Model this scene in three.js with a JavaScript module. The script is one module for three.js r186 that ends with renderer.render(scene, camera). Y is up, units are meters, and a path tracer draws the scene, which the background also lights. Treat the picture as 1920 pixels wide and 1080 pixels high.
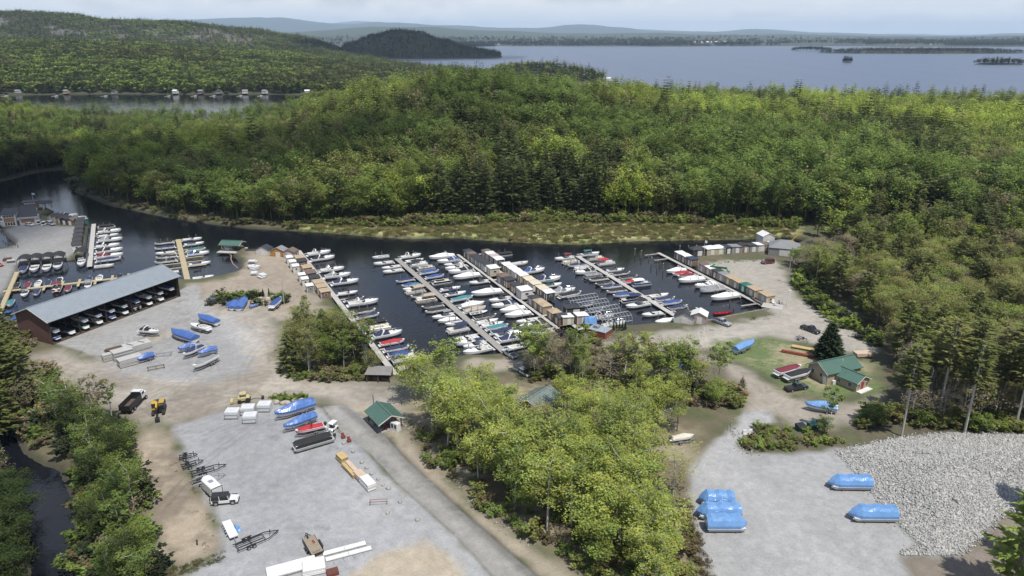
import * as THREE from 'three';
import { mergeGeometries } from 'three/addons/utils/BufferGeometryUtils.js';

// ---------------------------------------------------------------- camera
const PITCH = 19.2 * Math.PI / 180, EYE = 81, FOCAL = 1371;
const scene = new THREE.Scene();
const camera = new THREE.PerspectiveCamera(42.99, 1920 / 1080, 1, 70000);
camera.position.set(0, EYE, 0);
camera.rotation.set(-PITCH, 0, 0);

// ---------------------------------------------------------------- small maths
function rng(seed) {
  let a = seed >>> 0;
  return () => { a = (a + 0x6D2B79F5) | 0; let t = Math.imul(a ^ (a >>> 15), 1 | a); t = (t + Math.imul(t ^ (t >>> 7), 61 | t)) ^ t; return ((t ^ (t >>> 14)) >>> 0) / 4294967296; };
}
const clamp = (v, a, b) => v < a ? a : v > b ? b : v;
const smooth = (a, b, v) => { const t = clamp((v - a) / (b - a), 0, 1); return t * t * (3 - 2 * t); };
const lerp = (a, b, t) => a + (b - a) * t;
function hash2(x, y) { let h = Math.imul(x, 374761393) + Math.imul(y, 668265263); h = Math.imul(h ^ (h >>> 13), 1274126177); return ((h ^ (h >>> 16)) >>> 0) / 4294967296; }
function vnoise(x, y) {
  const xi = Math.floor(x), yi = Math.floor(y); let fx = x - xi, fy = y - yi;
  fx = fx * fx * (3 - 2 * fx); fy = fy * fy * (3 - 2 * fy);
  const a = hash2(xi, yi), b = hash2(xi + 1, yi), c = hash2(xi, yi + 1), d = hash2(xi + 1, yi + 1);
  return a + (b - a) * fx + (c - a) * fy + (a - b - c + d) * fx * fy;
}
function fbm(x, y, o = 4) { let s = 0, a = 0.5, n = 0; for (let i = 0; i < o; i++) { s += a * vnoise(x, y); n += a; x = x * 2.03 + 17.1; y = y * 2.03 + 9.7; a *= 0.5; } return s / n; }
function prof(pts, x) {           // piecewise smooth profile through [x, value] pairs
  if (x <= pts[0][0]) return pts[0][1];
  for (let i = 1; i < pts.length; i++) if (x <= pts[i][0]) { const [a, b] = [pts[i - 1], pts[i]]; return lerp(a[1], b[1], smooth(a[0], b[0], x)); }
  return pts[pts.length - 1][1];
}
// a surveyed spot of the photograph -> the point of the level h that stands there
function G(px, py, h = 1.2) {
  const x = (px - 960) / FOCAL, v = -(py - 540) / FOCAL;
  const dy = v * Math.cos(PITCH) - Math.sin(PITCH), dz = -Math.cos(PITCH) - v * Math.sin(PITCH), t = (h - EYE) / dy;
  return [x * t, dz * t];
}
const poly = (s, h = 1.2) => s.trim().split(/\s+/).map(q => G(...q.split(',').map(Number), h));
function sdPoly(P, x, z) {        // signed distance, negative inside
  let d = 1e18, inside = false;
  for (let i = 0, j = P.length - 1; i < P.length; j = i++) {
    const ax = P[j][0], az = P[j][1], bx = P[i][0], bz = P[i][1], ex = bx - ax, ez = bz - az, wx = x - ax, wz = z - az;
    const t = clamp((wx * ex + wz * ez) / (ex * ex + ez * ez + 1e-12), 0, 1), qx = wx - ex * t, qz = wz - ez * t;
    d = Math.min(d, qx * qx + qz * qz);
    if ((az > z) !== (bz > z) && x < (bx - ax) * (z - az) / (bz - az) + ax) inside = !inside;
  }
  d = Math.sqrt(d); return inside ? -d : d;
}

// ---------------------------------------------------------------- sky, sun, haze, exposure
const SUN = new THREE.Vector3(0.27, 1.0, 0.37).normalize();
{
  const w = 1024, h = 512, d = new Float32Array(w * h * 4);
  for (let j = 0; j < h; j++) for (let i = 0; i < w; i++) {
    const el = ((j + 0.5) / h - 0.5) * Math.PI, az = ((i + 0.5) / w - 0.5) * 2 * Math.PI, k = (j * w + i) * 4;
    const s = Math.max(Math.sin(el), 0.0), up = smooth(0.0, 0.32, s), top = smooth(0.25, 1.0, s);
    let r = lerp(lerp(0.79, 0.22, up), 0.12, top), g = lerp(lerp(0.82, 0.33, up), 0.22, top), b = lerp(lerp(0.865, 0.55, up), 0.47, top);
    const q = 1 / (s + 0.10), X = Math.cos(az) * Math.cos(el) * q * 1.5 + 31.3, Y = Math.sin(az) * Math.cos(el) * q * 1.5 + 12.7;
    const n = fbm(X, Y, 5) + 0.14 * (fbm(X * 4.2, Y * 4.2, 3) - 0.5), c = smooth(0.44, 0.64, n) * (0.95 - 0.45 * smooth(0.08, 0.24, s)), c2 = smooth(0.55, 0.8, n);
    const cr = lerp(0.93, 0.62, c2), cg = lerp(0.935, 0.65, c2), cb = lerp(0.94, 0.70, c2);
    const far = smooth(0.0, 0.06, s), cc = c * (0.85 + 0.15 * far);
    r = lerp(r, cr, cc); g = lerp(g, cg, cc); b = lerp(b, cb, cc);
    d[k] = r; d[k + 1] = g; d[k + 2] = b; d[k + 3] = 1;
  }
  const t = new THREE.DataTexture(d, w, h, THREE.RGBAFormat, THREE.FloatType);
  t.mapping = THREE.EquirectangularReflectionMapping; t.magFilter = THREE.LinearFilter; t.needsUpdate = true;
  scene.background = t; scene.environment = t;
  scene.backgroundIntensity = 1.0; scene.environmentIntensity = 1.0;
}
const sun = new THREE.DirectionalLight(new THREE.Color().setRGB(1.0, 0.955, 0.88), 5.0);
sun.position.copy(SUN).multiplyScalar(900).add(new THREE.Vector3(0, 0, -260));
sun.target.position.set(0, 0, -260); sun.castShadow = true; sun.shadow.radius = 3;
sun.shadow.mapSize.set(4096, 4096);
Object.assign(sun.shadow.camera, { left: -520, right: 520, top: 520, bottom: -520, near: 10, far: 2200 });
scene.add(sun, sun.target);
scene.fog = new THREE.FogExp2(new THREE.Color().setRGB(0.62, 0.80, 1.0), 4.4e-5);
const renderer = new THREE.WebGLRenderer({ antialias: true });
renderer.setSize(1024, 576);
renderer.toneMapping = THREE.LinearToneMapping;
renderer.toneMappingExposure = 1.1;
renderer.shadowMap.enabled = true;

// ---------------------------------------------------------------- naming and tagging
const used = {};
function nm(n) { const k = used[n] = (used[n] ?? -1) + 1; return k ? n + '_' + String(k).padStart(3, '0') : n; }
function tag(o, label, category, group, kind) { if (label) o.userData.label = label; if (category) o.userData.category = category; if (group) o.userData.group = group; if (kind) o.userData.kind = kind; return o; }
function addTop(o, name) { o.name = nm(name); scene.add(o); return o; }
function thing(name, label, category, x, y, z, turn = 0, group) { const o = new THREE.Group(); o.position.set(x, y, z); o.rotation.set(0, turn, 0); tag(o, label, category, group); return addTop(o, name); }
function structure(o, name, label) { o.userData.kind = 'structure'; if (label) o.userData.label = label; o.castShadow = o.receiveShadow = true; return addTop(o, name); }

// ---------------------------------------------------------------- materials
function dataTex(n, f, srgb, ch = 4) {
  const d = new Uint8Array(n * n * 4);
  for (let j = 0; j < n; j++) for (let i = 0; i < n; i++) { const c = f(i / n, j / n), k = (j * n + i) * 4; for (let q = 0; q < 3; q++) d[k + q] = clamp(Math.round((c.length ? c[q] : c) * 255), 0, 255); d[k + 3] = 255; }
  const t = new THREE.DataTexture(d, n, n, THREE.RGBAFormat); t.wrapS = t.wrapT = THREE.RepeatWrapping; t.magFilter = THREE.LinearFilter; t.needsUpdate = true;
  if (srgb) t.colorSpace = THREE.SRGBColorSpace; return t;
}
const tile = (x, y, per, o) => { // tiling fbm
  const a = fbm(x * per, y * per, o), b = fbm((x - 1) * per, y * per, o), c = fbm(x * per, (y - 1) * per, o), d = fbm((x - 1) * per, (y - 1) * per, o);
  return lerp(lerp(a, b, x), lerp(c, d, x), y);
};
const grimeTex = dataTex(256, (x, y) => { const n = tile(x, y, 6, 5), s = tile(x, y, 40, 2); return 0.80 + 0.30 * (n - 0.5) * 2 * 0.5 + 0.12 * (s - 0.5); }, false);
grimeTex.repeat.set(0.16, 0.16);
const gravelBump = dataTex(256, (x, y) => 0.5 + 0.9 * (tile(x, y, 64, 2) - 0.5) + 0.4 * (tile(x, y, 12, 3) - 0.5), false);
const mats = {};
function M(key, r, g, b, rough = 0.6, o = {}) {
  if (mats[key]) return mats[key];
  const { plain, ...rest } = o;
  const m = new THREE.MeshPhysicalMaterial({ color: new THREE.Color().setRGB(r, g, b), roughness: rough, side: THREE.DoubleSide, ...(plain ? {} : { map: grimeTex }), ...rest });
  return mats[key] = m;
}

// ---------------------------------------------------------------- mesh builder: gathers faces of one part
class MB {
  constructor() { this.p = []; this.c = null; this.M = null; }
  v(x, y, z) { if (this.M) { const m = this.M, [a, b, c] = [x, y, z]; x = m[0] * a + m[4] * b + m[8] * c + m[12]; y = m[1] * a + m[5] * b + m[9] * c + m[13]; z = m[2] * a + m[6] * b + m[10] * c + m[14]; } this.p.push(x, y, z); }
  at(x, y, z, ry = 0, rx = 0, rz = 0) { this.M = new THREE.Matrix4().makeRotationFromEuler(new THREE.Euler(rx, ry, rz, 'YXZ')).setPosition(x, y, z).elements; return this; }
  home() { this.M = null; return this; }
  tri(a, b, c) { this.v(...a); this.v(...b); this.v(...c); return this; }
  quad(a, b, c, d) { return this.tri(a, b, c).tri(a, c, d); }
  box(cx, cy, cz, w, h, d) {
    const x0 = cx - w / 2, x1 = cx + w / 2, y0 = cy - h / 2, y1 = cy + h / 2, z0 = cz - d / 2, z1 = cz + d / 2;
    const P = [[x0, y0, z0], [x1, y0, z0], [x1, y1, z0], [x0, y1, z0], [x0, y0, z1], [x1, y0, z1], [x1, y1, z1], [x0, y1, z1]];
    for (const [a, b, c, e] of [[4, 5, 6, 7], [1, 0, 3, 2], [5, 1, 2, 6], [0, 4, 7, 3], [7, 6, 2, 3], [0, 1, 5, 4]]) this.quad(P[a], P[b], P[c], P[e]);
    return this;
  }
  bevelBox(cx, cy, cz, w, h, d, b) { // box with chamfered upright and top edges
    const rx = w / 2, rz = d / 2, ring = (y, i) => [[rx - i, y, rz - i - b], [rx - i - b, y, rz - i], [-rx + i + b, y, rz - i], [-rx + i, y, rz - i - b], [-rx + i, y, -rz + i + b], [-rx + i + b, y, -rz + i], [rx - i - b, y, -rz + i], [rx - i, y, -rz + i + b]].map(q => [q[0] + cx, q[1] + cy, q[2] + cz]);
    return this.loft([ring(-h / 2, 0), ring(h / 2 - b, 0), ring(h / 2, b * 0.8)], true, true);
  }
  loft(S, closed, caps) {
    for (let i = 1; i < S.length; i++) { const a = S[i - 1], b = S[i], n = a.length; for (let j = 0; j < (closed ? n : n - 1); j++) { const k = (j + 1) % n; this.quad(a[j], a[k], b[k], b[j]); } }
    if (caps) for (const s of [S[0], S[S.length - 1]]) for (let j = 1; j < s.length - 1; j++) this.tri(s[0], s[j], s[j + 1]);
    return this;
  }
  tube(a, b, r0, r1 = r0, n = 6, cap = true) {
    const d = new THREE.Vector3(b[0] - a[0], b[1] - a[1], b[2] - a[2]).normalize(), u = new THREE.Vector3(Math.abs(d.y) > 0.9 ? 1 : 0, Math.abs(d.y) > 0.9 ? 0 : 1, 0).cross(d).normalize(), w = d.clone().cross(u);
    const R = (c, r) => Array.from({ length: n }, (_, i) => { const t = i / n * 2 * Math.PI, x = Math.cos(t) * r, y = Math.sin(t) * r; return [c[0] + u.x * x + w.x * y, c[1] + u.y * x + w.y * y, c[2] + u.z * x + w.z * y]; });
    return this.loft([R(a, r0), R(b, r1)], true, cap);
  }
  path(P, r, n = 5) { for (let i = 1; i < P.length; i++) this.tube(P[i - 1], P[i], r, r, n); return this; }
  bar(a, b, w, h) { // rectangular bar along a-b, h upright
    const dx = b[0] - a[0], dy = b[1] - a[1], dz = b[2] - a[2], l = Math.hypot(dx, dz) || 1, nx = -dz / l * w / 2, nz = dx / l * w / 2;
    const S = p => [[p[0] + nx, p[1] - h / 2, p[2] + nz], [p[0] - nx, p[1] - h / 2, p[2] - nz], [p[0] - nx, p[1] + h / 2, p[2] - nz], [p[0] + nx, p[1] + h / 2, p[2] + nz]];
    return this.loft([S(a), S(b)], true, true);
  }
  wheel(x, y, z, r, w, axis = 'z') { const a = axis === 'z' ? [[x, y, z - w / 2], [x, y, z + w / 2]] : [[x - w / 2, y, z], [x + w / 2, y, z]]; return this.tube(a[0], a[1], r, r, 12); }
  geo() {
    const g = new THREE.BufferGeometry(), p = new Float32Array(this.p), n = p.length / 3, uv = new Float32Array(n * 2);
    g.setAttribute('position', new THREE.BufferAttribute(p, 3));
    g.computeVertexNormals();
    const N = g.attributes.normal.array;
    for (let i = 0; i < n; i++) { const k = i * 3, ax = Math.abs(N[k]), ay = Math.abs(N[k + 1]), az = Math.abs(N[k + 2]); if (ay >= ax && ay >= az) { uv[i * 2] = p[k]; uv[i * 2 + 1] = p[k + 2]; } else if (ax > az) { uv[i * 2] = p[k + 2]; uv[i * 2 + 1] = p[k + 1]; } else { uv[i * 2] = p[k]; uv[i * 2 + 1] = p[k + 1]; } }
    g.setAttribute('uv', new THREE.BufferAttribute(uv, 2));
    return g;
  }
  build(name, mat, parent, label) { const m = new THREE.Mesh(this.geo(), mat); m.name = name; m.castShadow = m.receiveShadow = true; if (label) m.userData.label = label; if (parent) parent.add(m); return m; }
}
const mb = () => new MB();
const NTH = ['first', 'second', 'third', 'fourth', 'fifth', 'sixth', 'seventh', 'eighth', 'ninth', 'tenth', 'eleventh', 'twelfth', 'thirteenth', 'fourteenth', 'fifteenth', 'sixteenth', 'seventeenth', 'eighteenth', 'nineteenth', 'twentieth', 'twenty-first', 'twenty-second', 'twenty-third', 'twenty-fourth', 'twenty-fifth', 'twenty-sixth', 'twenty-seventh', 'twenty-eighth', 'twenty-ninth', 'thirtieth'];
// ---------------------------------------------------------------- shore lines
const WATER = poly(`-60,640 0,612 22,604 40,587 338,527 372,527 412,519 442,512 452,503 446,488 432,474 420,464 416,456 428,452 452,458 470,470 505,468 540,474 562,492 598,530 622,560 655,612 690,672 712,700 745,706 770,690 800,676 880,668 960,664 1005,652 1060,640 1110,628 1135,614 1240,608 1330,600 1380,589 1442,578 1425,566 1385,549 1345,528 1310,508 1296,492 1300,480 1360,474 1440,466 1500,456 1505,450 1480,444 1400,449 1200,452 1080,459 950,454 850,446 770,449 700,444 600,436 470,429 400,421 330,411 280,401 200,384 140,360 124,346 135,330 150,318 120,316 60,326 0,340 -60,352`, 0);
const PENINSULA = poly(`-60,480 0,468 24,464 27,454 0,434 6,425 20,415 25,396 50,389 92,392 102,397 78,405 96,408 130,411 160,408 166,420 160,470 150,487 122,489 36,500 34,510 18,545 0,560 -60,580`, 0);
const CREEK = poly(`-40,760 20,800 45,850 80,872 112,882 132,930 142,1000 134,1080 120,1130 60,1130 55,1040 45,960 20,900 -20,850 -60,820`, 0);
const wetNear = (x, z) => Math.min(Math.max(sdPoly(WATER, x, z), -sdPoly(PENINSULA, x, z)), sdPoly(CREEK, x, z));
const LAKE = poly(`660,101 690,113 765,130 880,141 960,152 1000,166 1100,177 1300,199 1600,209 2200,211 2400,87 1900,86.5 1200,86 950,86 740,86`, 0);
const COVE = poly(`70,178 200,176.5 380,177.5 520,177 585,180 575,192 530,212 400,232 250,230 100,222 0,206 -120,196 -120,181`, 0);
const ISLES = [ // px centre, px half width, base py, height, depth in m
  [1530, 35, 96, 8, 60], [1760, 172, 101, 9, 130], [1592, 9, 117.5, 3, 14], [1890, 42, 122, 4, 40], [2100, 60, 118, 5, 60], [1150, 190, 87.5, 9, 150], [870, 60, 88, 6, 120],
].map(([px, hw, py, hh, dd]) => { const [x, z] = G(px, py, 0), w = hw / FOCAL * Math.hypot(z, x, EYE); return { x, z: z - dd, w, h: hh, d: dd }; });
const bump = (a, b, c, d, v) => smooth(a, b, v) * (1 - smooth(c, d, v));

const RIDGE = [[-700, 6], [-400, 4], [-260, 2], [-163, 5], [-131, 15], [-82, 22], [-45, 32], [-25, 33], [16, 27], [78, 18], [139, 12], [220, 8], [302, 5], [384, 6], [700, 9]];
function hillNear(x, z) { // wooded ridge behind the marina
  const n = -z, start = prof([[-300, 470], [-240, 420], [-160, 350], [-90, 318], [-40, 328], [100, 326], [130, 300], [200, 250], [400, 200]], x);
  const w = smooth(-230, -130, x), s = smooth(start, Math.max(start + lerp(60, 190, w), lerp(430, 520, w)), n) * (1 - smooth(lerp(450, 575, w), lerp(560, 790, w), n));
  return prof(RIDGE, x) * s + 3 * (fbm(x / 60, z / 60, 3) - 0.5) * s;
}
const HB = [[-1900, 58], [-1190, 52], [-1000, 53], [-850, 47], [-632, 31], [-500, 26], [-397, 15], [-322, 7], [-248, 3], [-120, 2]];
const HC = [[-2600, 98], [-1960, 120], [-1780, 129], [-1600, 122], [-1450, 103], [-1230, 100], [-940, 76], [-800, 54], [-653, 36], [-500, 12], [-430, 3]];
const HD = [[-640, -4], [-570, 36], [-480, 66], [-400, 82], [-330, 76], [-240, 48], [-150, 22], [-70, 8], [-15, -4]];
function farLand(x, z) { // hills across the cove and the lake islands
  const n = -z;
  let h = 2.5;
  const k = -x / Math.max(n, 1);
  const lake = sdPoly(LAKE, x, z), cove = sdPoly(COVE, x, z), w = Math.min(lake, cove);
  h = clamp(w * 0.25, -4, 3);
  if (w > 0) {
    const xb = x * 1700 / Math.max(n, 400), xc = x * 2800 / Math.max(n, 400);
    const edge = smooth(0, 160, w), rough = fbm(x / 170, z / 170, 4) - 0.5;
    h += prof(HB, xb) * (0.35 * smooth(1030, 1180, n) + 0.65 * smooth(1120, 1700, n)) * (1 - 0.75 * smooth(1750, 2150, n)) * edge * (1 + 0.35 * rough * smooth(1050, 1300, n) * (1 - smooth(1500, 1700, n)));
    h += prof(HC, xc) * smooth(2050, 2800, n) * (1 - 0.7 * smooth(2900, 3500, n)) * edge;
  }
  const xd = x * 2700 / Math.max(n, 400);
  h = Math.max(h, -4 + (prof(HD, xd) + 4) * bump(2530, 2760, 2860, 3250, n) * 1.0);
  // wooded point in the lake
  h = Math.max(h, -4 + 22 * bump(-95, 10, 70, 215, x + (n - 1340) * 0.02) * bump(1290, 1370, 1400, 1470, n));
  for (const q of ISLES) { const e = Math.hypot((x - q.x) / q.w, (z - q.z) / q.d); if (e < 1.4) h = Math.max(h, -4 + (q.h + 4) * (1 - smooth(0.55, 1.25, e))); }
  return h;
}
const ledge = (x, z) => x < -700 && z < -2250 && z > -2900 ? smooth(.50, .60, fbm(x / 60 + 5, z / 60, 4)) * smooth(-650, -900, x) * smooth(2250, 2450, -z) : 0; // bare rock on the back hill
const ROCKS = poly('1572,846 1690,822 1780,812 1930,818 2060,850 2080,930 1960,930 1880,960 1830,1010 1790,1040 1690,1042 1735,1025 1690,985 1640,930 1600,880');
function height(x, z) {
  const n = -z;
  const near = () => {
    const s = wetNear(x, z);
    let h = s < 0 ? Math.max(s * 0.6, -2) : Math.min(s * 0.9 - 0.05, 1.2);
    if (s > 0) {
      const e = smooth(2, 25, s);
      h += hillNear(x, z) * e + smooth(105, 260, x) * smooth(-330, -180, z) * 5 * e;
      if (x > 60) { const r = -sdPoly(ROCKS, x, z); if (r > 0) h += 2.7 * smooth(0, 15, r) + .5 * (fbm(x / 5, z / 5, 3) - .4) * smooth(0, 4, r); }
    }
    return h;
  };
  if (n < 560) return near();
  if (n > 760) return farLand2(x, z);
  const w = smooth(-230, -130, x); return lerp(near(), farLand2(x, z), smooth(lerp(570, 640, w), lerp(620, 760, w), n));
}
function farLand2(x, z) { const n = -z; return farLand(x, z) + (n < 900 ? hillNear(x, z) : 0); }

// ---------------------------------------------------------------- ground colours, one map in metres over the yard
const A = {
  lotA: poly('322,800 420,772 520,752 600,764 640,812 690,850 742,906 850,1002 930,1085 860,1140 320,1140 330,1085 420,1030 405,975 380,920 350,868'),
  road: poly('604,762 648,758 704,797 762,862 852,946 1014,1086 1060,1130 960,1130 926,1084 850,1000 742,904 690,848 640,812'),
  shoulder: poly('648,756 700,760 745,790 800,872 900,960 1000,1025 1120,1100 1080,1130 1020,1090 852,945 762,861 704,796'),
  yard: poly('60,668 120,655 180,672 330,580 372,548 450,560 520,590 545,680 600,705 700,712 760,720 750,790 640,760 520,755 420,775 330,802 270,792 180,760 130,720 80,700'),
  apron: poly('92,641 334,546 352,535 372,534 376,560 398,580 330,606 182,668'),
  shore: poly('350,532 410,524 448,512 455,500 470,473 540,478 560,500 600,560 610,600 540,640 535,600 480,590 380,590 372,548'),
  strip: poly('232,850 262,800 300,800 345,870 385,945 412,1018 400,1045 345,1062 285,1040 262,960'),
  lotB: poly('1296,880 1330,840 1372,800 1392,772 1442,770 1450,792 1400,815 1385,835 1410,850 1500,850 1575,842 1640,930 1690,985 1730,1028 1684,1040 1712,1090 1740,1140 1330,1140 1330,1085 1312,1020 1292,960'),
  dirtE: poly('1130,640 1205,628 1300,615 1390,602 1455,590 1440,578 1392,547 1350,527 1316,505 1335,490 1450,486 1470,510 1500,560 1560,598 1640,635 1642,662 1580,660 1500,640 1440,632 1380,645 1290,660 1240,655 1130,672'),
  dirtS: poly('1290,655 1400,690 1460,735 1550,765 1650,740 1660,775 1560,800 1500,800 1440,775 1392,772 1400,735 1360,690 1300,670'),
  grass: poly('1350,640 1440,632 1520,655 1640,680 1650,735 1560,748 1470,732 1440,705 1370,672'),
  isl: poly('0,436 30,422 60,418 110,424 150,424 150,470 120,486 60,490 40,498 30,520 0,560 -60,575 -60,470 24,465 28,455'),
  cove2: poly('540,600 610,600 700,700 540,705 515,660'),
  beach: poly('870,672 975,670 985,690 920,700 870,690'),
  marsh: poly('560,436 700,446 850,447 950,455 1080,460 1200,453 1480,446 1500,430 1400,425 1250,418 1000,415 800,420 650,424 560,428', 0),
  boats: poly('300,640 350,590 440,590 480,640 470,690 400,715 280,710 210,690 190,670'), sand: poly('640,1085 720,1035 800,1015 850,1040 880,1085 880,1140 600,1140'), corner: poly('1684,1040 1790,1042 1830,1010 1880,960 1960,930 2100,930 2100,1140 1740,1140'),
  woods: poly('1500,505 1560,565 1650,640 1650,690 1640,770 1590,815 1690,815 1800,808 2100,840 2200,600 2100,440 1500,455'),
  grove: poly('760,720 900,700 1080,720 1180,760 1290,800 1300,960 1330,1100 1130,1110 1000,1020 800,870 745,780'),
};
const TW = 520, TH = 420, TX = -260, TZ = -490; // map covers x -260..260, z -490..-70
const groundMap = (() => {
  const N = 2048, d = new Uint8Array(N * N * 4);
  const layers = [ // polygon, edge softness, colour function
    [A.marsh, 5, (n, f) => lerp3([.30, .28, .125], [.24, .27, .095], smooth(.4, .62, n))],
    [A.grove, 4, (n, f) => lerp3([.13, .105, .065], [.27, .23, .16], smooth(.4, .7, n))],
    [A.shore, 3, (n, f) => lerp3([.20, .165, .125], [.30, .255, .20], n)],
    [A.yard, 4, (n, f) => lerp3([.205, .178, .145], [.285, .257, .218], smooth(.25, .75, n))],
    [A.cove2, 3, (n, f) => lerp3([.07, .075, .03], [.2, .17, .12], n)],
    [A.strip, 2.5, (n, f) => lerp3([.17, .14, .105], [.30, .25, .185], smooth(.35, .7, n))],
    [A.isl, 2, (n, f) => lerp3([.19, .187, .18], [.235, .232, .222], n)],
    [A.apron, .7, (n, f) => lerp3([.24, .236, .228], [.27, .266, .258], n)],
    [A.boats, 4, (n, f) => lerp3([.21, .21, .21], [.262, .258, .25], n)],
    [A.corner, 2, (n, f) => lerp3([.135, .11, .085], [.20, .17, .14], n)],
    [A.woods, 5, (n, f) => lerp3([.05, .042, .026], [.095, .078, .048], n)],
    [ROCKS, 1, (n, f) => lerp3([.20, .197, .19], [.26, .257, .25], n)],
    [A.lotA, 1.2, (n, f) => lerp3([.25, .254, .262], [.284, .285, .287], smooth(.25, .75, n))],
    [A.shoulder, 1.5, (n, f) => lerp3([.22, .185, .135], [.30, .262, .205], n)],
    [A.sand, 1.5, (n, f) => lerp3([.27, .225, .165], [.36, .315, .245], n)],
    [A.road, .25, (n, f) => lerp3([.20, .195, .182], [.232, .225, .21], n)],
    [A.dirtS, 2.5, (n, f) => lerp3([.215, .187, .15], [.29, .26, .22], n)],
    [A.dirtE, 2.2, (n, f) => lerp3([.25, .228, .195], [.31, .287, .25], n)],
    [A.grass, 3, (n, f) => lerp3([.095, .13, .042], [.235, .21, .125], smooth(.46, .70, n))],
    [A.lotB, 1.2, (n, f) => lerp3([.258, .258, .257], [.283, .281, .277], smooth(.25, .75, n))],
    [A.beach, 1.5, (n, f) => lerp3([.24, .205, .16], [.29, .255, .21], n)],
  ].map(l => { let b = [1e9, -1e9, 1e9, -1e9]; for (const p of l[0]) b = [Math.min(b[0], p[0]), Math.max(b[1], p[0]), Math.min(b[2], p[1]), Math.max(b[3], p[1])]; return [...l, b]; });
  const tracks = [ // wheel tracks: polyline, width, tone
    [poly('100,690 260,720 420,730 560,735 640,745'), 8, .16], [poly('150,700 330,735 500,742 600,752'), 5, -.2], [poly('420,600 500,640 520,700 600,730'), 7, .12],
    [poly('610,765 690,822 800,930 960,1085'), 1.2, .10], [poly('630,765 712,822 830,935 980,1085'), 1.1, .09], [poly('640,762 725,828 845,945 1005,1085'), 1.7, -.30],
    [poly('1150,655 1300,640 1420,618 1500,600'), 3, .12], [poly('1380,790 1330,880 1480,960 1550,1080'), 6, .07], [poly('1420,800 1420,880 1560,1000'), 4, -.06],
    [poly('450,790 560,900 560,1000'), 14, -.07], [poly('500,830 640,960 740,1060'), 9, .06], [poly('420,800 480,830 520,880'), 16, -.1],
    [poly('700,740 640,748 560,742'), 7, -.18], [poly('760,745 690,758 640,765'), 5, .12], [poly('390,585 470,650 470,700'), 6, .1],
  ].map(t => { let b = [1e9, -1e9, 1e9, -1e9]; for (const p of t[0]) b = [Math.min(b[0], p[0]), Math.max(b[1], p[0]), Math.min(b[2], p[1]), Math.max(b[3], p[1])]; return [...t, b]; });
  const segD = (P, x, z) => { let d = 1e9; for (let i = 1; i < P.length; i++) { const [ax, az] = P[i - 1], ex = P[i][0] - ax, ez = P[i][1] - az, t = clamp(((x - ax) * ex + (z - az) * ez) / (ex * ex + ez * ez), 0, 1); d = Math.min(d, Math.hypot(x - ax - ex * t, z - az - ez * t)); } return d; };
  const CELL = 4, NC = N / CELL; // distances on a coarse grid, blended bilinearly
  const grid = (fn, b, m) => { const a = new Float32Array((NC + 1) * (NC + 1)); for (let j = 0; j <= NC; j++) for (let i = 0; i <= NC; i++) { const x = TX + i / NC * TW, z = TZ + j / NC * TH; a[j * (NC + 1) + i] = (x < b[0] - m || x > b[1] + m || z < b[2] - m || z > b[3] + m) ? 99 : fn(x, z); } return a; };
  const LG = layers.map(l => grid((x, z) => sdPoly(l[0], x, z), l[3], 12)), TG = tracks.map(t => grid((x, z) => segD(t[0], x, z), t[3], t[1] * 1.5));
  const wetG = grid((x, z) => wetNear(x, z), [-1e9, 1e9, -1e9, 1e9], 0);
  const samp = (g, i, j) => { const u = i / CELL, v = j / CELL, a = u | 0, b = v | 0, fu = u - a, fv = v - b, k = b * (NC + 1) + a; return lerp(lerp(g[k], g[k + 1], fu), lerp(g[k + NC + 1], g[k + NC + 2], fu), fv); };
  const wear = new Float32Array(N * N), rw = rng(4242), stamp = (x, z, rad, t) => { const ci = (x - TX) / TW * N, cj = (z - TZ) / TH * N, ri = rad / TW * N, rj = rad / TH * N; for (let j = Math.max(0, Math.ceil(cj - rj)); j <= Math.min(N - 1, cj + rj); j++) for (let i = Math.max(0, Math.ceil(ci - ri)); i <= Math.min(N - 1, ci + ri); i++) { const e = 1 - Math.hypot((i - ci) / ri, (j - cj) / rj); if (e > 0) { const k = j * N + i; wear[k] = t < 0 ? Math.min(wear[k], t * e) : Math.max(wear[k], t * e); } } };
  const tyre = (x, z, a, l, bend, t, gauge = 1.6) => { for (let d = 0; d < l; d += .2) { a += bend * .2 + (rw() - .5) * .004; x += Math.cos(a) * .2; z += Math.sin(a) * .2; const f = t * (.55 + .45 * vnoise(d / 4 + a, x)); for (const g of [-gauge / 2, gauge / 2]) stamp(x - Math.sin(a) * g, z + Math.cos(a) * g, .38, f); } };
  const field = (P, n, l, t, bnd) => { for (let q = 0; q < n; q++) { const c = P[Math.floor(rw() * P.length)], d = P[Math.floor(rw() * P.length)], u = .2 + .6 * rw(); tyre(lerp(c[0], d[0], u), lerp(c[1], d[1], u), rw() * 6.28, l * (.5 + rw()), (rw() - .5) * bnd, (rw() < .55 ? -1 : .8) * t * (.5 + rw())); } };
  for (const E of [poly('604,762 640,812 690,848 742,904 850,1000 926,1084'), poly('704,797 762,862 852,946 1014,1086')]) for (let q = 1; q < E.length; q++) { const l = Math.hypot(E[q][0] - E[q - 1][0], E[q][1] - E[q - 1][1]); for (let d = 0; d < l; d += .2) stamp(lerp(E[q - 1][0], E[q][0], d / l), lerp(E[q - 1][1], E[q][1], d / l), .5, -.26 * (.6 + .4 * vnoise(d, q))); }
  field(A.lotA, 46, 26, .07, .09); field(A.lotB, 30, 24, .06, .09); field(A.yard, 70, 30, .17, .07); field(A.dirtE, 34, 26, .15, .05); field(A.dirtS, 26, 20, .16, .05); field(A.boats, 30, 18, .15, .1); field(A.isl, 16, 18, .1, .1); field(A.shore, 26, 18, .18, .1);
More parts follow.
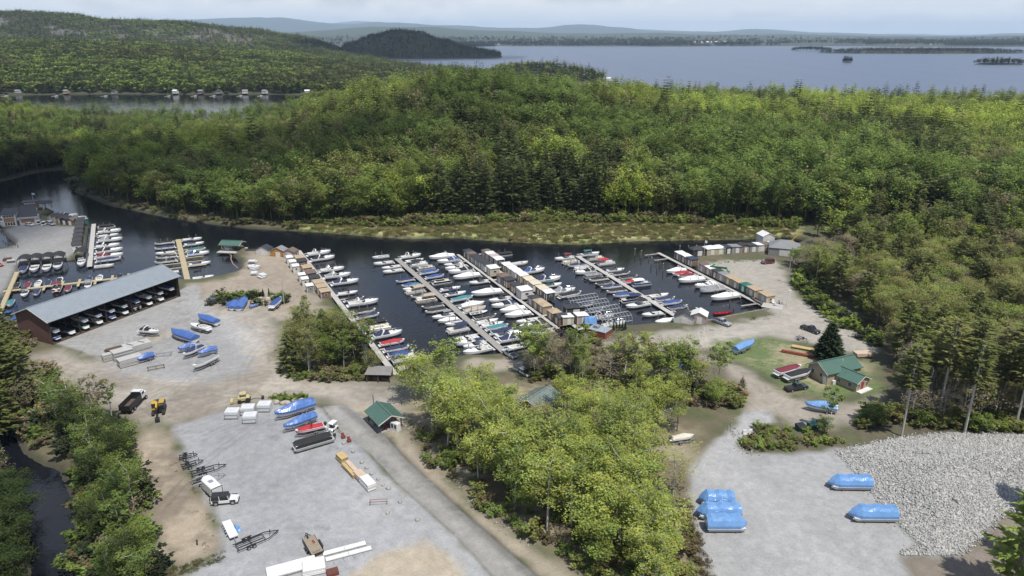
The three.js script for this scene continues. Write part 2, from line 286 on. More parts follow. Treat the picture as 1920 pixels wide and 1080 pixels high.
  for (const P of [A.yard, A.lotA, A.dirtE, A.dirtS, A.apron, A.shore, A.road]) for (let q = 0; q < 26; q++) { const c = P[Math.floor(rw() * P.length)], d = P[Math.floor(rw() * P.length)], u = rw(); let x = lerp(c[0], d[0], u), z = lerp(c[1], d[1], u); for (let k = 0; k < 6; k++) stamp(x + (rw() - .5) * 2, z + (rw() - .5) * 1.5, .3 + rw() * .9, -.12 - .14 * rw()); }
  for (let j = 0; j < N; j++) for (let i = 0; i < N; i++) {
    const x = TX + i / N * TW, z = TZ + j / N * TH, k = (j * N + i) * 4;
    const n1 = fbm(x / 9, z / 9, 4), n2 = vnoise(x / 1.1, z / 1.1), n3 = hash2(i, j), n4 = vnoise(x / 3.1 + 50, z / 3.1);
    const wob = (n4 - 0.5) * 2.2 + (n2 - 0.5) * 0.9;
    let c = lerp3([.060, .055, .030], [.115, .10, .055], n1);
    c = lerp3(c, [.055, .075, .022], smooth(.5, .7, n4) * .6);
    for (let q = 0; q < layers.length; q++) {
      const sd = samp(LG[q], i, j); if (sd > 10) continue;
      const s = layers[q][1], w = 1 - smooth(-s, s, sd + wob * s * 0.55); if (w <= 0) continue;
      c = lerp3(c, layers[q][2](clamp(n1 * .75 + n4 * .25 + (n2 - .5) * .12, 0, 1), n2), w);
    }
    let tone = 1;
    for (let q = 0; q < tracks.length; q++) { const t = tracks[q], dd = samp(TG[q], i, j); if (dd < t[1]) tone += t[2] * (1 - smooth(t[1] * .2, t[1], dd)) * (.5 + n1); }
    tone = (tone + wear[j * N + i]) * (0.80 + 0.18 * n2 + 0.22 * n3);
    const wd = samp(wetG, i, j); if (wd < 2.2) tone *= lerp(.45, 1, smooth(0.2, 2.2, wd));
    for (let q = 0; q < 3; q++) d[k + q] = 255 * Math.pow(clamp(c[q] * tone, 0, 1), 1 / 2.2);
    d[k + 3] = 255;
  }
  const t = new THREE.DataTexture(d, N, N, THREE.RGBAFormat); t.magFilter = THREE.LinearFilter; t.colorSpace = THREE.SRGBColorSpace; t.needsUpdate = true;
  return t;
})();
function lerp3(a, b, t) { return [a[0] + (b[0] - a[0]) * t, a[1] + (b[1] - a[1]) * t, a[2] + (b[2] - a[2]) * t]; }
const gb = gravelBump; gb.repeat.set(TW / 14, TH / 14);
const groundMat = new THREE.MeshStandardMaterial({ map: groundMap, roughness: 0.95, bumpMap: gb, bumpScale: 0.06 });
const soilMat = new THREE.MeshStandardMaterial({ color: new THREE.Color().setRGB(.05, .055, .028), roughness: 1, map: grimeTex });
const gUV = (x, z) => [(x - TX) / TW, (z - TZ) / TH];

function sheet(xs, zs, hf, uvf) {
  const nx = xs.length, nz = zs.length, p = new Float32Array(nx * nz * 3), uv = new Float32Array(nx * nz * 2), id = [];
  for (let j = 0; j < nz; j++) for (let i = 0; i < nx; i++) { const k = j * nx + i; p[k * 3] = xs[i]; p[k * 3 + 1] = hf(xs[i], zs[j]); p[k * 3 + 2] = zs[j]; const q = uvf(xs[i], zs[j]); uv[k * 2] = q[0]; uv[k * 2 + 1] = q[1]; }
  for (let j = 0; j < nz - 1; j++) for (let i = 0; i < nx - 1; i++) { const a = j * nx + i, b = a + 1, c = a + nx, e = c + 1; id.push(a, c, b, b, c, e); }
  const g = new THREE.BufferGeometry(); g.setAttribute('position', new THREE.BufferAttribute(p, 3)); g.setAttribute('uv', new THREE.BufferAttribute(uv, 2)); g.setIndex(id); g.computeVertexNormals(); return g;
}
const range = (a, b, n) => Array.from({ length: n + 1 }, (_, i) => a + (b - a) * i / n);
structure(new THREE.Mesh(sheet(range(TX, TX + TW, 325), range(TZ, TZ + TH, 262), height, gUV), groundMat), 'ground', 'marina ground of gravel, sand and forest floor around the basin');
{ // the land outside the mapped yard: skirts left, right and in front, and the ridge behind
  const m = [sheet(range(-1100, TX, 90), range(-490, 60, 60), height, (x, z) => [x, z]), sheet(range(TX + TW, 1100, 90), range(-490, 60, 60), height, (x, z) => [x, z]), sheet(range(TX, TX + TW, 40), range(-70, 60, 12), (x, z) => 1.2, (x, z) => [x, z])];
  structure(new THREE.Mesh(mergeGeometries(m), soilMat), 'terrain', 'forest floor around the marina');
  structure(new THREE.Mesh(sheet(range(-1300, 1300, 150), range(-1000, -490, 44), (x, z) => height(x, z) , (x, z) => [x, z]), soilMat), 'hill', 'forested ridge between the marina and the lake');
  const hg = sheet(range(-3400, 2600, 300), range(-3600, -1000, 150), (x, z) => height(x, z), (x, z) => [x, z]), hp = hg.attributes.position, hc = new Float32Array(hp.count * 3);
  for (let i = 0; i < hp.count; i++) { const k = ledge(hp.getX(i), hp.getZ(i)); hc[i * 3] = lerp(.05, .13, k); hc[i * 3 + 1] = lerp(.055, .118, k); hc[i * 3 + 2] = lerp(.028, .105, k); }
  hg.setAttribute('color', new THREE.BufferAttribute(hc, 3));
  structure(new THREE.Mesh(hg, new THREE.MeshStandardMaterial({ vertexColors: true, roughness: 1, map: grimeTex })), 'hills', 'wooded hills and islands around the lake');
}
// ---------------------------------------------------------------- water
const rip = dataTex(512, (x, y) => 0.5 + 0.7 * (tile(x, y, 22, 4) - 0.5) + .25 * (tile(x, y, 70, 2) - .5), false);
const ripFar = rip.clone(); ripFar.needsUpdate = true; rip.repeat.set(1 / 26, 1 / 17); ripFar.repeat.set(1 / 150, 1 / 60);
const waterMat = new THREE.MeshPhysicalMaterial({ color: new THREE.Color().setRGB(.006, .007, .010), roughness: 0.07, ior: 1.33, bumpMap: rip, bumpScale: 0.06 });
const lakeMat = new THREE.MeshPhysicalMaterial({ color: new THREE.Color().setRGB(.085, .108, .16), roughness: 0.35, ior: 1.33, bumpMap: ripFar, bumpScale: 1.2 });
{
  structure(new THREE.Mesh(sheet(range(-700, 300, 20), range(-620, 40, 12), () => 0, (x, z) => [x, z]), waterMat), 'water', 'dark calm water of the marina basin and channel');
  structure(new THREE.Mesh(sheet(range(-4000, 5200, 40), range(-5600, -600, 40), () => 0, (x, z) => [x, z]), lakeMat), 'lake', 'broad blue lake beyond the wooded ridge');
  structure(new THREE.Mesh(sheet(range(-820, -120, 12), range(-1090, -560, 12), () => .02, (x, z) => [x, z]), waterMat), 'water', 'narrow dark cove with houses on its far shore');
}
const FARSHORE = (x, z) => { const n = -z, e = 5050 + 420 * (fbm(x / 900, 3, 3) - .5) * 2; return n < e ? -3 : smooth(e, e + 120, n) * 6 + smooth(e + 300, 7400, n) * 46 * (.2 + 1.3 * fbm(x / 1100, z / 1100, 4)); };
// far shore and mountains, ridge behind ridge
{
  const far = (n0, n1, x0, x1, hf) => sheet(range(x0, x1, 220), range(-n1, -n0, 14), hf, (x, z) => [x / 6, z / 6]);
  const fm = (r, g, b) => new THREE.MeshStandardMaterial({ color: new THREE.Color().setRGB(r, g, b), roughness: 1, map: grimeTex });
  const shore = far(4300, 7800, -5200, 6200, FARSHORE);
  structure(new THREE.Mesh(shore, fm(.06, .07, .045)), 'far_shore', 'hazy wooded far shore of the lake');
  // skylines read off the photograph: pixel column, pixel row of the crest
  const crest = [[[-300, 58], [500, 60], [640, 58], [740, 51], [820, 52], [900, 57], [1100, 62], [1400, 64], [1600, 67], [1800, 66], [1920, 63], [2200, 60]], [[-300, 42], [270, 43], [440, 39], [560, 35], [640, 43], [700, 46], [760, 44], [850, 50], [980, 53], [1065, 48], [1130, 52], [1200, 58], [1300, 59], [1370, 54], [1480, 61], [1700, 67], [1800, 63], [1920, 65], [2200, 62]], [[-300, 52], [420, 48], [600, 50], [700, 42], [800, 48], [980, 56], [1180, 55], [1300, 61], [1560, 63], [1900, 66], [2200, 66]]];
  [[10500, 12500], [20000, 23500], [32000, 37000]].forEach(([n0, n1], k) => structure(new THREE.Mesh(far(n0 - (n1 - n0), n1, -n1 * .8, n1 * .8, (x, z) => { const n = -z, t = (n - 2 * n0 + n1) / (2 * (n1 - n0)), y = prof(crest[k], 960 + x / n * 1371 * .944) + 5 * (fbm(x / n0 * 26 + k * 7, 2, 4) - .5), hh = 81 + (62 - y) / 1371 * n0; return -20 + (hh + 20) * Math.pow(Math.sin(Math.PI * clamp(t, 0, 1)), .7) * (.9 + .2 * fbm(x / 900, z / 900, 3)); }), fm([.05, .042, .04][k], [.07, .06, .055][k], [.04, .05, .05][k])), 'mountains', ['low green hills behind the far shore', 'blue hazy mountain range on the horizon', 'palest mountain range at the very back'][k]));
}
// ---------------------------------------------------------------- lots, roads and lawns: sheets over the ground that share its map
function surface(name, label, P, y, seed) {
  const r = rng(seed), q = []; P.forEach((p, i) => { const n = P[(i + 1) % P.length], l = Math.hypot(n[0] - p[0], n[1] - p[1]), k = Math.max(1, Math.round(l / 1.6)); for (let j = 0; j < k; j++) { const t = j / k, e = .55; q.push([lerp(p[0], n[0], t) + (r() - .5) * e, lerp(p[1], n[1], t) + (r() - .5) * e]); } });
  const sh = new THREE.Shape(q.map(p => new THREE.Vector2(p[0], -p[1]))), g = new THREE.ShapeGeometry(sh); g.rotateX(-Math.PI / 2);
  const p = g.attributes.position, uv = g.attributes.uv; for (let i = 0; i < p.count; i++) { p.setY(i, y); const u = gUV(p.getX(i), p.getZ(i)); uv.setXY(i, u[0], u[1]); }
  g.computeVertexNormals(); const nn = g.attributes.normal; for (let i = 0; i < nn.count; i++) nn.setXYZ(i, 0, 1, 0);
  structure(new THREE.Mesh(g, groundMat), name, label);
}
surface('gravel_lot', 'pale grey gravel lot left of the paved road', A.lotA, 1.212, 1);
surface('gravel_lot', 'pale grey gravel lot beside the rock slope', A.lotB, 1.212, 2);
surface('road', 'paved road with worn grey asphalt running down between lot and grove', A.road, 1.222, 3);
surface('dirt_yard', 'dry dirt yard in front of the boat barn', A.yard, 1.208, 4);
surface('concrete_apron', 'long concrete apron in front of the boat barn', A.apron, 1.226, 5);
surface('dirt_road', 'pale dirt road past the right shed dock', A.dirtE, 1.212, 6);
surface('dirt_road', 'tan dirt track from the house to the right gravel lot', A.dirtS, 1.218, 7);
surface('lawn', 'patchy green lawn around the green roofed house', A.grass, 1.206, 8);
surface('path', 'cleared brown strip between creek and gravel lot', A.strip, 1.206, 9);
// ---------------------------------------------------------------- trees
const leafM = (key, r, g, b, tr = .42) => M(key, r, g, b, 0.9, { plain: true, vertexColors: true, transmission: tr, thickness: 0, specularIntensity: .06 });
const LEAF = {
  lime: leafM('leaf_lime', .315, .36, .085), spring: leafM('leaf_spring', .24, .30, .075), green: leafM('leaf_green', .155, .205, .05), olive: leafM('leaf_olive', .225, .23, .08), bud: leafM('leaf_bud', .265, .225, .145), dark: leafM('leaf_dark', .05, .075, .022),
  pine: leafM('leaf_pine', .125, .14, .045, .2), spruce: leafM('leaf_spruce', .03, .047, .022, .1), white: leafM('leaf_all', .1, .1, .1),
};
const BARK = M('bark', .13, .11, .09, .95, { plain: true }), PALE = M('bark_pale', .36, .34, .31, .9, { plain: true }), BIRCH = M('bark_birch', .6, .58, .54, .85, { plain: true });
class Leaves {
  constructor(r) { this.r = r; this.p = []; this.c = []; }
  leaf(x, y, z, s, tone, flat = .4) {
    const r = this.r, a = r() * 6.283, t = (r() - .5) * 2 * (1 - flat * .6), ca = Math.cos(a), sa = Math.sin(a), b = r() * 6.283;
    // two axes of a randomly turned plane, biased to lie flat
    const ux = ca, uy = t * .6 * Math.cos(b), uz = sa, vx = -sa, vy = t * Math.sin(b) + (r() - .5) * .5, vz = ca, k = s * (.7 + .6 * r());
    this.p.push(x + ux * k, y + uy * k, z + uz * k, x - ux * k * .5 + vx * k * .8, y - uy * k * .5 + vy * k * .8, z - uz * k * .5 + vz * k * .8, x - ux * k * .5 - vx * k * .8, y - uy * k * .5 - vy * k * .8, z - uz * k * .5 - vz * k * .8);
    for (let i = 0; i < 3; i++) this.c.push(...tone);
  }
  spray(a, d, l, w, tone, droop) { // flat needle spray pointing along d
    const r = this.r, sx = -d[2], sz = d[0], j = () => (r() - .5) * .3;
    const tip = [a[0] + d[0] * l, a[1] + droop, a[2] + d[2] * l];
    this.p.push(a[0] + sx * w + j(), a[1] + j() * .6, a[2] + sz * w + j(), ...tip, a[0] - sx * w + j(), a[1] + j() * .6, a[2] - sz * w + j());
    for (let i = 0; i < 3; i++) this.c.push(...tone);
  }
  geo() { const g = new THREE.BufferGeometry(); g.setAttribute('position', new THREE.BufferAttribute(new Float32Array(this.p), 3)); g.setAttribute('color', new THREE.BufferAttribute(new Float32Array(this.c), 3)); g.computeVertexNormals(); return g; }
}
function broadleaf(seed, o) { // {H, R, n, s, low, wood, gap}
  const r = rng(seed), { H, R, n, s, low = .3, fine = 1, sparse = 0 } = o, w = mb(), L = new Leaves(r), tips = [];
  const lean = [(r() - .5) * .12 * H, (r() - .5) * .12 * H], tr = H * (o.tr || .013);
  let prev = [0, -.3, 0];
  const N = 5, spine = [];
  for (let i = 1; i <= N; i++) { const t = i / N, q = [lean[0] * t + (r() - .5) * .25, H * .86 * t, lean[1] * t + (r() - .5) * .25]; w.tube(prev, q, tr * (1.15 - .95 * (t - 1 / N)), tr * (1.15 - .95 * t), 6, false); spine.push(q); prev = q; }
  const at = t => { const f = clamp(t * N, 0, N - .001), i = Math.floor(f), a = i ? spine[i - 1] : [0, 0, 0], b = spine[i]; return [0, 1, 2].map(k => lerp(a[k], b[k], f - i)); };
  const nb = Math.round((o.limbs || 11));
  for (let i = 0; i < nb; i++) {
    const t = lerp(low, .97, (i + r() * .7) / nb), b = at(t), az = i * 2.4 + r(), up = t;
    const env = R * Math.sqrt(Math.max(0.05, 1 - Math.pow((t * .86 - (low * .5 + .42)) / .62, 2)));
    const len = env * (.75 + .4 * r()), e = [b[0] + Math.cos(az) * len, b[1] + H * (.05 + .13 * r()) * (1.2 - up * .5), b[2] + Math.sin(az) * len], m = [lerp(b[0], e[0], .5), lerp(b[1], e[1], .38), lerp(b[2], e[2], .5)];
    w.tube(b, m, tr * .42 * (1.2 - t * .6), tr * .28, 4, false).tube(m, e, tr * .28, tr * .1, 4, false);
    tips.push(e, m);
    for (let k = 0; k < 3; k++) { const a = k ? e : m, q = [a[0] + (r() - .5) * R * .75, a[1] + (r() - .2) * R * .45, a[2] + (r() - .5) * R * .75]; w.tube(a, q, tr * .17, tr * .06, 3, false); tips.push(q); }
  }
  tips.push(at(1), at(.9));
  const per = Math.round(n / tips.length);
  for (const c of tips) {
    const tone0 = .72 + .55 * r(), hue = (r() - .5) * .22, cr = R * (.2 + .2 * r()) * fine, cnt = per * (sparse && r() < sparse ? .25 : .7 + .6 * r());
    for (let i = 0; i < cnt; i++) {
      const a = r() * 6.283, u = r() * 2 - 1, q = Math.cbrt(r()) * cr, h = Math.sqrt(1 - u * u), tn = tone0 * (.8 + .4 * r());
      L.leaf(c[0] + Math.cos(a) * h * q, c[1] + u * q * .72, c[2] + Math.sin(a) * h * q, s, [tn * (1 + hue), tn, tn * (1 - hue)]);
    }
  }
  return { wood: w.geo(), crown: L.geo(), H, R };
}
function conifer(seed, o) { // {H, R, whorls, low, droop, dense}
  const r = rng(seed), { H, R, whorls, low = .2, droop = 0, dense = 1, pw = 1, rough = .35, tri = 5 } = o, w = mb(), L = new Leaves(r), tr = H * .011;
  const lean = (r() - .5) * .02 * H;
  w.tube([0, -.3, 0], [lean * .5, H * .55, 0], tr * 1.2, tr * .75, 6, false).tube([lean * .5, H * .55, 0], [lean, H * .99, 0], tr * .75, tr * .12, 5, false);
  for (let i = 0; i < whorls; i++) {
    const t = lerp(low, .985, i / (whorls - 1)), y = H * (t + (r() - .5) * .012), rel = (t - low) / (1 - low);
    const rr = R * Math.pow(1 - rel, pw) * (rel < .12 ? .75 + rel * 2 : 1) + .25, nb = Math.round((rel > .85 ? 4 : 5 + r() * 2) * dense), a0 = r() * 6;
    for (let k = 0; k < nb; k++) {
      if (r() < rough * .3) continue;
      const az = a0 + k / nb * 6.283 + (r() - .5) * .5, l = rr * (1 - rough + rough * 1.4 * r()), d = [Math.cos(az), 0, Math.sin(az)], tone = .7 + .6 * r();
      const rise = l * (.12 * (1 - droop * 3) + (r() - .5) * .1), y0 = y;
      if (l > 1) w.tube([lean * t, y0, 0], [d[0] * l * .8 + lean * t, y0 + rise * .8, d[2] * l * .8], tr * .2, tr * .06, 3, false);
      const ns = Math.max(2, Math.round(l * tri * .8));
      for (let q = 0; q < ns; q++) {
        const f = .25 + .75 * (q + r()) / ns, side = (r() - .5) * 1.5, dd = [Math.cos(az + side), 0, Math.sin(az + side)], sw = (o.spray || .55) * (.7 + .6 * r());
        const tn = tone * (.8 + .4 * r());
        L.spray([d[0] * l * f * .92 + lean * t, y0 + rise * f + (r() - .5) * .35, d[2] * l * f * .92], dd, sw * 1.9, sw * .55, [tn, tn, tn], sw * ((r() - .35) * .8 - droop));
      }
    }
  }
  return { wood: w.geo(), crown: L.geo(), H, R };
}
function bareTree(seed, o) { return broadleaf(seed, { ...o, n: o.n || 260, s: o.s || .22, fine: 1.3 }); }
// one merged, two-tone geometry for instancing: wood keeps its own tone through vertex colours
function merged(t, wr = 1.2, wg = 1.0, wb = .9) {
  const w = t.wood.clone(); w.deleteAttribute('uv'); const n = w.attributes.position.count, c = new Float32Array(n * 3); for (let i = 0; i < n; i++) { c[i * 3] = wr; c[i * 3 + 1] = wg; c[i * 3 + 2] = wb; } w.setAttribute('color', new THREE.BufferAttribute(c, 3));
  return mergeGeometries([w, t.crown]);
}
function forest(name, label, variants, places) { // places: [x, y, z, scale, variant, r, g, b, stretch]
  const q = new THREE.Quaternion(), m = new THREE.Matrix4(), up = new THREE.Vector3(0, 1, 0), col = new THREE.Color();
  const root = new THREE.Group(); tag(root, label, 'forest', null, 'stuff'); addTop(root, name);
  variants.forEach((g, k) => {
    const P = places.filter(p => p[4] === k); if (!P.length) return;
    const im = new THREE.InstancedMesh(g, LEAF.white, P.length); im.name = 'trees'; im.userData.kind = 'stuff';
    P.forEach((p, i) => { q.setFromAxisAngle(up, hash2(Math.round(p[0] * 31), Math.round(p[2] * 17)) * 6.283); im.setMatrixAt(i, m.compose(new THREE.Vector3(p[0], p[1], p[2]), q, new THREE.Vector3(p[3], p[3] * (p[8] || 1), p[3]))); im.setColorAt(i, col.setRGB(p[5], p[6], p[7])); });
    root.add(im);
  });
  return root;
}
const tints = { lime: [2.6, 3.15, .62], spring: [2.05, 2.65, .62], green: [1.5, 2.05, .52], olive: [2.05, 2.25, .7], bud: [2.4, 2.05, 1.2], pine: [1.15, 1.38, .48], dark: [.46, .58, .3] };
// mid-distance kinds: 0-3 broadleaf, 4-6 pine, 7 thin
const midKinds = [broadleaf(11, { H: 17, R: 5.0, n: 1500, s: .40, low: .3, limbs: 14, fine: 1.25 }), broadleaf(12, { H: 16, R: 5.6, n: 1600, s: .40, low: .32, limbs: 14, fine: 1.25 }), broadleaf(13, { H: 19, R: 4.6, n: 1400, s: .40, low: .38, limbs: 14, fine: 1.25 }), broadleaf(14, { H: 14, R: 4.8, n: 1300, s: .40, low: .25, limbs: 13, fine: 1.3 }),
  conifer(15, { H: 20, R: 5.4, whorls: 13, low: .25, tri: 4, spray: .8, rough: .5, pw: .62 }), conifer(16, { H: 22, R: 5.0, whorls: 15, low: .22, tri: 4, spray: .8, rough: .5, pw: .7 }), conifer(17, { H: 16, R: 4.4, whorls: 13, low: .12, tri: 4, spray: .75, pw: .75 }),
  bareTree(18, { H: 16, R: 3.6, n: 300, s: .45, low: .35 })].map(t => merged(t));
const farKinds = [broadleaf(21, { H: 15, R: 5, n: 120, s: 1.5, low: .25, limbs: 5 }), broadleaf(22, { H: 14, R: 5.4, n: 130, s: 1.5, low: .25, limbs: 5 }), conifer(23, { H: 20, R: 4, whorls: 9, low: .2, tri: 1.1, spray: 1.7, rough: .4 }), conifer(24, { H: 18, R: 3.6, whorls: 8, low: .1, tri: 1.1, spray: 1.6 })].map(t => merged(t));
{
  const r = rng(77), P = [];
  const Z0 = (x, z) => wetNear(x, z) < 40;
  const pick = (x, z, u) => {
    const n = fbm(x / 55 + 3, z / 55, 3), m = fbm(x / 120 + 40, z / 90, 2);
    let kind, t; const right = smooth(-60, 160, x);
    if (n < (Z0(x, z) ? .25 : .37) + .05 * u) { kind = 4 + Math.floor(u * 3); t = tints.pine; } else if (u > .91) { kind = 4 + Math.floor((u * 97) % 3); t = [.85, 1.05, .38]; } else if (u < .07) { kind = 7; t = tints.bud; } else { kind = Math.floor(u * 3.999); const q = m + .22 * (u - .5) + .16 * (right - .5); t = q > .62 ? tints.lime : q > .5 ? tints.spring : q > .42 ? tints.olive : tints.green; }
    return [kind, t];
  };
  for (let z = -300; z > -960; z -= 5.4 + (z < -600 ? 1 : 0)) for (let x = -560 + 0; x < 620; x += 5.6 + (z < -600 ? 1 : 0)) {
    const X = x + (r() - .5) * 4.4, Z = z + (r() - .5) * 4.4, u = r(), v = r();
    if (Math.abs(X) > -Z * .78 + 40) continue;
    if (wetNear(X, Z) < 3.5 + 3 * v || sdPoly(PENINSULA, X, Z) < 8) continue;
    if (Z > -640 && sdPoly(A.marsh, X, Z) < 2) continue;
    const y = height(X, Z); if (y < .6) continue;
    if (Z > -335 && X > 95 + (Z + 300) * -.2 && Z > -312) continue;
    if (Z < -600 && y < 6 && v < .3) continue;
    const [k, t] = pick(X, Z, u), b = (.62 + .8 * v) * lerp(.95, 1.2, smooth(-60, 180, X));
    P.push([X, y - .2, Z, (.78 + .55 * r() * r() + .12) * (X < -130 && Z < -430 ? lerp(1, .62, smooth(430, 500, -Z) * smooth(-130, -180, X)) : 1), k, t[0] * b, t[1] * b, t[2] * b, .78 + .5 * r()]);
  }
  forest('forest', 'mixed spring forest of pale broadleaf trees and dark pines on the ridge', midKinds, P);
  console.log('ridge trees', P.length);
  const F = [], LAKEHOUSES = [31, 122, 212, 327, 375, 409, 458, 495, 575].map(px => G(px, 174.6, 2.2));
  for (let z = -1000; z > -3300; z -= 8 + (-z - 1000) / 420) for (let x = -2500; x < 700; x += 8 + (-z - 1000) / 420) {
    const X = x + (r() - .5) * 8, Z = z + (r() - .5) * 8, u = r(), v = r(); if (Math.abs(X) > -Z * .74 + 40) continue;
    const y = height(X, Z); if (y < 1 || ledge(X, Z) > .2 + 1.1 * v) continue;
    if (Z > -1075 && LAKEHOUSES.some(h => Math.abs(X - h[0]) < 6 && Z > h[1] - 8)) continue;
    const n = .6 * fbm(X / 160 + 9, Z / 160, 3) + .4 * fbm(X / 34, Z / 34 + 7, 2), dark = Z < -2450 && X > -700, con = dark ? u < .7 : n < .5 ? u < .75 : u < .25;
    const t = dark ? tints.dark : con ? tints.pine : n > .58 ? tints.spring : u > .6 ? tints.olive : tints.green, b = .6 + .8 * v;
    F.push([X, y - .3, Z, .75 + .4 * r(), con ? 2 + (v > .5) : (v > .5 ? 1 : 0), t[0] * b, t[1] * b, t[2] * b, .9 + .2 * r()]);
  }
  for (let i = 0; i < 16000; i++) { const Z = -5000 - 2300 * r() * r(), X = lerp(Z * .75, -Z * .8, r()), n = fbm(X / 420, Z / 200, 3); if (n < .47) continue; const y = FARSHORE(X, Z); if (y < 1) continue; const b = .7 + .5 * r(); F.push([X, y - 1, Z, 1.3 + .9 * r(), r() < .5 ? 2 : r() < .5 ? 0 : 1, tints.dark[0] * b, tints.dark[1] * b, tints.dark[2] * b, .8]); }
  for (const q of ISLES) for (let i = 0, k = Math.min(1600, 60 + q.w * q.d / 22); i < k; i++) { const a = r() * 6.283, d = Math.sqrt(r()), X = q.x + Math.cos(a) * d * q.w, Z = q.z + Math.sin(a) * d * q.d, y = height(X, Z); if (y < .3) continue; F.push([X, y - .3, Z, .55 + .4 * r(), r() < .6 ? 2 + (r() > .5) : 0, ...tints.dark, 1]); }
  forest('forest', 'distant woods on the hills across the cove and on the lake islands', farKinds, F);
  console.log('far trees', F.length);
}
// ---------------------------------------------------------------- single trees near the marina
const KIT = {
  a: broadleaf(101, { H: 15, R: 3.3, n: 4000, s: .19, low: .38, limbs: 15, fine: 1.3, sparse: .35 }), b: broadleaf(102, { H: 13.5, R: 3.8, n: 4600, s: .19, low: .34, limbs: 16, fine: 1.3, sparse: .35 }), c: broadleaf(103, { H: 15.5, R: 2.9, n: 3000, s: .19, low: .34, limbs: 14, fine: 1.4, sparse: .4 }), d: broadleaf(104, { H: 12, R: 3.2, n: 4000, s: .19, low: .2, limbs: 15, fine: 1.35, sparse: .2 }),
  t: broadleaf(105, { H: 15, R: 2.6, n: 1500, s: .26, low: .45, limbs: 10, sparse: .5, tr: .010 }), u: broadleaf(106, { H: 14, R: 3.2, n: 2000, s: .26, low: .42, limbs: 11, sparse: .4, tr: .009 }),
  x: broadleaf(107, { H: 11, R: 3.4, n: 620, s: .2, low: .3, limbs: 13, fine: 1.3, tr: .012 }), s: broadleaf(108, { H: 4.2, R: 2.4, n: 1300, s: .24, low: .08, limbs: 10 }),
  p: conifer(111, { H: 17, R: 4.6, whorls: 19, low: .2, tri: 5, spray: .62, rough: .5, pw: .66 }), q: conifer(112, { H: 19, R: 4.2, whorls: 20, low: .3, tri: 5, spray: .62, rough: .55, pw: .6 }), v: conifer(113, { H: 13, R: 3.6, whorls: 17, low: .1, tri: 5.5, spray: .55, rough: .4, pw: .8 }),
  w: conifer(114, { H: 24, R: 4.2, whorls: 13, low: .55, tri: 4.4, spray: .7, rough: .55, pw: .55 }), f: conifer(115, { H: 8.5, R: 3.5, whorls: 26, low: .04, tri: 7, spray: .42, rough: .18, pw: .92, dense: 1.7, droop: .12 }),
};
const LEAFN = { lime: 'lime green', spring: 'fresh green', green: 'mid green', olive: 'olive', bud: 'brown budding', dark: 'dark green', pine: 'dark needled', spruce: 'blue green' };
const protoTree = {};
function tree(kit, leaf, bark, x, y, z, sc, label, group, turn, name, tilt = 0) {
  const con = 'pqvwf'.includes(kit), key = kit + leaf + bark.uuid; let o = protoTree[key]; name = name || (con ? 'pine_tree' : kit === 's' ? 'shrub' : kit === 'x' ? 'budding_tree' : 'broadleaf_tree');
  if (o) { o = o.clone(); o.name = nm(name); scene.add(o); }
  else { o = protoTree[key] = addTop(new THREE.Group(), name); for (const [n, g, m] of [['trunk', KIT[kit].wood, bark], ['crown', KIT[kit].crown, LEAF[leaf]]]) { const k = new THREE.Mesh(g, m); k.name = n; k.castShadow = k.receiveShadow = true; o.add(k); } }
  o.position.set(x, y, z); o.rotation.set(0, turn, tilt); o.scale.set(sc, sc, sc); o.userData = { label, category: con ? 'pine tree' : kit === 's' ? 'shrub' : 'tree' }; if (group) o.userData.group = group;
  return o;
}
function grove(P, step, mix, say, group, seed, sc0 = .85, sc1 = 1.15, max = 999, keep = () => true) { // mix: [weight, kit, leaf, bark]
  const r = rng(seed); let b = [1e9, -1e9, 1e9, -1e9]; for (const p of P) b = [Math.min(b[0], p[0]), Math.max(b[1], p[0]), Math.min(b[2], p[1]), Math.max(b[3], p[1])];
  const W = mix.reduce((s, m) => s + m[0], 0), out = [];
  for (let z = b[3]; z > b[2]; z -= step * .9) for (let x = b[0]; x < b[1]; x += step) {
    const X = x + (r() - .5) * step * .9, Z = z + (r() - .5) * step * .9; let u = r() * W; const sc = lerp(sc0, sc1, r()), t = r() * 6.28;
    if (sdPoly(P, X, Z) > 0 || !keep(X, Z) || out.length >= max) continue;
    let m = mix[0]; for (const q of mix) { if (u < q[0]) { m = q; break; } u -= q[0]; }
    const what = 'pqvwf'.includes(m[1]) ? 'pine tree' : m[1] === 's' ? 'bush' : m[1] === 'x' ? 'twiggy tree' : (m[1] === 't' || m[1] === 'u') ? 'slender tree' : 'broadleaf tree';
    out.push([tree(m[1], m[2], m[3], X, height(X, Z) - .1, Z, sc, '', `${LEAFN[m[2]]} ${what}s ${group}`, t), `${LEAFN[m[2]]} ${what}`, X, Z]);
  }
  const rows = Math.max(1, Math.round(out.length / 8)); out.sort((p, q) => q[3] - p[3]); // ranks by depth, then from the left
  for (let k = 0; k < rows; k++) out.slice(Math.round(k * out.length / rows), Math.round((k + 1) * out.length / rows)).sort((p, q) => p[2] - q[2]).forEach((q, i) => { q[0].userData.label = `${q[1]}, ${NTH[i]} from left in ${NTH[k]} rank ${say}`; });
  return out.length;
}
let nTrees = 0;
nTrees += grove(poly('778,790 850,775 905,775 960,800 1060,845 1150,862 1215,885 1235,950 1250,1010 1270,1190 1210,1190 1030,1004 920,934 818,860'), 5.0, [[4, 'a', 'lime', PALE], [2.5, 'b', 'lime', BARK], [4, 'c', 'lime', PALE], [2, 'c', 'spring', PALE], [1.5, 'd', 'spring', BARK], [1.5, 'b', 'olive', BARK], [1, 'd', 'green', BARK], [1.5, 'u', 'spring', PALE], [1, 'x', 'bud', PALE]], 'of the middle grove', 'of the middle grove', 5, .78, 1.12);
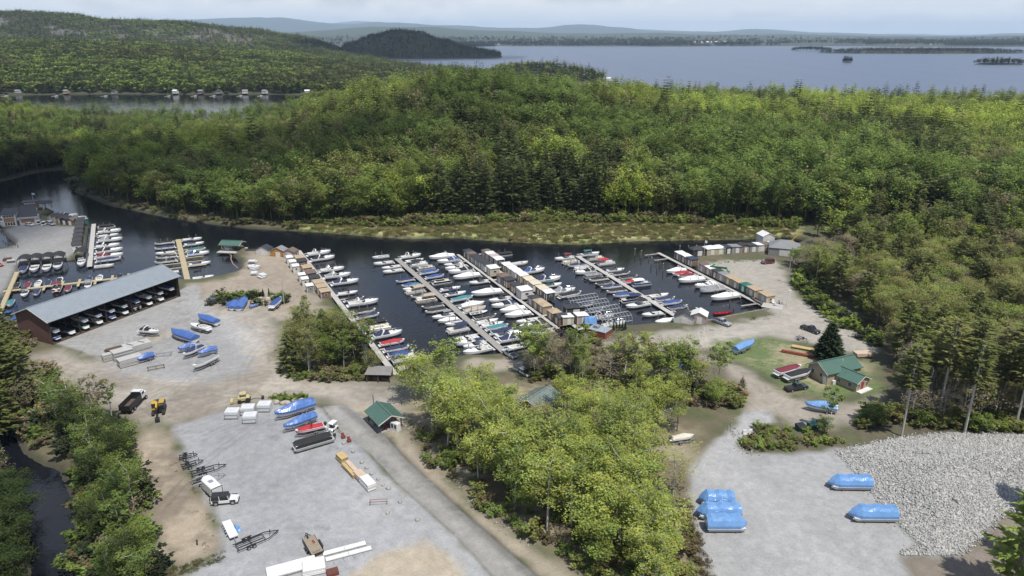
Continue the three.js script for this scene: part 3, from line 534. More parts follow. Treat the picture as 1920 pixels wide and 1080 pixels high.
nTrees += grove(poly('528,694 548,650 580,640 640,650 690,684 690,706 620,706 540,704'), 3.8, [[3, 'c', 'olive', PALE], [2, 'd', 'green', BARK], [2, 't', 'green', PALE], [1, 'x', 'bud', PALE], [2, 'v', 'pine', BARK], [2, 'a', 'olive', BARK]], 'left of the basin', 'of the clump left of the basin', 6, .72, 1.02);
nTrees += grove(poly('120,795 200,800 232,850 248,900 258,960 268,1030 285,1110 185,1120 172,1010 160,900'), 3.8, [[3, 'c', 'dark', BARK], [3, 'd', 'green', BARK], [3, 'a', 'green', PALE], [2, 't', 'green', PALE], [1, 'x', 'bud', BARK]], 'along the creek', 'along the dark creek', 7, .5, .8);
nTrees += grove(poly('-60,720 30,690 62,760 30,830 -60,830'), 5, [[3, 'p', 'pine', BARK], [2, 'q', 'pine', BARK], [1, 'x', 'bud', BARK]], 'at the left edge', 'at the left edge', 8, .8, 1.1);
nTrees += grove(poly('-60,900 0,890 30,925 48,1000 58,1070 50,1140 -60,1140'), 4, [[3, 'd', 'dark', BARK], [3, 'b', 'dark', BARK], [1, 'x', 'bud', BARK]], 'left of the creek', 'left of the creek', 9, .55, .85);
const eastMix = [[2, 'p', 'pine', BARK], [1, 'v', 'pine', BARK], [2.5, 'b', 'olive', BARK], [2.4, 'x', 'bud', PALE], [.8, 'b', 'bud', PALE], [3, 'd', 'spring', BARK], [1.2, 'c', 'lime', PALE], [1.5, 'a', 'olive', BARK]];
nTrees += grove(poly('1500,508 1560,562 1650,632 1668,690 1720,740 1930,740 2010,690 2000,540 1800,500 1600,480'), 5.4, eastMix, 'of the right woods', 'of the woods right of the dirt road', 10, .72, 1.05);
nTrees += grove(poly('1655,815 1668,797 1700,797 1800,805 1920,810 2010,828 2030,750 1930,735 1720,735 1680,755'), 3.9, [[1.6, 'w', 'pine', BARK], [1.2, 'w', 'olive', PALE], [2, 'x', 'bud', PALE], [1.6, 'u', 'olive', PALE], [1, 't', 'spring', PALE], [1, 'd', 'olive', BARK]], 'above the rock slope', 'above the rock slope', 11, .72, 1.0);
nTrees += grove(poly('990,700 1060,690 1180,700 1300,712 1380,735 1370,752 1300,745 1200,735 1080,722 1000,716'), 4.6, [[2, 't', 'spring', PALE], [2, 'u', 'olive', PALE], [3, 'x', 'bud', PALE], [1.5, 't', 'lime', BIRCH], [1, 'c', 'spring', PALE]], 'of the middle scrub', 'of the middle scrub', 12, .6, 1.0);
nTrees += grove(poly('1130,662 1290,662 1330,690 1200,690 1130,680'), 6, [[2, 'x', 'bud', PALE], [1, 'u', 'lime', PALE], [1, 't', 'olive', PALE]], 'below the basin', 'of the scrub below the basin', 13, .55, .95);
nTrees += grove(poly('1030,770 1180,752 1270,768 1310,800 1285,880 1225,880 1150,845 1060,825'), 6.6, [[2, 'c', 'lime', BARK], [1, 'a', 'lime', BARK], [2, 'u', 'lime', PALE], [1, 'x', 'lime', PALE], [1, 's', 'olive', BARK]], 'in the rocky clearing', 'in the rocky clearing', 14, .55, .85);
nTrees += grove(poly('1600,812 1650,796 1800,808 1900,812 1900,790 1700,785 1640,780'), 4, [[2, 's', 'green', BARK], [2, 's', 'olive', BARK]], 'above the rock slope', 'above the rock slope', 15, .6, 1.0);
// one by one
const solo = [
  [1078, 718, 't', 'green', PALE, .98, 'tall pale stemmed tree leaning slightly by the basin corner'], [1010, 707, 'u', 'spring', PALE, 1.02, 'thin green tree left of the tall pale stem by the basin'], [1055, 717, 'c', 'bud', PALE, .85, 'brown twiggy tree beside the hidden grey roof'],
  [1192, 735, 't', 'olive', BIRCH, .95, 'slender white stemmed tree in the middle scrub'], [1160, 722, 't', 'bud', PALE, .8, 'thin pale tree left of the white stem in the middle scrub'], [1253, 737, 'u', 'spring', BIRCH, .95, 'birch with several white stems beside the parked boat'], [1258, 735, 't', 'spring', BIRCH, .85, 'white birch leaning over the scrub'],
  [1105, 817, 'a', 'lime', BARK, .8, 'sparse lime tree with dark stem in the rocky clearing'], [1062, 777, 'c', 'lime', BARK, .62, 'small lime tree left in the rocky clearing'], [1163, 807, 'c', 'lime', BARK, .72, 'forked lime tree right in the rocky clearing'], [1215, 805, 'd', 'lime', BARK, .7, 'low lime tree at the edge of the right lot'],
  [1262, 935, 'x', 'lime', PALE, 1.05, 'nearly leafless tree leaning over the right gravel lot', -.22], [1340, 760, 'd', 'spring', BARK, .6, 'small green tree by the dirt fork'], [1300, 742, 'u', 'lime', BARK, .7, 'thin lime tree by the boats in the scrub'], [1390, 742, 'v', 'bud', BARK, .4, 'small browning conifer at the dirt fork'],
  [192, 808, 't', 'bud', BIRCH, .92, 'nearly leafless white birch left of the dump truck'], [140, 812, 'a', 'green', BIRCH, .85, 'white stemmed leafy birch at the left grove'], [212, 792, 't', 'green', BIRCH, .72, 'small birch right of the bare white birch'], [110, 800, 'c', 'green', BIRCH, .85, 'leafy birch leftmost of the white stemmed group'],
  [1552, 808, 't', 'green', BIRCH, .72, 'slim white birch beside the dumpsters'], [1808, 812, 'w', 'pine', PALE, .9, 'thick pale trunk at the head of the rock slope'], [1690, 818, 'w', 'pine', PALE, .88, 'tall grey trunk left above the rock slope'],
  [1895, 1115, 'p', 'spring', BARK, 1.1, 'yellow green pine in the lower right corner', 0], [1945, 1060, 'p', 'pine', BARK, .9, 'dark pine at the right edge beside the rocks'], [1965, 960, 'q', 'pine', BARK, .9, 'pine overhanging the rock slope from the right edge'], [1545, 815, 'd', 'green', BARK, .4, 'bushy young tree at the foot of the birch'],
  [568, 668, 'v', 'pine', BARK, .95, 'pointed pine at the left of the clump by the basin'], [1494, 502, 'u', 'spring', PALE, .62, 'fresh green sapling before the grey hip roof'], [1486, 494, 'd', 'spring', BARK, .5, 'low green tree beside the grey hip roof'], [1530, 420, 'p', 'pine', BARK, 1, 'broad pine at the end of the channel'], [800, 745, 'x', 'lime', PALE, 1.15, 'half bare forked tree at the end of the middle pier'], [780, 752, 'b', 'lime', BARK, .95, 'lime tree crowning the left end of the middle grove'], [838, 738, 'u', 'spring', PALE, 1.05, 'pale forked tree at the shore of the middle grove'], [905, 752, 'd', 'lime', BARK, .85, 'rounded lime tree at the sandy shore'],
  [700, 700, 'd', 'olive', BARK, .6, 'olive bush tree at the near end of the shore dock'], [1000, 690, 'c', 'green', PALE, .85, 'green tree at the water left of the red-brown shack'], [1030, 675, 'x', 'bud', PALE, 1.0, 'bare twiggy tree over the covered cruisers'], [985, 676, 'u', 'spring', PALE, .8, 'fresh green bush tree by the white pickup'],
  [1340, 345, 'q', 'pine', BARK, 1, 'dark pine rising on the ridge flank'],
];
const spruceAt = G(1552, 674);
tree('f', 'spruce', BARK, spruceAt[0], 1.1, spruceAt[1], 1.22, 'dense dark spruce beside the green roofed house', null, .4, 'spruce_tree');
solo.forEach(([px, py, k, l, b, s, lab, tilt]) => { const [x, z] = G(px, py); tree(k, l, b, x, height(x, z) - .1, z, s, lab, null, hash2(px, py) * 6.28, null, tilt || 0); nTrees++; });
// cypress hedge and low cypresses
[1150, 1155.5, 1161, 1166.5, 1172].forEach((px, i) => { const [x, z] = G(px, 622 - i * .8); tree('f', 'spruce', BARK, x, 1.15, z, .36, `narrow dark cypress, ${NTH[i]} from the left behind the hooped shelters`, null, i, 'cypress').scale.set(.14, .36, .14); });
[[494, 556], [505, 556]].forEach(([px, py], i) => { const [x, z] = G(px, py); tree('f', 'spruce', BARK, x, 1.15, z, .34, `${i ? 'right' : 'left'} one of two small cypresses by the spit road`, null, i, 'cypress').scale.set(.14, .34, .14); });
console.log('single trees', nTrees);
{ // shrubs, marsh tussocks, weeds: what nobody could count
  const r = rng(31), bush = [broadleaf(41, { H: 2.6, R: 1.7, n: 260, s: .3, low: .05, limbs: 6 }), broadleaf(42, { H: 1.9, R: 1.6, n: 240, s: .26, low: .05, limbs: 6 })].map(t => merged(t));
  const tuft = (() => { const L = new Leaves(rng(5)); for (let i = 0; i < 70; i++) { const a = r() * 6.28, d = Math.sqrt(r()) * 1.1, x = Math.cos(a) * d, z = Math.sin(a) * d, t = .7 + .6 * r(), h = .35 + .5 * r(), w = .05 + .06 * r(), q = (r() - .5) * .5; L.p.push(x - w, 0, z, x + w, 0, z + w, x + q, h, z + q); for (let k = 0; k < 3; k++) L.c.push(t, t, t); } return L.geo(); })();
  const spots = (P, n, f) => { let b = [1e9, -1e9, 1e9, -1e9]; for (const p of P) b = [Math.min(b[0], p[0]), Math.max(b[1], p[0]), Math.min(b[2], p[1]), Math.max(b[3], p[1])]; const o = []; for (let i = 0; i < n; i++) { const x = lerp(b[0], b[1], r()), z = lerp(b[2], b[3], r()); if (sdPoly(P, x, z) < 0) f(x, z, o); } return o; };
  const put = (T, sc, j = .35, kinds = 2) => (x, z, o) => { const y = height(x, z); if (y < .12) return; const b = 1 - j + 2 * j * r(), t = T[Math.floor(r() * T.length)]; o.push([x, y - .05, z, sc * (.6 + .7 * r()), Math.floor(r() * kinds), t[0] * b, t[1] * b, t[2] * b, .8 + .4 * r()]); };
  const straw = [1.7, 1.35, .62], rust = [1.5, 1.1, .6], T = tints;
  forest('marsh_grass', 'tawny marsh grass along the far bank of the basin', [tuft, tuft], spots(A.marsh, 5000, put([[2.6, 2.4, 1.0], [2.1, 2.4, .8], [2.3, 1.9, 1.0], [2.9, 2.4, 1.2]], 1.1, .2)));
  forest('shrubs', 'low scrub along the banks and clearings', bush, [
    ...spots(A.marsh, 160, put([T.olive, T.bud, T.spring], .45)), ...spots(poly('560,424 700,432 850,428 1000,421 1250,424 1400,430 1500,436 1500,420 1250,412 1000,406 800,410 600,418', 0), 1400, put([T.olive, T.bud, T.spring, T.green], 1.1)),
    ...spots(poly('985,690 1060,690 1180,700 1300,720 1400,735 1395,765 1330,770 1240,740 1150,735 1000,725'), 330, put([T.olive, T.bud, T.spring, [1.5, 1.2, .75]], .8)), ...spots(poly('1000,650 1100,640 1190,640 1290,652 1300,690 1100,690 1000,680'), 150, put([T.bud, T.olive, [1.6, 1.3, .8]], .6)),
    ...spots(poly('1420,800 1480,808 1560,812 1590,835 1500,845 1410,848 1388,832'), 110, put([T.olive, [1.8, 1.45, .8], T.spring], .45)), ...spots(poly('1590,815 1640,800 1700,800 1800,806 1930,812 1930,780 1700,770 1640,775 1600,795'), 260, put([T.olive, T.bud, T.spring], .6)), ...spots(poly('1495,500 1520,520 1560,575 1650,640 1660,660 1640,650 1550,600 1490,540'), 240, put([T.green, T.spring, T.dark], 1)),
    ...spots(poly('520,700 540,690 690,690 715,712 640,716 540,712'), 110, put([T.green, T.olive, T.bud], .6)), ...spots(poly('98,780 230,790 240,850 262,900 275,980 300,1110 130,1110 140,960'), 520, put([T.green, T.dark, T.dark, [1.7, 1.5, .75]], 1.2)),
    ...spots(poly('770,800 800,880 900,955 1020,1035 1130,1115 1300,1110 1290,940 1100,880'), 500, put([T.green, T.olive, [1.8, 1.5, .8]], .8)), ...spots(poly('1290,940 1300,1000 1325,1090 1280,1110'), 30, put([[1.8, 1.45, .8], straw], .5)), ...spots(poly('385,575 400,553 470,552 540,556 540,572 470,575 430,572'), 90, put([T.green, T.dark], .7)),
    ...spots(poly('510,746 560,738 575,750 530,758'), 24, put([T.green, T.spring], .45)), ...spots(poly('640,590 690,690 700,715 640,700'), 90, put([T.olive, T.spring], .7)), ...spots(poly('0,800 60,700 100,690 120,760 100,830 60,850'), 200, put([T.dark, T.green, T.bud], 1)),
    ...spots(poly('-60,640 0,610 40,620 60,660 0,700 -60,700'), 120, put([T.bud, T.olive], 1)), ...spots(poly('130,330 122,346 140,362 200,388 280,405 330,416 400,426 470,434 560,440 560,430 400,415 280,394 200,376 150,350', 0), 1600, put([T.olive, T.bud, T.dark, [1.8, 1.6, .8]], .9)),
  ]);
  forest('grass', 'grass and weeds on the lawns and road edges', [tuft, tuft], [...spots(A.grass, 260, put([[1.6, 2.4, .6], [2.2, 2.2, .8]], .22, .15)), ...spots(poly('420,1018 405,975 380,920 350,868 330,850 318,870 350,930 385,1000 370,1050 420,1040'), 160, put([[2.2, 1.8, .9], [1.5, 1.4, .6]], .3, .2)), ...spots(A.cove2, 260, put([T.spring, straw], .35)), ...spots(poly('1300,626 1345,612 1440,588 1470,586 1460,596 1380,606 1330,622'), 500, put([[1.6, 2.0, .6], [2.4, 2, 1]], .28)), ...spots(poly('1335,490 1450,484 1450,488 1340,496'), 200, put([[1.6, 2.1, .6]], .28)), ...spots(poly('285,1075 420,1035 420,1050 330,1085'), 200, put([straw, [.9, 1, .35]], .4)), ...spots(poly('1296,940 1310,1000 1345,1090 1290,1110 1285,980'), 220, put([rust, straw], .5))]);
  // fill of the woods behind the single trees on the right, and left bank
  const fill = []; const E = poly('1500,455 1560,470 1800,495 2000,530 2050,480 2050,400 1500,400'), F2 = poly('-40,352 60,330 140,312 160,300 60,300 -60,320', 0);
  for (const P of [E, F2]) spots(P, P === E ? 520 : 200, (x, z, o) => { const u = r(), con = u < .4, y = height(x, z); if (y < .6 || z < -300 && P === E) return; const t = con ? tints.pine : [tints.spring, tints.olive, tints.bud, tints.lime][Math.floor(r() * 4)]; fill.push([x, y - .2, z, .6 + .4 * r(), con ? 4 + Math.floor(r() * 3) : (r() < .3 ? 7 : Math.floor(r() * 4)), t[0], t[1], t[2], 1]); });
  console.log('fill', fill.length); forest('forest', 'mixed woods between the channel end and the right edge', midKinds, fill);
}
// ---------------------------------------------------------------- boats (bow towards +x, water line at y = 0)
const COL = { w: [.76, .76, .75], k: [.018, .018, .02], n: [.022, .032, .085], b: [.032, .075, .23], t: [.42, .345, .26], g: [.24, .25, .26], G: [.03, .13, .10], T: [.045, .20, .225], r: [.42, .025, .04], m: [.16, .022, .035], c: [.62, .57, .47], y: [.55, .38, .06] };
const CNAME = { w: 'white', k: 'black', n: 'navy blue', b: 'bright blue', t: 'tan', g: 'grey', G: 'dark green', T: 'teal', r: 'red', m: 'maroon', c: 'cream', y: 'yellow' };
const gel = k => M('gel_' + k, ...COL[k], .22, { clearcoat: .5, clearcoatRoughness: .15 });
const canvas = k => M('canvas_' + k, ...COL[k], .85);
const crease = dataTex(256, (x, y) => { const a = Math.abs(tile(x, y, 5, 3) - .5), b = Math.abs(tile((x * 2) % 1, y, 9, 2) - .5); return .2 + 1.4 * Math.min(a, .22) + .9 * Math.min(b, .2); }, false); crease.repeat.set(.38, .30);
const wrapDeep = M('deep_shrink_wrap', .062, .155, .43, .3, { clearcoat: .9, clearcoatRoughness: .16, bumpMap: crease, bumpScale: .06 });
const wrapM = M('shrink_wrap', .145, .31, .60, .30, { clearcoat: .9, clearcoatRoughness: .16, bumpMap: crease, bumpScale: .09 });
const wrapDull = M('blue_tarp', .06, .135, .40, .5, { clearcoat: .3, clearcoatRoughness: .35, bumpMap: crease, bumpScale: .07 });
const GLASS = M('tinted_glass', .02, .025, .03, .06, { plain: true }), ALU = M('aluminium', .55, .56, .57, .35, { metalness: .6 }), SOLE = M('cockpit_sole', .52, .50, .46, .7), SEAT = M('seat_vinyl', .66, .62, .55, .6), DARK = M('black_plastic', .02, .02, .022, .45), CHROME = M('rail_steel', .7, .7, .7, .2, { metalness: .8 }), GALV = M('galvanised_steel', .42, .43, .44, .45, { metalness: .5 }), BOTTOM = M('antifoul', .05, .06, .09, .7), TYRE = M('tyre', .022, .022, .022, .9), RIM = M('wheel_rim', .45, .45, .45, .4, { metalness: .4 });
const half = (s, B) => B / 2 * (s < .5 ? lerp(.93, 1, s * 2) : Math.pow(Math.max(0, 1 - Math.pow((s - .5) / .5, 2.3)), .8) + .012);
const ST = [0, .14, .28, .42, .55, .66, .76, .85, .92, .97, 1];
const X = (s, L) => -L / 2 + L * s;
const sheer = (s, F) => F * (1 + .30 * s * s);
function hullPart(L, B, F, deep) {
  const w = mb(), sec = sgn => ST.map(s => { const h = half(s, B), rake = Math.pow(s, 5); return [[X(s, L), sheer(s, F), sgn * h], [X(s, L) - rake * .25 * F, F * .5, sgn * (h * .955)], [X(s, L) - rake * .6 * F, .08, sgn * h * .84], [X(s, L) - rake * F, deep * (1 - Math.pow(s, 4)) - .02, 0]]; });
  const P = sec(1), S = sec(-1); w.loft(P, false).loft(S, false);
  const a = P[0], b = S[0]; for (let i = 0; i < 3; i++) w.quad(a[i], a[i + 1], b[i + 1], b[i]);
  return w;
}
function bandPart(L, B, F, y0, y1, off = .012) { // colour band along both sides
  const w = mb(); for (const g of [1, -1]) w.loft(ST.map(s => { const h = half(s, B), r = Math.pow(s, 5); const at = t => { const q = t < .5 ? lerp(.84, .955, (t * F - .08) / (F * .42)) : lerp(.955, 1, (t - .5) * 2); return [X(s, L) - r * (1 - t) * .6 * F + .01, t * (t > .9 ? sheer(s, F) : F * (1 + .3 * s * s * t)), g * (h * q + off)]; }; return [at(y0), at(y1)]; }), false); return w;
}
function deckPart(L, B, F, sc, crown, inset = .26) { // side decks, foredeck with crown, aft coaming
  const w = mb(), y = s => sheer(s, F) + .02;
  const S = ST.filter(s => s < sc - .03).concat([sc]);
  for (const g of [1, -1]) w.loft(S.map(s => [[X(s, L), y(s), g * half(s, B)], [X(s, L), y(s) + .05, g * (half(s, B) - inset * .4)], [X(s, L), y(s) + .03, g * (half(s, B) - inset)], [X(s, L), .32, g * (half(s, B) - inset - .05)]]), false);
  w.quad([X(0, L), y(0), half(0, B)], [X(0, L), y(0), -half(0, B)], [X(0.05, L), y(0) + .03, -half(0, B)], [X(0.05, L), y(0) + .03, half(0, B)]).quad([X(.05, L), y(0) + .03, half(0, B) - inset], [X(.05, L), y(0) + .03, -half(0, B) + inset], [X(.06, L), .32, -half(0, B) + inset], [X(.06, L), .32, half(0, B) - inset]);
  const Fd = [sc, ...ST.filter(s => s > sc + .03)];
  w.loft(Fd.map((s, i) => { const h = half(s, B), c = crown * Math.sin(Math.PI * clamp((s - sc) / (1 - sc) * .8 + .2, 0, 1)) * (i ? 1 : .9); return [1, .72, .4, 0, -.4, -.72, -1].map((q, k) => [X(s, L), y(s) + [.0, .35, .92, 1, .92, .35, 0][k] * c * Math.min(1, h * 1.3), q * h]); }), false);
  const hs = half(sc, B) - inset; w.quad([X(sc, L), y(sc) + crown * .6, hs], [X(sc, L), y(sc) + crown * .6, -hs], [X(sc, L), .32, -hs], [X(sc, L), .32, hs]);
  return w;
}
function coverPart(L, B, F, s0, s1, rise, peak = .5, ov = .03, nz = 7, drop = .12) { // canvas stretched over the boat with a ridge
  const w = mb(), n = 12, r = rng(nz);
  return w.loft(Array.from({ length: n + 1 }, (_, i) => { const s = lerp(s0, s1, i / n), h = half(s, B) + ov, t = (s - s0) / (s1 - s0), k = rise * (t < peak ? .35 + .65 * smooth(0, peak, t) : 1 - .95 * smooth(peak, 1, t)) * (.93 + .14 * r()), y = sheer(s, F); return [[X(s, L), y - drop, h], [X(s, L), y + .06, h * .98], [X(s, L), y + .06 + k * .5, h * .62], [X(s, L), y + .06 + k * .86, h * .3], [X(s, L), y + .06 + k, 0], [X(s, L), y + .06 + k * .86, -h * .3], [X(s, L), y + .06 + k * .5, -h * .62], [X(s, L), y + .06, -h * .98], [X(s, L), y - drop, -h]]; }), false, true);
}
function shieldPart(L, B, F, s, hgt, rake = .5) {
  const w = mb(), y = sheer(s, F) + .04, h = half(s, B) * .86, x = X(s, L);
  const lo = [[x - L * .13, y, h], [x, y, h * .8], [x + .22, y, 0], [x, y, -h * .8], [x - L * .13, y, -h]], hi = lo.map((q, i) => [q[0] - (i % 4 ? rake : rake * .4), y + (i % 4 ? hgt : hgt * .55), q[2] * .9]);
  return w.loft([lo, hi], false);
}
function archPart(L, B, F, s, hgt, rake, wd) {
  const w = mb(), y = sheer(s, F), h = half(s, B) * .95, x = X(s, L), top = x - rake;
  w.loft([[x, y, h], [x - rake * .6, y + hgt * .75, h * .9], [top, y + hgt, h * .66], [top, y + hgt, -h * .66], [x - rake * .6, y + hgt * .75, -h * .9], [x, y, -h]].map(q => [[q[0] - wd, q[1] - .05, q[2]], [q[0] + wd, q[1] - .05, q[2]], [q[0] + wd * .9, q[1] + .07, q[2]], [q[0] - wd * .9, q[1] + .07, q[2]]]), true, true);
  return w;
}
function outboard(parent, L, y, k = 'k') { const e = mb().bevelBox(-L / 2 - .35, y + .45, 0, .62, .6, .42, .1).build('outboard_engine', k === 'w' ? gel('w') : DARK, parent); e.add(mb().box(-L / 2 - .42, y - .1, 0, .22, .6, .16).build('engine_leg', DARK)); }
function seats(parent, L, B, F, s0, s1) { const w = mb(), h = B * .3; w.bevelBox(X(s0 + .05, L), .52, 0, .6, .42, B * .68, .06).bevelBox(X(s1 - .08, L), .6, h * .62, .62, .6, .56, .06).bevelBox(X(s1 - .08, L), .6, -h * .62, .62, .6, .56, .06); w.build('seat', SEAT, parent); }
const boatKit = {
  c(o, L, hull, cov) { // cabin cruiser with radar arch
    const B = L * .315, F = L * .115, sc = .50, h = hullPart(L, B, F, -.3).build('hull', gel(hull), o);
    bandPart(L, B, F, .12, .30).build('boot_stripe', gel(hull === 'w' ? 'n' : 'w'), h);
    const d = deckPart(L, B, F, sc, .42).build('deck', gel('w'), o); mb().box(X(.72, L), sheer(.72, F) + .46, 0, .5, .04, .5).box(X(.84, L), sheer(.84, F) + .3, 0, .4, .04, .4).build('deck_hatch', GLASS, d);
    mb().quad([X(.04, L), .33, half(.04, B) - .3], [X(.04, L), .33, -half(.04, B) + .3], [X(sc, L), .33, -half(sc, B) + .3], [X(sc, L), .33, half(sc, B) - .3]).build('cockpit_floor', SOLE, o);
    seats(o, L, B, F, .06, sc);
    shieldPart(L, B, F, sc + .06, .5, .55).build('windshield', GLASS, o);
    archPart(L, B, F, .24, 1.25, -.9, .2).build('radar_arch', gel('w'), o);
    mb().box(-L / 2 - .35, .22, 0, .8, .1, B * .78).build('swim_platform', gel('w'), o);
    const r = mb(); for (const g of [1, -1]) r.path([.6, .7, .8, .9, .985].map(s => [X(s, L), sheer(s, F) + (s < .62 ? .1 : .55), g * Math.max(.1, half(s, B) - .1)]), .022, 4); r.build('bow_rail', CHROME, o);
    if (cov !== '-') coverPart(L, B * .9, F + .05, .04, sc + .04, 1.25, .55, 0, 5, .05).build('canvas_top', canvas(cov), o);
  },
  r(o, L, hull, cov) { // open bowrider
    const B = L * .335, F = L * .108, sc = .54, h = hullPart(L, B, F, -.25).build('hull', gel(hull), o);
    if (hull !== 'w') bandPart(L, B, F, .55, .98).build('gunwale_stripe', gel('w'), h); else bandPart(L, B, F, .14, .36).build('hull_stripe', gel(cov === '-' ? 'g' : cov), h);
    deckPart(L, B, F, sc, .2, .3).build('deck', gel('w'), o);
    mb().quad([X(.04, L), .33, half(.04, B) - .3], [X(.04, L), .33, -half(.04, B) + .3], [X(sc, L), .33, -half(sc, B) + .3], [X(sc, L), .33, half(sc, B) - .3]).build('cockpit_floor', SOLE, o);
    seats(o, L, B, F, .05, sc);
    shieldPart(L, B, F, sc + .02, .42, .35).build('windshield', GLASS, o);
    mb().box(-L / 2 - .26, .2, 0, .55, .08, B * .7).build('swim_platform', gel('w'), o);
    if (cov !== '-') { const bm = mb(), y = F + 1.35, w = B * .42, x0 = X(.14, L), x1 = X(.5, L); bm.loft([x0, lerp(x0, x1, .33), lerp(x0, x1, .66), x1].map((x, i) => [-1, -.6, 0, .6, 1].map(q => [x, y + .16 * (1 - q * q) + (i % 3 ? .05 : 0), q * w])), false); const b = bm.build('bimini_top', canvas(cov), o); const f = mb(); for (const g of [1, -1]) f.tube([X(.32, L), F, g * w], [x0, y, g * w], .02, .02, 4).tube([X(.32, L), F, g * w], [x1, y, g * w], .02, .02, 4); b.add(f.build('bimini_frame', CHROME)); }
  },
  m(o, L, hull, cov) { // boat under a mooring cover
    const B = L * .335, F = L * .108, h = hullPart(L, B, F, -.25).build('hull', gel(hull), o);
    if (hull === 'w') bandPart(L, B, F, .16, .42).build('hull_stripe', gel(cov), h); else bandPart(L, B, F, .5, .82).build('hull_stripe', gel('w'), h);
    deckPart(L, B, F, .62, .14, .24).build('deck', gel('w'), o);
    const c = coverPart(L, B * .93, F + .03, .03, .90, .62, .56, 0, Math.round(L * 10) + 3, .02).build('mooring_cover', canvas(cov), o);
    c.add(mb().path([.1, .3, .5, .7].map(s => [X(s, L), sheer(s, F) + .05, B * .46]), .02, 3).build('cover_strap', DARK));
    mb().box(-L / 2 - .26, .2, 0, .55, .08, B * .7).build('swim_platform', gel('w'), o);
    if (L < 6.1) outboard(o, L, F - .2);
  },
  a(o, L, hull, cov) { // wakeboard boat with tower and cover
    boatKit.m(o, L, hull, cov); const B = L * .335, F = L * .108, w = mb();
    for (const q of [-.1, .35]) { const h = half(.45, B) * .95; w.path([[X(.46, L) + q, sheer(.45, F), h], [X(.42, L) + q * .3, F + 1.5, h * .8], [X(.42, L) + q * .3, F + 1.65, 0], [X(.42, L) + q * .3, F + 1.5, -h * .8], [X(.46, L) + q, sheer(.45, F), -h]], .05, 5); } w.build('wake_tower', gel(hull === 'w' ? 'w' : 'k'), o);
  },
  p(o, L, hull, cov) { // pontoon boat
    const B = 2.55, logs = mb(); for (const z of [-.85, .85]) logs.tube([-L / 2, .12, z], [L / 2 - .7, .12, z], .32, .32, 8).tube([L / 2 - .7, .12, z], [L / 2, .3, z], .32, .05, 8); logs.build('pontoon_tubes', ALU, o);
    mb().box(-.1, .5, 0, L - .3, .12, B).build('deck', SOLE, o);
    const f = mb(), y = .92, x0 = -L / 2 + .5, x1 = L / 2 - .5, z = B / 2 - .1; f.box((x0 + x1) / 2, y, z, x1 - x0, .6, .05).box((x0 + x1) / 2, y, -z, x1 - x0, .6, .05).box(x1, y, .75, .05, .6, .8).box(x1, y, -.75, .05, .6, .8).box(x0, y, .75, .05, .6, .8).box(x0, y, -.75, .05, .6, .8); f.build('side_panel', gel(hull), o);
    const rr = mb(); rr.path([[x0, 1.24, z], [x1, 1.24, z], [x1, 1.24, -z], [x0, 1.24, -z], [x0, 1.24, z]], .03, 4); rr.build('top_rail', ALU, o);
    mb().bevelBox(x1 - 1, .8, z - .45, 1.7, .5, .7, .1).bevelBox(x1 - 1, .8, -z + .45, 1.7, .5, .7, .1).bevelBox(x0 + .9, .8, 0, .7, .5, B * .7, .1).build('seat', SEAT, o);
    if (cov !== '-') { const low = hull === 'k' || hull === 'g', w = mb(), xa = x0 - .05, xb = low ? x1 + .05 : lerp(x0, x1, .62), yy = low ? 1.3 : 2.35; w.loft(range(xa, xb, 6).map((x, i) => [-1, -.99, -.55, 0, .55, .99, 1].map((q, k) => [x, yy + (k === 0 || k === 6 ? -.16 : .24 * (1 - q * q) - (i % 6 ? 0 : .1)), q * (z + .1)])), false); const c = w.build(low ? 'mooring_cover' : 'canopy_top', canvas(cov), o); if (!low) { const g = mb(); for (const s of [1, -1]) for (const x of [xa + .2, xb - .2]) g.tube([lerp(xa, xb, .5), 1.2, s * z], [x, yy, s * z], .022, .022, 4); c.add(g.build('canopy_frame', ALU)); } }
    outboard(o, L, .35);
  },
  k(o, L, hull, cov) { // small open skiff or personal boat
    const B = L * .36, F = L * .12; hullPart(L, B, F, -.15).build('hull', gel(hull), o); deckPart(L, B, F, .66, .08, .16).build('deck', gel('w'), o);
    mb().quad([X(.04, L), .3, half(.04, B) - .2], [X(.04, L), .3, -half(.04, B) + .2], [X(.66, L), .3, -half(.66, B) + .2], [X(.66, L), .3, half(.66, B) - .2]).build('cockpit_floor', cov === '-' ? SOLE : canvas(cov), o);
    mb().box(X(.3, L), .45, 0, .3, .06, B * .8).box(X(.55, L), .45, 0, .3, .06, B * .7).build('thwart', SEAT, o); outboard(o, L, F - .25);
  },
  h(o, L, hull, cov) { // boat wholly under white or coloured covers up to the bow
    const B = L * .32, F = L * .112; const h = hullPart(L, B, F, -.3).build('hull', gel(hull), o); bandPart(L, B, F, .12, .3).build('boot_stripe', gel('k'), h);
    deckPart(L, B, F, .5, .3).build('deck', gel('w'), o); coverPart(L, B * .98, F, .02, .985, 1.0, .42, 0, Math.round(L * 7), .05).build('full_cover', canvas(cov), o);
    archPart(L, B, F, .26, 1.35, -.7, .14).build('radar_arch', gel('w'), o); mb().box(-L / 2 - .35, .22, 0, .8, .1, B * .78).build('swim_platform', gel('w'), o);
  },
};
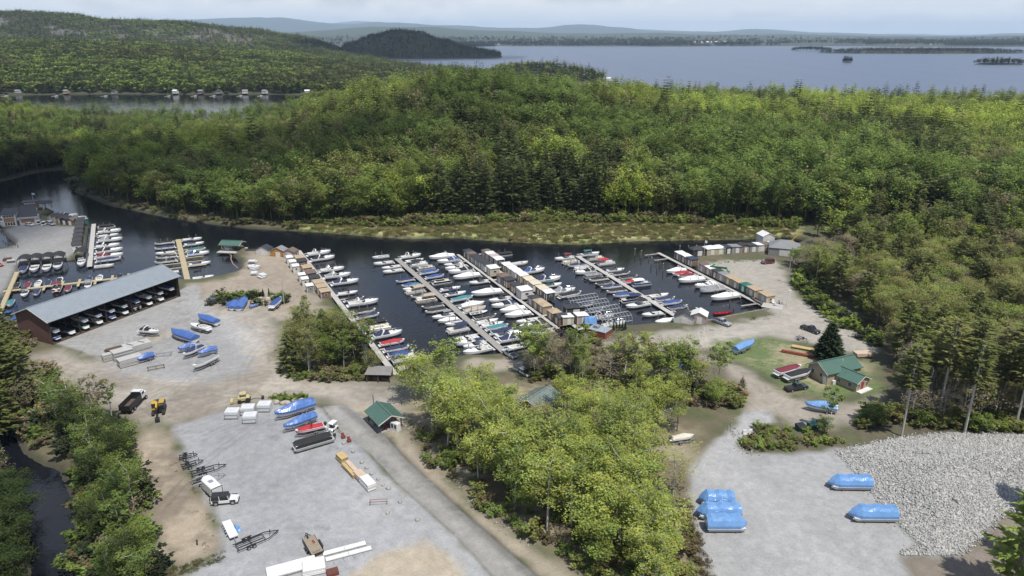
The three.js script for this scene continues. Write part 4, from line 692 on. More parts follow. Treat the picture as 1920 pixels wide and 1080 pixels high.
const KINDNAME = { c: (h, v) => `${CNAME[h]} cruiser ${v === '-' ? 'with radar arch' : 'with ' + CNAME[v] + ' canvas'}`, r: (h, v) => `${CNAME[h]} ${v === '-' ? 'topless runabout' : 'runabout with ' + CNAME[v] + ' top'}`, m: (h, v) => `${CNAME[h]} runabout under ${CNAME[v]} cover`, a: (h, v) => `${CNAME[h]} tower boat under ${CNAME[v]} cover`, p: (h, v) => `${CNAME[h]} pontoon ${v === '-' ? 'without top' : 'with ' + CNAME[v] + ' top'}`, k: (h, v) => `small ${CNAME[h]} skiff`, h: (h, v) => `${CNAME[h]} cruiser shrouded in ${CNAME[v]}` };
const BOATNAME = { c: 'cabin_cruiser', r: 'runabout', m: 'covered_runabout', a: 'tow_boat', p: 'pontoon_boat', k: 'skiff', h: 'covered_cruiser' };
const protoBoat = {};
function boat(kind, hull, cov, L, x, y, z, turn, where, group) {
  const key = kind + hull + cov + L; let o = protoBoat[key];
  if (o) { o = o.clone(); o.name = nm(BOATNAME[kind]); scene.add(o); } else { o = protoBoat[key] = new THREE.Group(); addTop(o, BOATNAME[kind]); boatKit[kind](o, L, hull, cov); }
  o.position.set(x, y, z); o.rotation.set(0, turn, 0); o.userData = { label: `${KINDNAME[kind](hull, cov)}${where ? ', ' + where : ''}`, category: 'boat' }; if (group) o.userData.group = group;
  return o;
}
const beamOf = (k, L) => k === 'p' ? 2.6 : L * .33;
// ---------------------------------------------------------------- docks with fingers and piles, their boats and their sheds
const DECK = M('weathered_planks', .30, .285, .26, .9, {}), DECKY = M('new_planks', .42, .35, .21, .85), PILE = M('pile_wood', .20, .175, .15, .95), DECKW = M('pale_planks', .46, .44, .41, .85);
function dock(o) { // {name, p0, p1: pixel ends, w, label, mat, left, right, reachL, reachR}
  const a = G(...o.p0, .6), b = G(...o.p1, .6), len = Math.hypot(b[0] - a[0], b[1] - a[1]), dx = (b[0] - a[0]) / len, dz = (b[1] - a[1]) / len;
  const nx = dz, nz = -dx;                              // towards the left of someone who walks ashore is -n
  const sideSign = nx > 0 ? 1 : -1;                      // +1: n points to +x
  const R = [nx * sideSign, nz * sideSign];              // unit vector to the right in the photograph
  const root = thing(o.name, o.label, o.cat || 'dock', a[0], 0, a[1], 0);
  const pt = (u, v) => [dx * u + R[0] * v, dz * u + R[1] * v];
  const P3 = (u, v, y) => { const q = pt(u, v); return [q[0], y, q[1]]; };
  const planks = []; // deck boards across the walkway
  if (!o.nowalk) {
    const w = mb(); const stepU = 1.6; for (let u = 0; u < len; u += stepU) { const e = Math.min(len, u + stepU - .04); w.bar(P3(u, 0, .62 + .012 * Math.sin(u * 7)), P3(e, 0, .62 + .012 * Math.sin(u * 7)), o.w, .12); } w.build('walkway', o.mat || DECK, root);
    const bm = mb(); for (const s of [-1, 1]) bm.bar(P3(0, s * (o.w / 2 - .15), .44), P3(len, s * (o.w / 2 - .15), .44), .2, .24); bm.build('stringer', PILE, root);
  }
  for (const side of [-1, 1]) {
    const list = (side < 0 ? o.left : o.right) || '';
    const off = side < 0 ? (o.offL ?? o.w / 2) : (o.offR ?? o.w / 2);
    const B = list.trim().split(/\s+/).filter(Boolean).map(t => { const [px, py, k, h, c, L] = t.split(','); const q = G(+px, +py, .8); return { u: (q[0] - a[0]) * dx + (q[1] - a[1]) * dz, v: (q[0] - a[0]) * R[0] + (q[1] - a[1]) * R[1], k, h, c, L: +L }; }).sort((p, q) => p.u - q.u);
    for (let it = 0; it < 60; it++) for (let i = 1; i < B.length; i++) { const need = (beamOf(B[i].k, B[i].L) + beamOf(B[i - 1].k, B[i - 1].L)) / 2 + .2, gap = B[i].u - B[i - 1].u; if (gap < need) { B[i].u += (need - gap) / 2; B[i - 1].u -= (need - gap) / 2; } }
    const turn = Math.atan2(-R[1] * side, R[0] * side);
    B.forEach((q, i) => {
      const v = side * (off + .6 + hash2(i * 7, Math.round(q.u * 3)) * .9 + q.L / 2), p = pt(q.u, v);
      boat(q.k, q.h, q.c, q.L, a[0] + p[0], .0, a[1] + p[1], turn + (hash2(i, Math.round(q.u * 9)) - .5) * .13, `${NTH[i]} from outer end, ${side < 0 ? 'left' : 'right'} side, ${o.say}`);
      if (i % 2 === 0 || i === B.length - 1) { // finger and piles beside every other boat
        const uf = q.u - beamOf(q.k, q.L) / 2 - .15, l = Math.min(q.L * .8, 7); if (i % 2 === 0) { mb().bar(P3(uf, side * off, .56), P3(uf, side * (off + l), .56), .62, .12).build('finger_pier', o.mat || DECK, root); }
        for (const vv of [l, l * .55]) { const p0 = P3(uf - .4, side * (off + vv), -1), w = mb().tube(p0, [p0[0], 1.9 + hash2(i, 3) * .5, p0[2]], .13, .12, 6); w.build('pile', PILE, root); }
      }
    });
  }
  return { a, dx, dz, R, len, root, pt, P3 };
}
// ---- little boathouses on the docks
const ROOFC = { w: [.74, .73, .71], k: [.035, .036, .042], t: [.40, .31, .21], n: [.03, .04, .075], b: [.15, .11, .085], g: [.22, .225, .235], p: [.46, .37, .38], G: [.02, .14, .11], c: [.60, .53, .40], o: [.42, .22, .06] };
const WALLC = { t: [.36, .27, .17], b: [.20, .125, .085], w: [.62, .60, .57], g: [.26, .26, .25], p: [.42, .33, .31], c: [.50, .43, .30], m: [.13, .04, .035], k: [.05, .05, .05], o: [.45, .22, .05], G: [.02, .17, .12], r: [.26, .07, .045] };
const RN = { w: 'white', k: 'black', t: 'tan', n: 'navy', b: 'brown', g: 'grey', p: 'pinkish', G: 'green', c: 'cream', o: 'orange' }, WN = { t: 'tan', b: 'brown', w: 'white', g: 'grey', p: 'dusty pink', c: 'cream', m: 'dark red', k: 'black', o: 'orange', G: 'green', r: 'red-brown' };
const roofM = k => M('shed_roof_' + k, ...ROOFC[k], k === 'w' ? .5 : .8), wallM = k => M('shed_wall_' + k, ...WALLC[k], .85), TRIM = M('trim_white', .68, .66, .62, .6), DOORM = M('door_dark', .07, .055, .045, .6);
const protoShed = {};
function shed(x, y, z, turn, w, d, h, roof, wall, style, label, name = 'dock_shed', cat = 'shed') {
  const key = [w, d, h, roof, wall, style].join(); let o = protoShed[key];
  if (o) { o = o.clone(); o.name = nm(name); scene.add(o); }
  else {
    o = protoShed[key] = addTop(new THREE.Group(), name);
    const wl = mb(), hw = w / 2, hd = d / 2;
    const ring = [[-hw, -hd], [hw, -hd], [hw, hd], [-hw, hd]];
    for (let i = 0; i < 4; i++) { const p = ring[i], q = ring[(i + 1) % 4]; wl.quad([p[0], 0, p[1]], [q[0], 0, q[1]], [q[0], h, q[1]], [p[0], h, p[1]]); }
    const e = .22, ov = (y0, y1, ins) => [[-hw - e + ins, y0, -hd - e + ins], [hw + e - ins, y0, -hd - e + ins], [hw + e - ins, y0, hd + e - ins], [-hw - e + ins, y0, hd + e - ins]];
    const rf = mb();
    if (style === 'f') { const tl = .22; rf.loft([ov(h, 0, 0), ov(h + .14, 0, 0)].map((s, i) => s.map(q => [q[0], q[1] + (q[0] > 0 ? 0 : tl), q[2]])), true, true); for (const s of [-1, 1]) wl.tri([-hw, h, s * hd], [hw, h, s * hd], [-hw, h + tl, s * hd]); wl.quad([-hw, h, -hd], [-hw, h, hd], [-hw, h + tl, hd], [-hw, h + tl, -hd]); }
    else if (style === 'g') { const rh = w * .24, pr = (zz, t) => [[-hw - e, h - .08 + t, zz], [0, h + rh + t, zz], [hw + e, h - .08 + t, zz]]; for (const [p, q] of [[0, 1], [1, 2]]) { const A0 = pr(-hd - e, 0), A1 = pr(-hd - e, .1), B0 = pr(hd + e, 0), B1 = pr(hd + e, .1); rf.loft([[A0[p], A0[q], A1[q], A1[p]], [B0[p], B0[q], B1[q], B1[p]]], true, true); } for (const s of [-1, 1]) wl.tri([-hw, h, s * hd], [hw, h, s * hd], [0, h + rh - .02, s * hd]); }
    else { const rh = w * .2; rf.loft([ov(h, 0, 0), ov(h + .08, 0, 0), ov(h + rh, 0, hw * .72)], true, true); }
    wl.build('wall', wallM(wall), o);
    const r = rf.build('roof', roofM(roof), o);
    for (const s of [-1, 1]) { mb().box(s * .2, h * .45, s * (hd + .03), w * .34, h * .8, .05).build('door', s > 0 ? TRIM : DOORM, o); }
    const win = mb().box(hw + .03, h * .6, 0, .05, h * .28, d * .34).build('window', TRIM, o); win.add(mb().box(hw + .045, h * .6, 0, .05, h * .22, d * .28).build('pane', GLASS));
    for (const sx of [-1, 1]) for (const sz of [-1, 1]) mb().box(sx * hw, h / 2, sz * hd, .13, h, .13).build('corner_board', style === 'f' ? TRIM : wallM(wall), o);
  }
  o.position.set(x, y, z); o.rotation.set(0, turn, 0); o.userData = { label, category: cat };
  return o;
}
function shedRow(D, list, say, y = .68, base = .6) { // px,py,roof,wall,style,w,d,h
  const S = list.trim().split(/\s+/).map(t => { const [px, py, rf, wl, st, w, d, h] = t.split(','); const q = G(+px, +py, base + (+h || 2.4) * .9); return { u: (q[0] - D.a[0]) * D.dx + (q[1] - D.a[1]) * D.dz, v: (q[0] - D.a[0]) * D.R[0] + (q[1] - D.a[1]) * D.R[1], rf, wl, st, w: +w || 3.2, d: +d || 3, h: +h || 2.4 }; }).sort((p, q) => p.u - q.u);
  for (let it = 0; it < 60; it++) for (let i = 1; i < S.length; i++) { const need = (S[i].w + S[i - 1].w) / 2 + .5, gap = S[i].u - S[i - 1].u; if (gap < need) { S[i].u += (need - gap) / 2; S[i - 1].u -= (need - gap) / 2; } }
  const turn = Math.atan2(-D.dz, D.dx);
  S.forEach((q, i) => { const v = D.fixV ?? q.v, p = D.pt(q.u, v); shed(D.a[0] + p[0], y, D.a[1] + p[1], turn, q.w, q.d, q.h, q.rf, q.wl, q.st, `${WN[q.wl]} shed with ${RN[q.rf]} roof, ${NTH[i]} from the far end of ${say}`); });
  return S;
}
// long shed dock on the left shore of the basin
const dA = dock({ name: 'dock', p0: [560, 470], p1: [772, 742], w: 1.6, say: 'left shore dock', label: 'narrow plank dock along the left shore of the basin with cruisers', mat: DECKW, offR: 1, right:
  `597,474,c,w,-,9 605,484,c,w,k,9 619,505,c,w,-,8.5 627,517,c,w,g,9 635,530,c,w,n,9 645,549,r,g,-,6.5 652,561,m,g,k,6.5 667,569,c,w,-,9.5 677,583,m,w,k,7 682,592,m,w,n,7 695,606,p,k,k,7 700,617,p,c,-,7 715,628,c,w,n,8.5 731,641,m,w,r,7 733,654,m,w,n,7 738,664,m,n,n,7 742,674,p,w,b,7 757,688,k,w,-,6` });
dA.fixV = -3.0;
shedRow(dA, `566,484,t,t,f,3.2 575,490,k,b,f,3.2 583,502,t,t,f,3.4 592,512,b,b,f,3.2 599,521,k,b,f,3 606,530,t,t,f,3.2 612,538,t,b,f,3.2 616,547,t,b,f,3`, 'the shore row', .95);
dA.fixV = -6.4;
shedRow(dA, `556,484,w,w,f,2.2,2 563,492,w,w,f,2.2,2 569,500,w,w,f,2.2,2 583,516,w,w,f,2,2 588,524,w,w,f,2,2 593,537,w,g,f,2,2`, 'the small shore boxes', 1.15);
// middle pier
const dB = dock({ name: 'dock', p0: [744, 485], p1: [957, 670], w: 2.0, say: 'long middle pier', label: 'long straight grey plank pier with boats on both sides', left:
  `703,482,k,w,T,6.5 713,493,r,w,-,7.5 717,502,r,w,-,7 730,508,r,w,-,7.5 747,526,m,w,n,6.5 755,535,m,w,b,6.5 762,541,r,w,T,6.5 768,547,p,c,t,7 775,555,a,w,k,6.8 787,563,p,t,t,7 795,575,a,k,k,7 803,583,m,w,k,7 820,593,r,w,g,7 825,601,m,w,w,6.5 827,609,k,w,-,5.5 848,619,p,w,n,7 859,635,r,w,-,7 867,642,c,w,-,8 878,648,r,w,n,7 886,658,c,w,-,8.5`, right:
  `752,482,c,w,-,8 757,490,r,w,-,7 762,498,p,w,k,7 769,506,p,g,-,7 782,512,m,w,b,7 788,521,m,w,b,6.8 800,532,p,k,-,7.2 813,545,r,w,k,7 825,554,r,w,n,7 837,563,m,w,T,7.5 851,576,h,w,w,8 858,584,m,w,t,7.5 870,590,k,k,k,6 880,598,m,k,k,7.5 888,606,r,w,-,6.8 890,613,r,w,-,6.8 898,618,m,w,T,7 906,626,m,w,n,7.2 912,632,r,w,n,7.5 922,641,c,w,n,9 939,654,r,w,-,7` });
// double shed dock
const dC = dock({ name: 'dock', p0: [884, 474], p1: [1090, 618], w: 2.2, say: 'double shed dock', label: 'wide dock carrying two rows of little boathouses', mat: DECKW, offL: 6.4, offR: 6.2, left:
  `828,481,h,w,w,10 844,488,c,w,b,9 854,494,r,g,g,7.5 862,501,c,w,-,9 870,507,c,w,k,9.5 879,517,h,w,w,10 902,527,r,w,k,7 921,547,h,w,w,10.5 945,559,r,w,k,7.5 957,569,c,w,n,8.5 963,579,h,w,w,8.5 981,587,h,w,w,8.5 996,599,r,w,-,7 1012,607,c,w,k,8.5 1022,620,r,w,k,7.5`, right:
  `938,477,p,k,k,7 966,494,k,w,-,7 989,509,c,w,b,9 1023,524,c,w,n,9.5 1032,534,r,w,G,7 1049,546,c,w,g,8.5 1058,553,m,w,k,8.5` });
{ // outer walkways of that dock
  const w = mb(); for (const v of [-5.7, 5.5]) w.bar(dC.P3(0, v, .61), dC.P3(dC.len * (v < 0 ? .96 : .62), v, .61), 1.1, .12); w.build('walkway', DECKW, dC.root);
  const c = mb(); for (let u = 3; u < dC.len * .95; u += 6.2) c.bar(dC.P3(u, -6, .585), dC.P3(u, u < dC.len * .6 ? 5.8 : 1, .585), 1.0, .1); c.build('cross_walk', DECKW, dC.root);
}
dC.fixV = -3.2;
shedRow(dC, `872,474,k,k,h,3.2 876,479,b,t,h,3.2 884,482,k,g,f,3.2 890,487,k,g,f,3.2 897,491,k,g,f,3.2 904,497,k,w,f,3.2 914,504,w,c,f,3.6,3.4,2.8 936,519,b,p,h,3.6,3.6,2.6 945,526,k,b,f,3.4 960,536,k,b,f,3.2 972,545,w,w,f,3.8,3.8,2.9 996,563,k,p,h,3.2 1004,566,t,t,h,3.2 1013,572,t,t,h,3.2 1034,586,t,t,h,3.4 1044,595,k,b,g,3.4`, 'the left double row');
dC.fixV = 3.2;
shedRow(dC, `897,475,b,p,h,3.2 909,477,w,t,f,3.2 917,483,p,b,f,3.2 926,487,w,k,f,3.4 944,498,w,m,f,3.2 954,505,w,c,f,3.2 963,510,w,w,f,3.2 974,517,w,t,f,3.2 986,525,c,t,f,3.4 996,533,c,w,f,3.4 1008,542,c,b,f,3.6 1026,549,w,k,f,3`, 'the right double row');
shed(...(() => { const q = G(1062, 606, .9); return [q[0], .9, q[1]]; })(), .3, 3.2, 3, 2.3, 'w', 'c', 'f', 'cream shed with a speckled white flat roof among the saplings');
shed(...(() => { const q = G(1089, 604, .9); return [q[0], .9, q[1]]; })(), .3, 3.4, 3, 2.4, 'w', 'p', 'f', 'dusty pink shed with white roof beside the hooped shelters');
shed(...(() => { const q = G(1076, 588, .9); return [q[0], .9, q[1]]; })(), .3, 6, 3, 2.2, 'k', 'k', 'f', 'black low shed roof behind the hooped boat shelters');
// fourth pier
const dD = dock({ name: 'dock', p0: [1082, 480], p1: [1272, 596], w: 1.7, say: 'pale fourth pier', label: 'pale narrow pier with runabouts between the shed docks', mat: DECKW, left:
  `1060,483,r,w,m,8 1069,491,p,c,-,7 1084,496,a,w,n,7.5 1094,503,p,w,-,7 1106,508,c,w,k,8 1117,516,p,g,g,7 1126,522,m,w,k,7.2 1141,529,m,k,k,7 1148,536,a,w,n,7.5 1163,543,m,w,k,7.2 1174,551,m,w,b,7.2 1193,560,p,n,n,7.5 1210,569,r,w,k,8.5 1240,585,r,c,-,7 1256,599,m,w,w,7`, right:
  `1094,477,r,w,G,8 1107,485,p,c,g,7 1124,494,p,w,r,7.4 1148,506,r,w,k,7 1155,513,m,w,k,7 1168,520,m,k,k,7 1179,527,m,w,r,7 1188,533,p,b,w,7.2 1235,553,r,w,-,7 1242,560,m,w,n,7 1253,567,m,w,b,7 1270,575,m,n,n,7 1282,583,a,w,k,8` });
// right shed dock along the gravel
const dE = dock({ name: 'dock', p0: [1234, 474], p1: [1440, 578], w: 1.4, say: 'right shed dock', label: 'plank dock with tan sheds along the right gravel landing', mat: DECKW, left:
  `1267,507,h,w,w,8 1275,512,m,w,r,7.5 1281,517,m,w,m,8 1300,524,h,w,w,10 1325,534,c,w,w,8.5 1342,541,h,w,g,9.5 1367,555,h,w,w,10.5` });
{ const w = mb(); for (const u of [1, 8, 60, 74]) w.bar(dE.P3(u, 0, .56), dE.P3(u, -6.5, .56), .8, .12); w.build('finger_pier', DECK, dE.root); for (let u = 0; u < dE.len - 4; u += 4.3) { const p = dE.P3(u, -(u < 22 ? 8 : 9.5) + (u % 3), -1); mb().tube(p, [p[0], 1.9, p[2]], .13, .12, 6).build('pile', PILE, dE.root); } }
dE.fixV = 2.7;
shedRow(dE, `1262,480,w,b,f,3.4 1271,484,w,b,f,3.2 1282,489,n,b,f,3.2 1306,502,b,p,f,3.2 1319,506,w,t,f,3.4 1329,514,k,b,f,3.2 1338,520,g,p,f,3 1354,526,t,t,f,3.6 1369,532,t,t,f,3.6 1382,538,G,G,h,3.4 1400,546,t,t,f,4 1430,556,t,c,f,4.2`, 'the right dock', 1.0);
// the row of sheds at the channel, right
{
  const a = G(1296, 481), b = G(1470, 468), dx = b[0] - a[0], dz = b[1] - a[1], l = Math.hypot(dx, dz), t = Math.atan2(-dz, dx);
  const L = [['k', 'k', 'h', 5.5, 1308], ['w', 'c', 'h', 4.2, 1331], ['w', 'c', 'h', 4.2, 1346], ['n', 'k', 'f', 4, 1361], ['g', 'g', 'f', 4.2, 1377], ['k', 'b', 'g', 3.6, 1393], ['k', 'g', 'f', 4.4, 1408], ['w', 'w', 'f', 4, 1424], ['b', 't', 'f', 4.2, 1438], ['w', 'b', 'f', 4.2, 1453]];
  L.forEach(([r, w, s, wd, px], i) => { const f = (px - 1296) / 174, q = [a[0] + dx * f, a[1] + dz * f]; shed(q[0], 1.2, q[1] - 1.5, t, wd, 3.8, 2.5, r, w, s, `${WN[w]} hut with ${RN[r]} roof, ${NTH[i]} from the left in the row by the channel`, 'waterside_hut', 'hut'); });
  const h = G(1448, 470); shed(h[0], 1.2, h[1] - 9, .2, 5, 5, 4, 'w', 'w', 'g', 'tall white boathouse behind the row of channel huts', 'boathouse', 'boathouse');
  const g = G(1478, 482); shed(g[0], 1.2, g[1] - 5, -.35, 11, 9, 3, 'g', 'g', 'h', 'low building with broad grey hip roof behind the right saplings', 'boathouse', 'boathouse');
  for (const [px, py, k, c, s] of [[1377, 467, 'c', '-', 'first'], [1394, 466, 'm', 'k', 'second'], [1424, 465, 'r', '-', 'third']]) { const q = G(px, py, .8); boat(k, 'w', c, 7.5, q[0], 0, q[1], Math.PI / 2 + .2, `${s} from the left behind the channel huts`); }
}
shed(...(() => { const q = G(1312, 606); return [q[0], 1.2, q[1] - 1]; })(), -.35, 4.4, 4, 2.6, 'w', 'p', 'g', 'white-roofed pinkish shed at the shore end of the fourth pier');
shed(...(() => { const q = G(1284, 606); return [q[0], 1.2, q[1] - 1]; })(), -.35, 5.5, 3, 2, 'k', 'w', 'g', 'low white shed with dark roof beside the white-roofed pink shed');
{ const q = G(1356, 588, .2); const o = thing('canoe', 'bright red canoe lying at the basin wall', 'canoe', q[0], .05, q[1], .15); hullPart(6.2, 1.3, .5, -.1).build('hull', gel('r'), o); mb().box(-1.2, .42, 0, .25, .05, 1.1).box(1.1, .42, 0, .25, .05, 1.0).build('thwart', gel('r'), o); }
{ const a = G(1318, 603), b = G(1440, 579), o = thing('seawall', 'grey timber wall along the inner end of the basin', 'seawall', a[0], 0, a[1]); const n = 9; for (let i = 0; i < n; i++) { const p = t => [(b[0] - a[0]) * t, .55, (b[1] - a[1]) * t - .3]; mb().bar(p(i / n + .004), p((i + 1) / n - .004), .25, 1.5).build('panel', DECK, o); } }
// piles standing alone off the right dock
[[1190, 480], [1202, 484], [1221, 497], [1232, 503], [1243, 509], [1274, 475], [1290, 475], [1305, 474]].forEach(([px, py], i) => { const q = G(px, py, 0), o = thing('mooring_pile', `slim free standing mooring pile, ${NTH[i < 5 ? i : i - 5]} ${i < 5 ? 'from the left off the right shed dock' : 'from the left behind the right shed dock'}`, 'pile', q[0], 0, q[1], 0, 'free mooring piles'); mb().tube([0, -1, 0], [0, 3, 0], .16, .14, 7).build('post', PILE, o); mb().tube([0, 3, 0], [0, 3.18, 0], .17, .05, 7).build('cap', TRIM, o); });
// pier beside the barn
const dF = dock({ name: 'dock', p0: [334, 449], p1: [353, 531], w: 1.9, say: 'yellow plank pier', label: 'yellow plank pier behind the boat barn', mat: DECKY, left:
  `312,454,m,w,k,7 315,463,m,w,n,7.5 320,472,r,w,-,7 320,480,m,w,k,7.5 321,488,a,w,k,7.5 339,507,k,w,-,5.5`, right: `356,448,r,w,-,7.5 358,457,r,w,n,7.5 364,467,m,w,G,7 362,476,c,w,b,8 369,494,r,w,k,7.5 374,520,r,w,-,7` });
{ const w = mb(); for (const u of [22, 30, 36, 42]) { w.bar(dF.P3(u, -7, .56), dF.P3(u, 7.5, .56), .7, .12); } w.build('finger_pier', DECKY, dF.root); }
// left marina
const dG = dock({ name: 'dock', p0: [176, 420], p1: [168, 500], w: 1.7, say: 'far left dock', label: 'white edged dock beside the dark roofed shed column', mat: DECKW, right:
  `199,424,p,k,k,7 199,434,c,w,-,9 199,441,r,w,-,7.5 200,450,c,w,g,9 206,460,c,w,-,8.5 202,470,c,w,k,9.5 201,480,c,w,m,9.5 195,487,m,w,n,8.5 192,498,k,w,-,6.5` });
dG.fixV = -4.6;
shedRow(dG, `160,414,k,k,g,4 158,421,k,k,g,4 157,428,k,k,g,4 155,436,k,b,g,4 154,444,k,k,g,4 153,452,k,b,g,4 152,460,k,w,g,4`, 'the dark left column', 1.1);
{
  const mk = (px, py, label, roof) => { const q = G(px, py, .7), o = thing('boat_canopy', label, 'canopy', q[0], 0, q[1], .42); const w = mb(); for (const x of [-2, 2]) for (const z of [-3, 3]) w.tube([x, -.5, z], [x, 3, z], .08, .08, 5); w.build('post', PILE, o); const r = mb(), S = (y, t) => Array.from({ length: 9 }, (_, i) => { const a = (i / 8 - .5) * 2; return [a * 2.3, 3 + 1.0 * (1 - a * a) + t, y]; }); r.loft([S(-3.4, 0), S(3.4, 0)], false).loft([S(-3.4, .06), S(3.4, .06)], false); r.build('canvas_roof', canvas(roof), o); return q; };
  const names = ['leftmost', 'second from the left', 'third from the left', 'fourth from the left'];
  [[48, 497], [69, 495], [91, 493], [111, 491]].forEach(([px, py], i) => { mk(px, py, `dark rounded boat canopy, ${names[i]} by the parking area`, 'k'); });
  mk(154, 483, 'dark boat canopy at the foot of the far left dock', 'k');
  [[45, 505, 'm', 'n'], [66, 503, 'r', '-'], [89, 502, 'r', '-'], [110, 498, 'r', 'k'], [154, 493, 'c', '-']].forEach(([px, py, k, c], i) => { const q = G(px, py, .6); boat(k, 'w', c, 8.5, q[0], 0, q[1] + .5, -Math.PI / 2 + .45, i < 4 ? `under the ${names[i]} dark canopy` : 'under the canopy of the far left dock'); });
  const a = G(0, 547, .6), b = G(300, 512, .6), dx = b[0] - a[0], dz = b[1] - a[1], l = Math.hypot(dx, dz), o = thing('dock', 'yellowish floating dock with short fingers behind the barn roof', 'dock', a[0], 0, a[1]);
  mb().bar([0, .55, 0], [dx, .55, dz], 1.6, .16).build('walkway', DECKY, o);
  for (let i = 0; i < 7; i++) { const f = .16 + i * .105, x = dx * f, z = dz * f; mb().bar([x - dz / l * -4.2, .53, z - dx / l * 4.2], [x + dz / l * -4.2, .53, z + dx / l * 4.2], .8, .14).build('finger_pier', DECKY, o); }
  const c = G(33, 512, .6), d = G(-2, 590, .6), e = thing('gangway', 'long sloping yellow walkway at the left edge beside the barn', 'walkway', c[0], 0, c[1]); mb().bar([0, 1.0, 0], [d[0] - c[0], .6, d[1] - c[1]], 1.5, .18).build('deck', DECKY, e); mb().bar([.7, 1.25, 0], [d[0] - c[0] + .7, .85, d[1] - c[1]], .12, .12).build('edge_rail', DECKY, e);
  const up = Math.PI / 2, perp = Math.atan2(-dx / l, -dz / l) + 0, say = 'yellow floating dock';
  const FD = [[31, 535, 'm', 'k', 'k', 0], [52, 534, 'm', 'w', 'm', 0], [72, 530, 'r', 'w', '-', 0], [90, 530, 'm', 'w', 'n', 0], [112, 524, 'r', 'k', 'k', 0], [107, 541, 'p', 'm', 'm', 1], [127, 541, 'm', 'w', 'm', 1], [167, 523, 'm', 'w', 'n', 0], [165, 535, 'r', 'w', 'g', 1], [187, 520, 'r', 'w', '-', 0], [225, 518, 'm', 'w', 'k', 0], [46, 550, 'r', 'w', 'n', 1], [68, 548, 'm', 'w', 'n', 1], [19, 568, 'm', 'w', 'T', 1]]; for (const dn of [0, 1]) FD.filter(b => b[5] === dn).sort((p, q) => p[0] - q[0]).forEach(([px, py, k, h, cv, down], i) => { const q = G(px, py, .7); boat(k, h, cv, 6.2, q[0], 0, q[1], Math.atan2(-(-dx), (dz)) + (down ? Math.PI : 0), `${NTH[i]} from left, ${down ? 'near' : 'far'} side, ${say}`); });
  [[129, 404], [144, 409]].forEach(([px, py], i) => { const q = G(px, py, .7); boat('c', 'w', i ? '-' : 'n', 8.5, q[0], 0, q[1], .25, `${i ? 'nearer' : 'farther'} of two behind the left huts`); });
  [[10, 410, 'n'], [5, 420, '-']].forEach(([px, py, c], i) => { const q = G(px, py, .7); boat('c', 'w', c, 9, q[0], 0, q[1], 2.4, `${i ? 'nearer' : 'farther'} of two left of the marina office`); });
  [['k', 'c', 100, 409], ['k', 'c', 108, 411], ['k', 't', 116, 413], ['k', 'k', 124, 415], ['b', 'b', 135, 416], ['g', 'G', 149, 416]].forEach(([r, w, px, py], i) => { const q = G(px, py, 2.5); shed(q[0], 1.1, q[1] - 1, -.3, 4, 4, 2.3, r, w, 'g', `${WN[w]} hut with ${RN[r]} roof, ${NTH[i]} from the left by the office lawn`, 'waterside_hut', 'hut'); });
}
// huts on the spit above the shore dock
[[497, 476, 'k', 'w', 'g', 5, 'white hut with black gable roof on the spit'], [525, 479, 'g', 'o', 'g', 5.5, 'orange wooden hut with grey roof on the spit'], [546, 481, 'b', 'p', 'g', 4.5, 'reddish hut at the head of the shore dock']].forEach(([px, py, r, w, s, wd, l]) => { const q = G(px, py); shed(q[0], 1.0, q[1], -.2, wd, 3.6, 2.4, r, w, s, l, 'waterside_hut', 'hut'); });
{ const q = G(472, 473, .8); boat('p', 'k', 'k', 7, q[0], 0, q[1] - 2, .2, 'beside the white hut on the spit'); }
// ---------------------------------------------------------------- buildings
const turnOf = (a, b) => Math.atan2(-(b[1] - a[1]), b[0] - a[0]);
const GREENROOF = M('green_metal_roof', .085, .165, .13, .38, { metalness: .1 }), GREYROOF = M('grey_metal_roof', .29, .325, .36, .42, { metalness: .15 }), BARNRED = M('barn_boards', .115, .052, .038, .9), TANWALL = M('tan_siding', .40, .325, .225, .85), SHINGLE = M('dark_shingles', .055, .058, .07, .9), REDDOOR = M('red_door', .30, .02, .018, .5), WOODB = M('brown_timber', .13, .085, .055, .9), WHITEB = M('white_boards', .72, .71, .69, .55), REDBOARD = M('red_brown_boards', .25, .055, .03, .8);
function gable(o, L, W, h, rise, wallMat, roofMat, ov = .45, noWalls = false) { // ridge along x, centred
  const hw = W / 2, hl = L / 2, k = rise / hw;
  if (!noWalls) { const w = mb(); const R = [[-hl, -hw], [hl, -hw], [hl, hw], [-hl, hw]]; for (let i = 0; i < 4; i++) { const p = R[i], q = R[(i + 1) % 4]; w.quad([p[0], 0, p[1]], [q[0], 0, q[1]], [q[0], h, q[1]], [p[0], h, p[1]]); } for (const s of [-1, 1]) w.tri([s * hl, h, -hw], [s * hl, h, hw], [s * hl, h + rise - .03, 0]); w.build('wall', wallMat, o); }
  for (const s of [-1, 1]) { const S = x => [[x, h + rise, 0], [x, h - k * ov, s * (hw + ov)], [x, h - k * ov + .14, s * (hw + ov)], [x, h + rise + .14, 0]]; const r = mb().loft([S(-hl - ov), S(hl + ov)], true, true).build('roof', roofMat, o); const q = mb(); for (let x = -hl - ov + .3; x < hl + ov; x += .62) q.bar([x, h + rise + .165, s * .05], [x, h - k * ov + .165, s * (hw + ov)], .05, .06); const m = q.build('roof_seam', roofMat, r); m.userData.kind = 'stuff'; }
  mb().bar([-hl - ov, h + rise + .19, 0], [hl + ov, h + rise + .19, 0], .35, .08).build('ridge_cap', roofMat, o);
  for (const s of [-1, 1]) { const f = mb(); for (const g of [-1, 1]) f.bar([s * (hl + ov + .03), h + rise - .02, 0], [s * (hl + ov + .03), h - k * ov, g * (hw + ov)], .06, .22); f.build('barge_board', TRIM, o); }
}
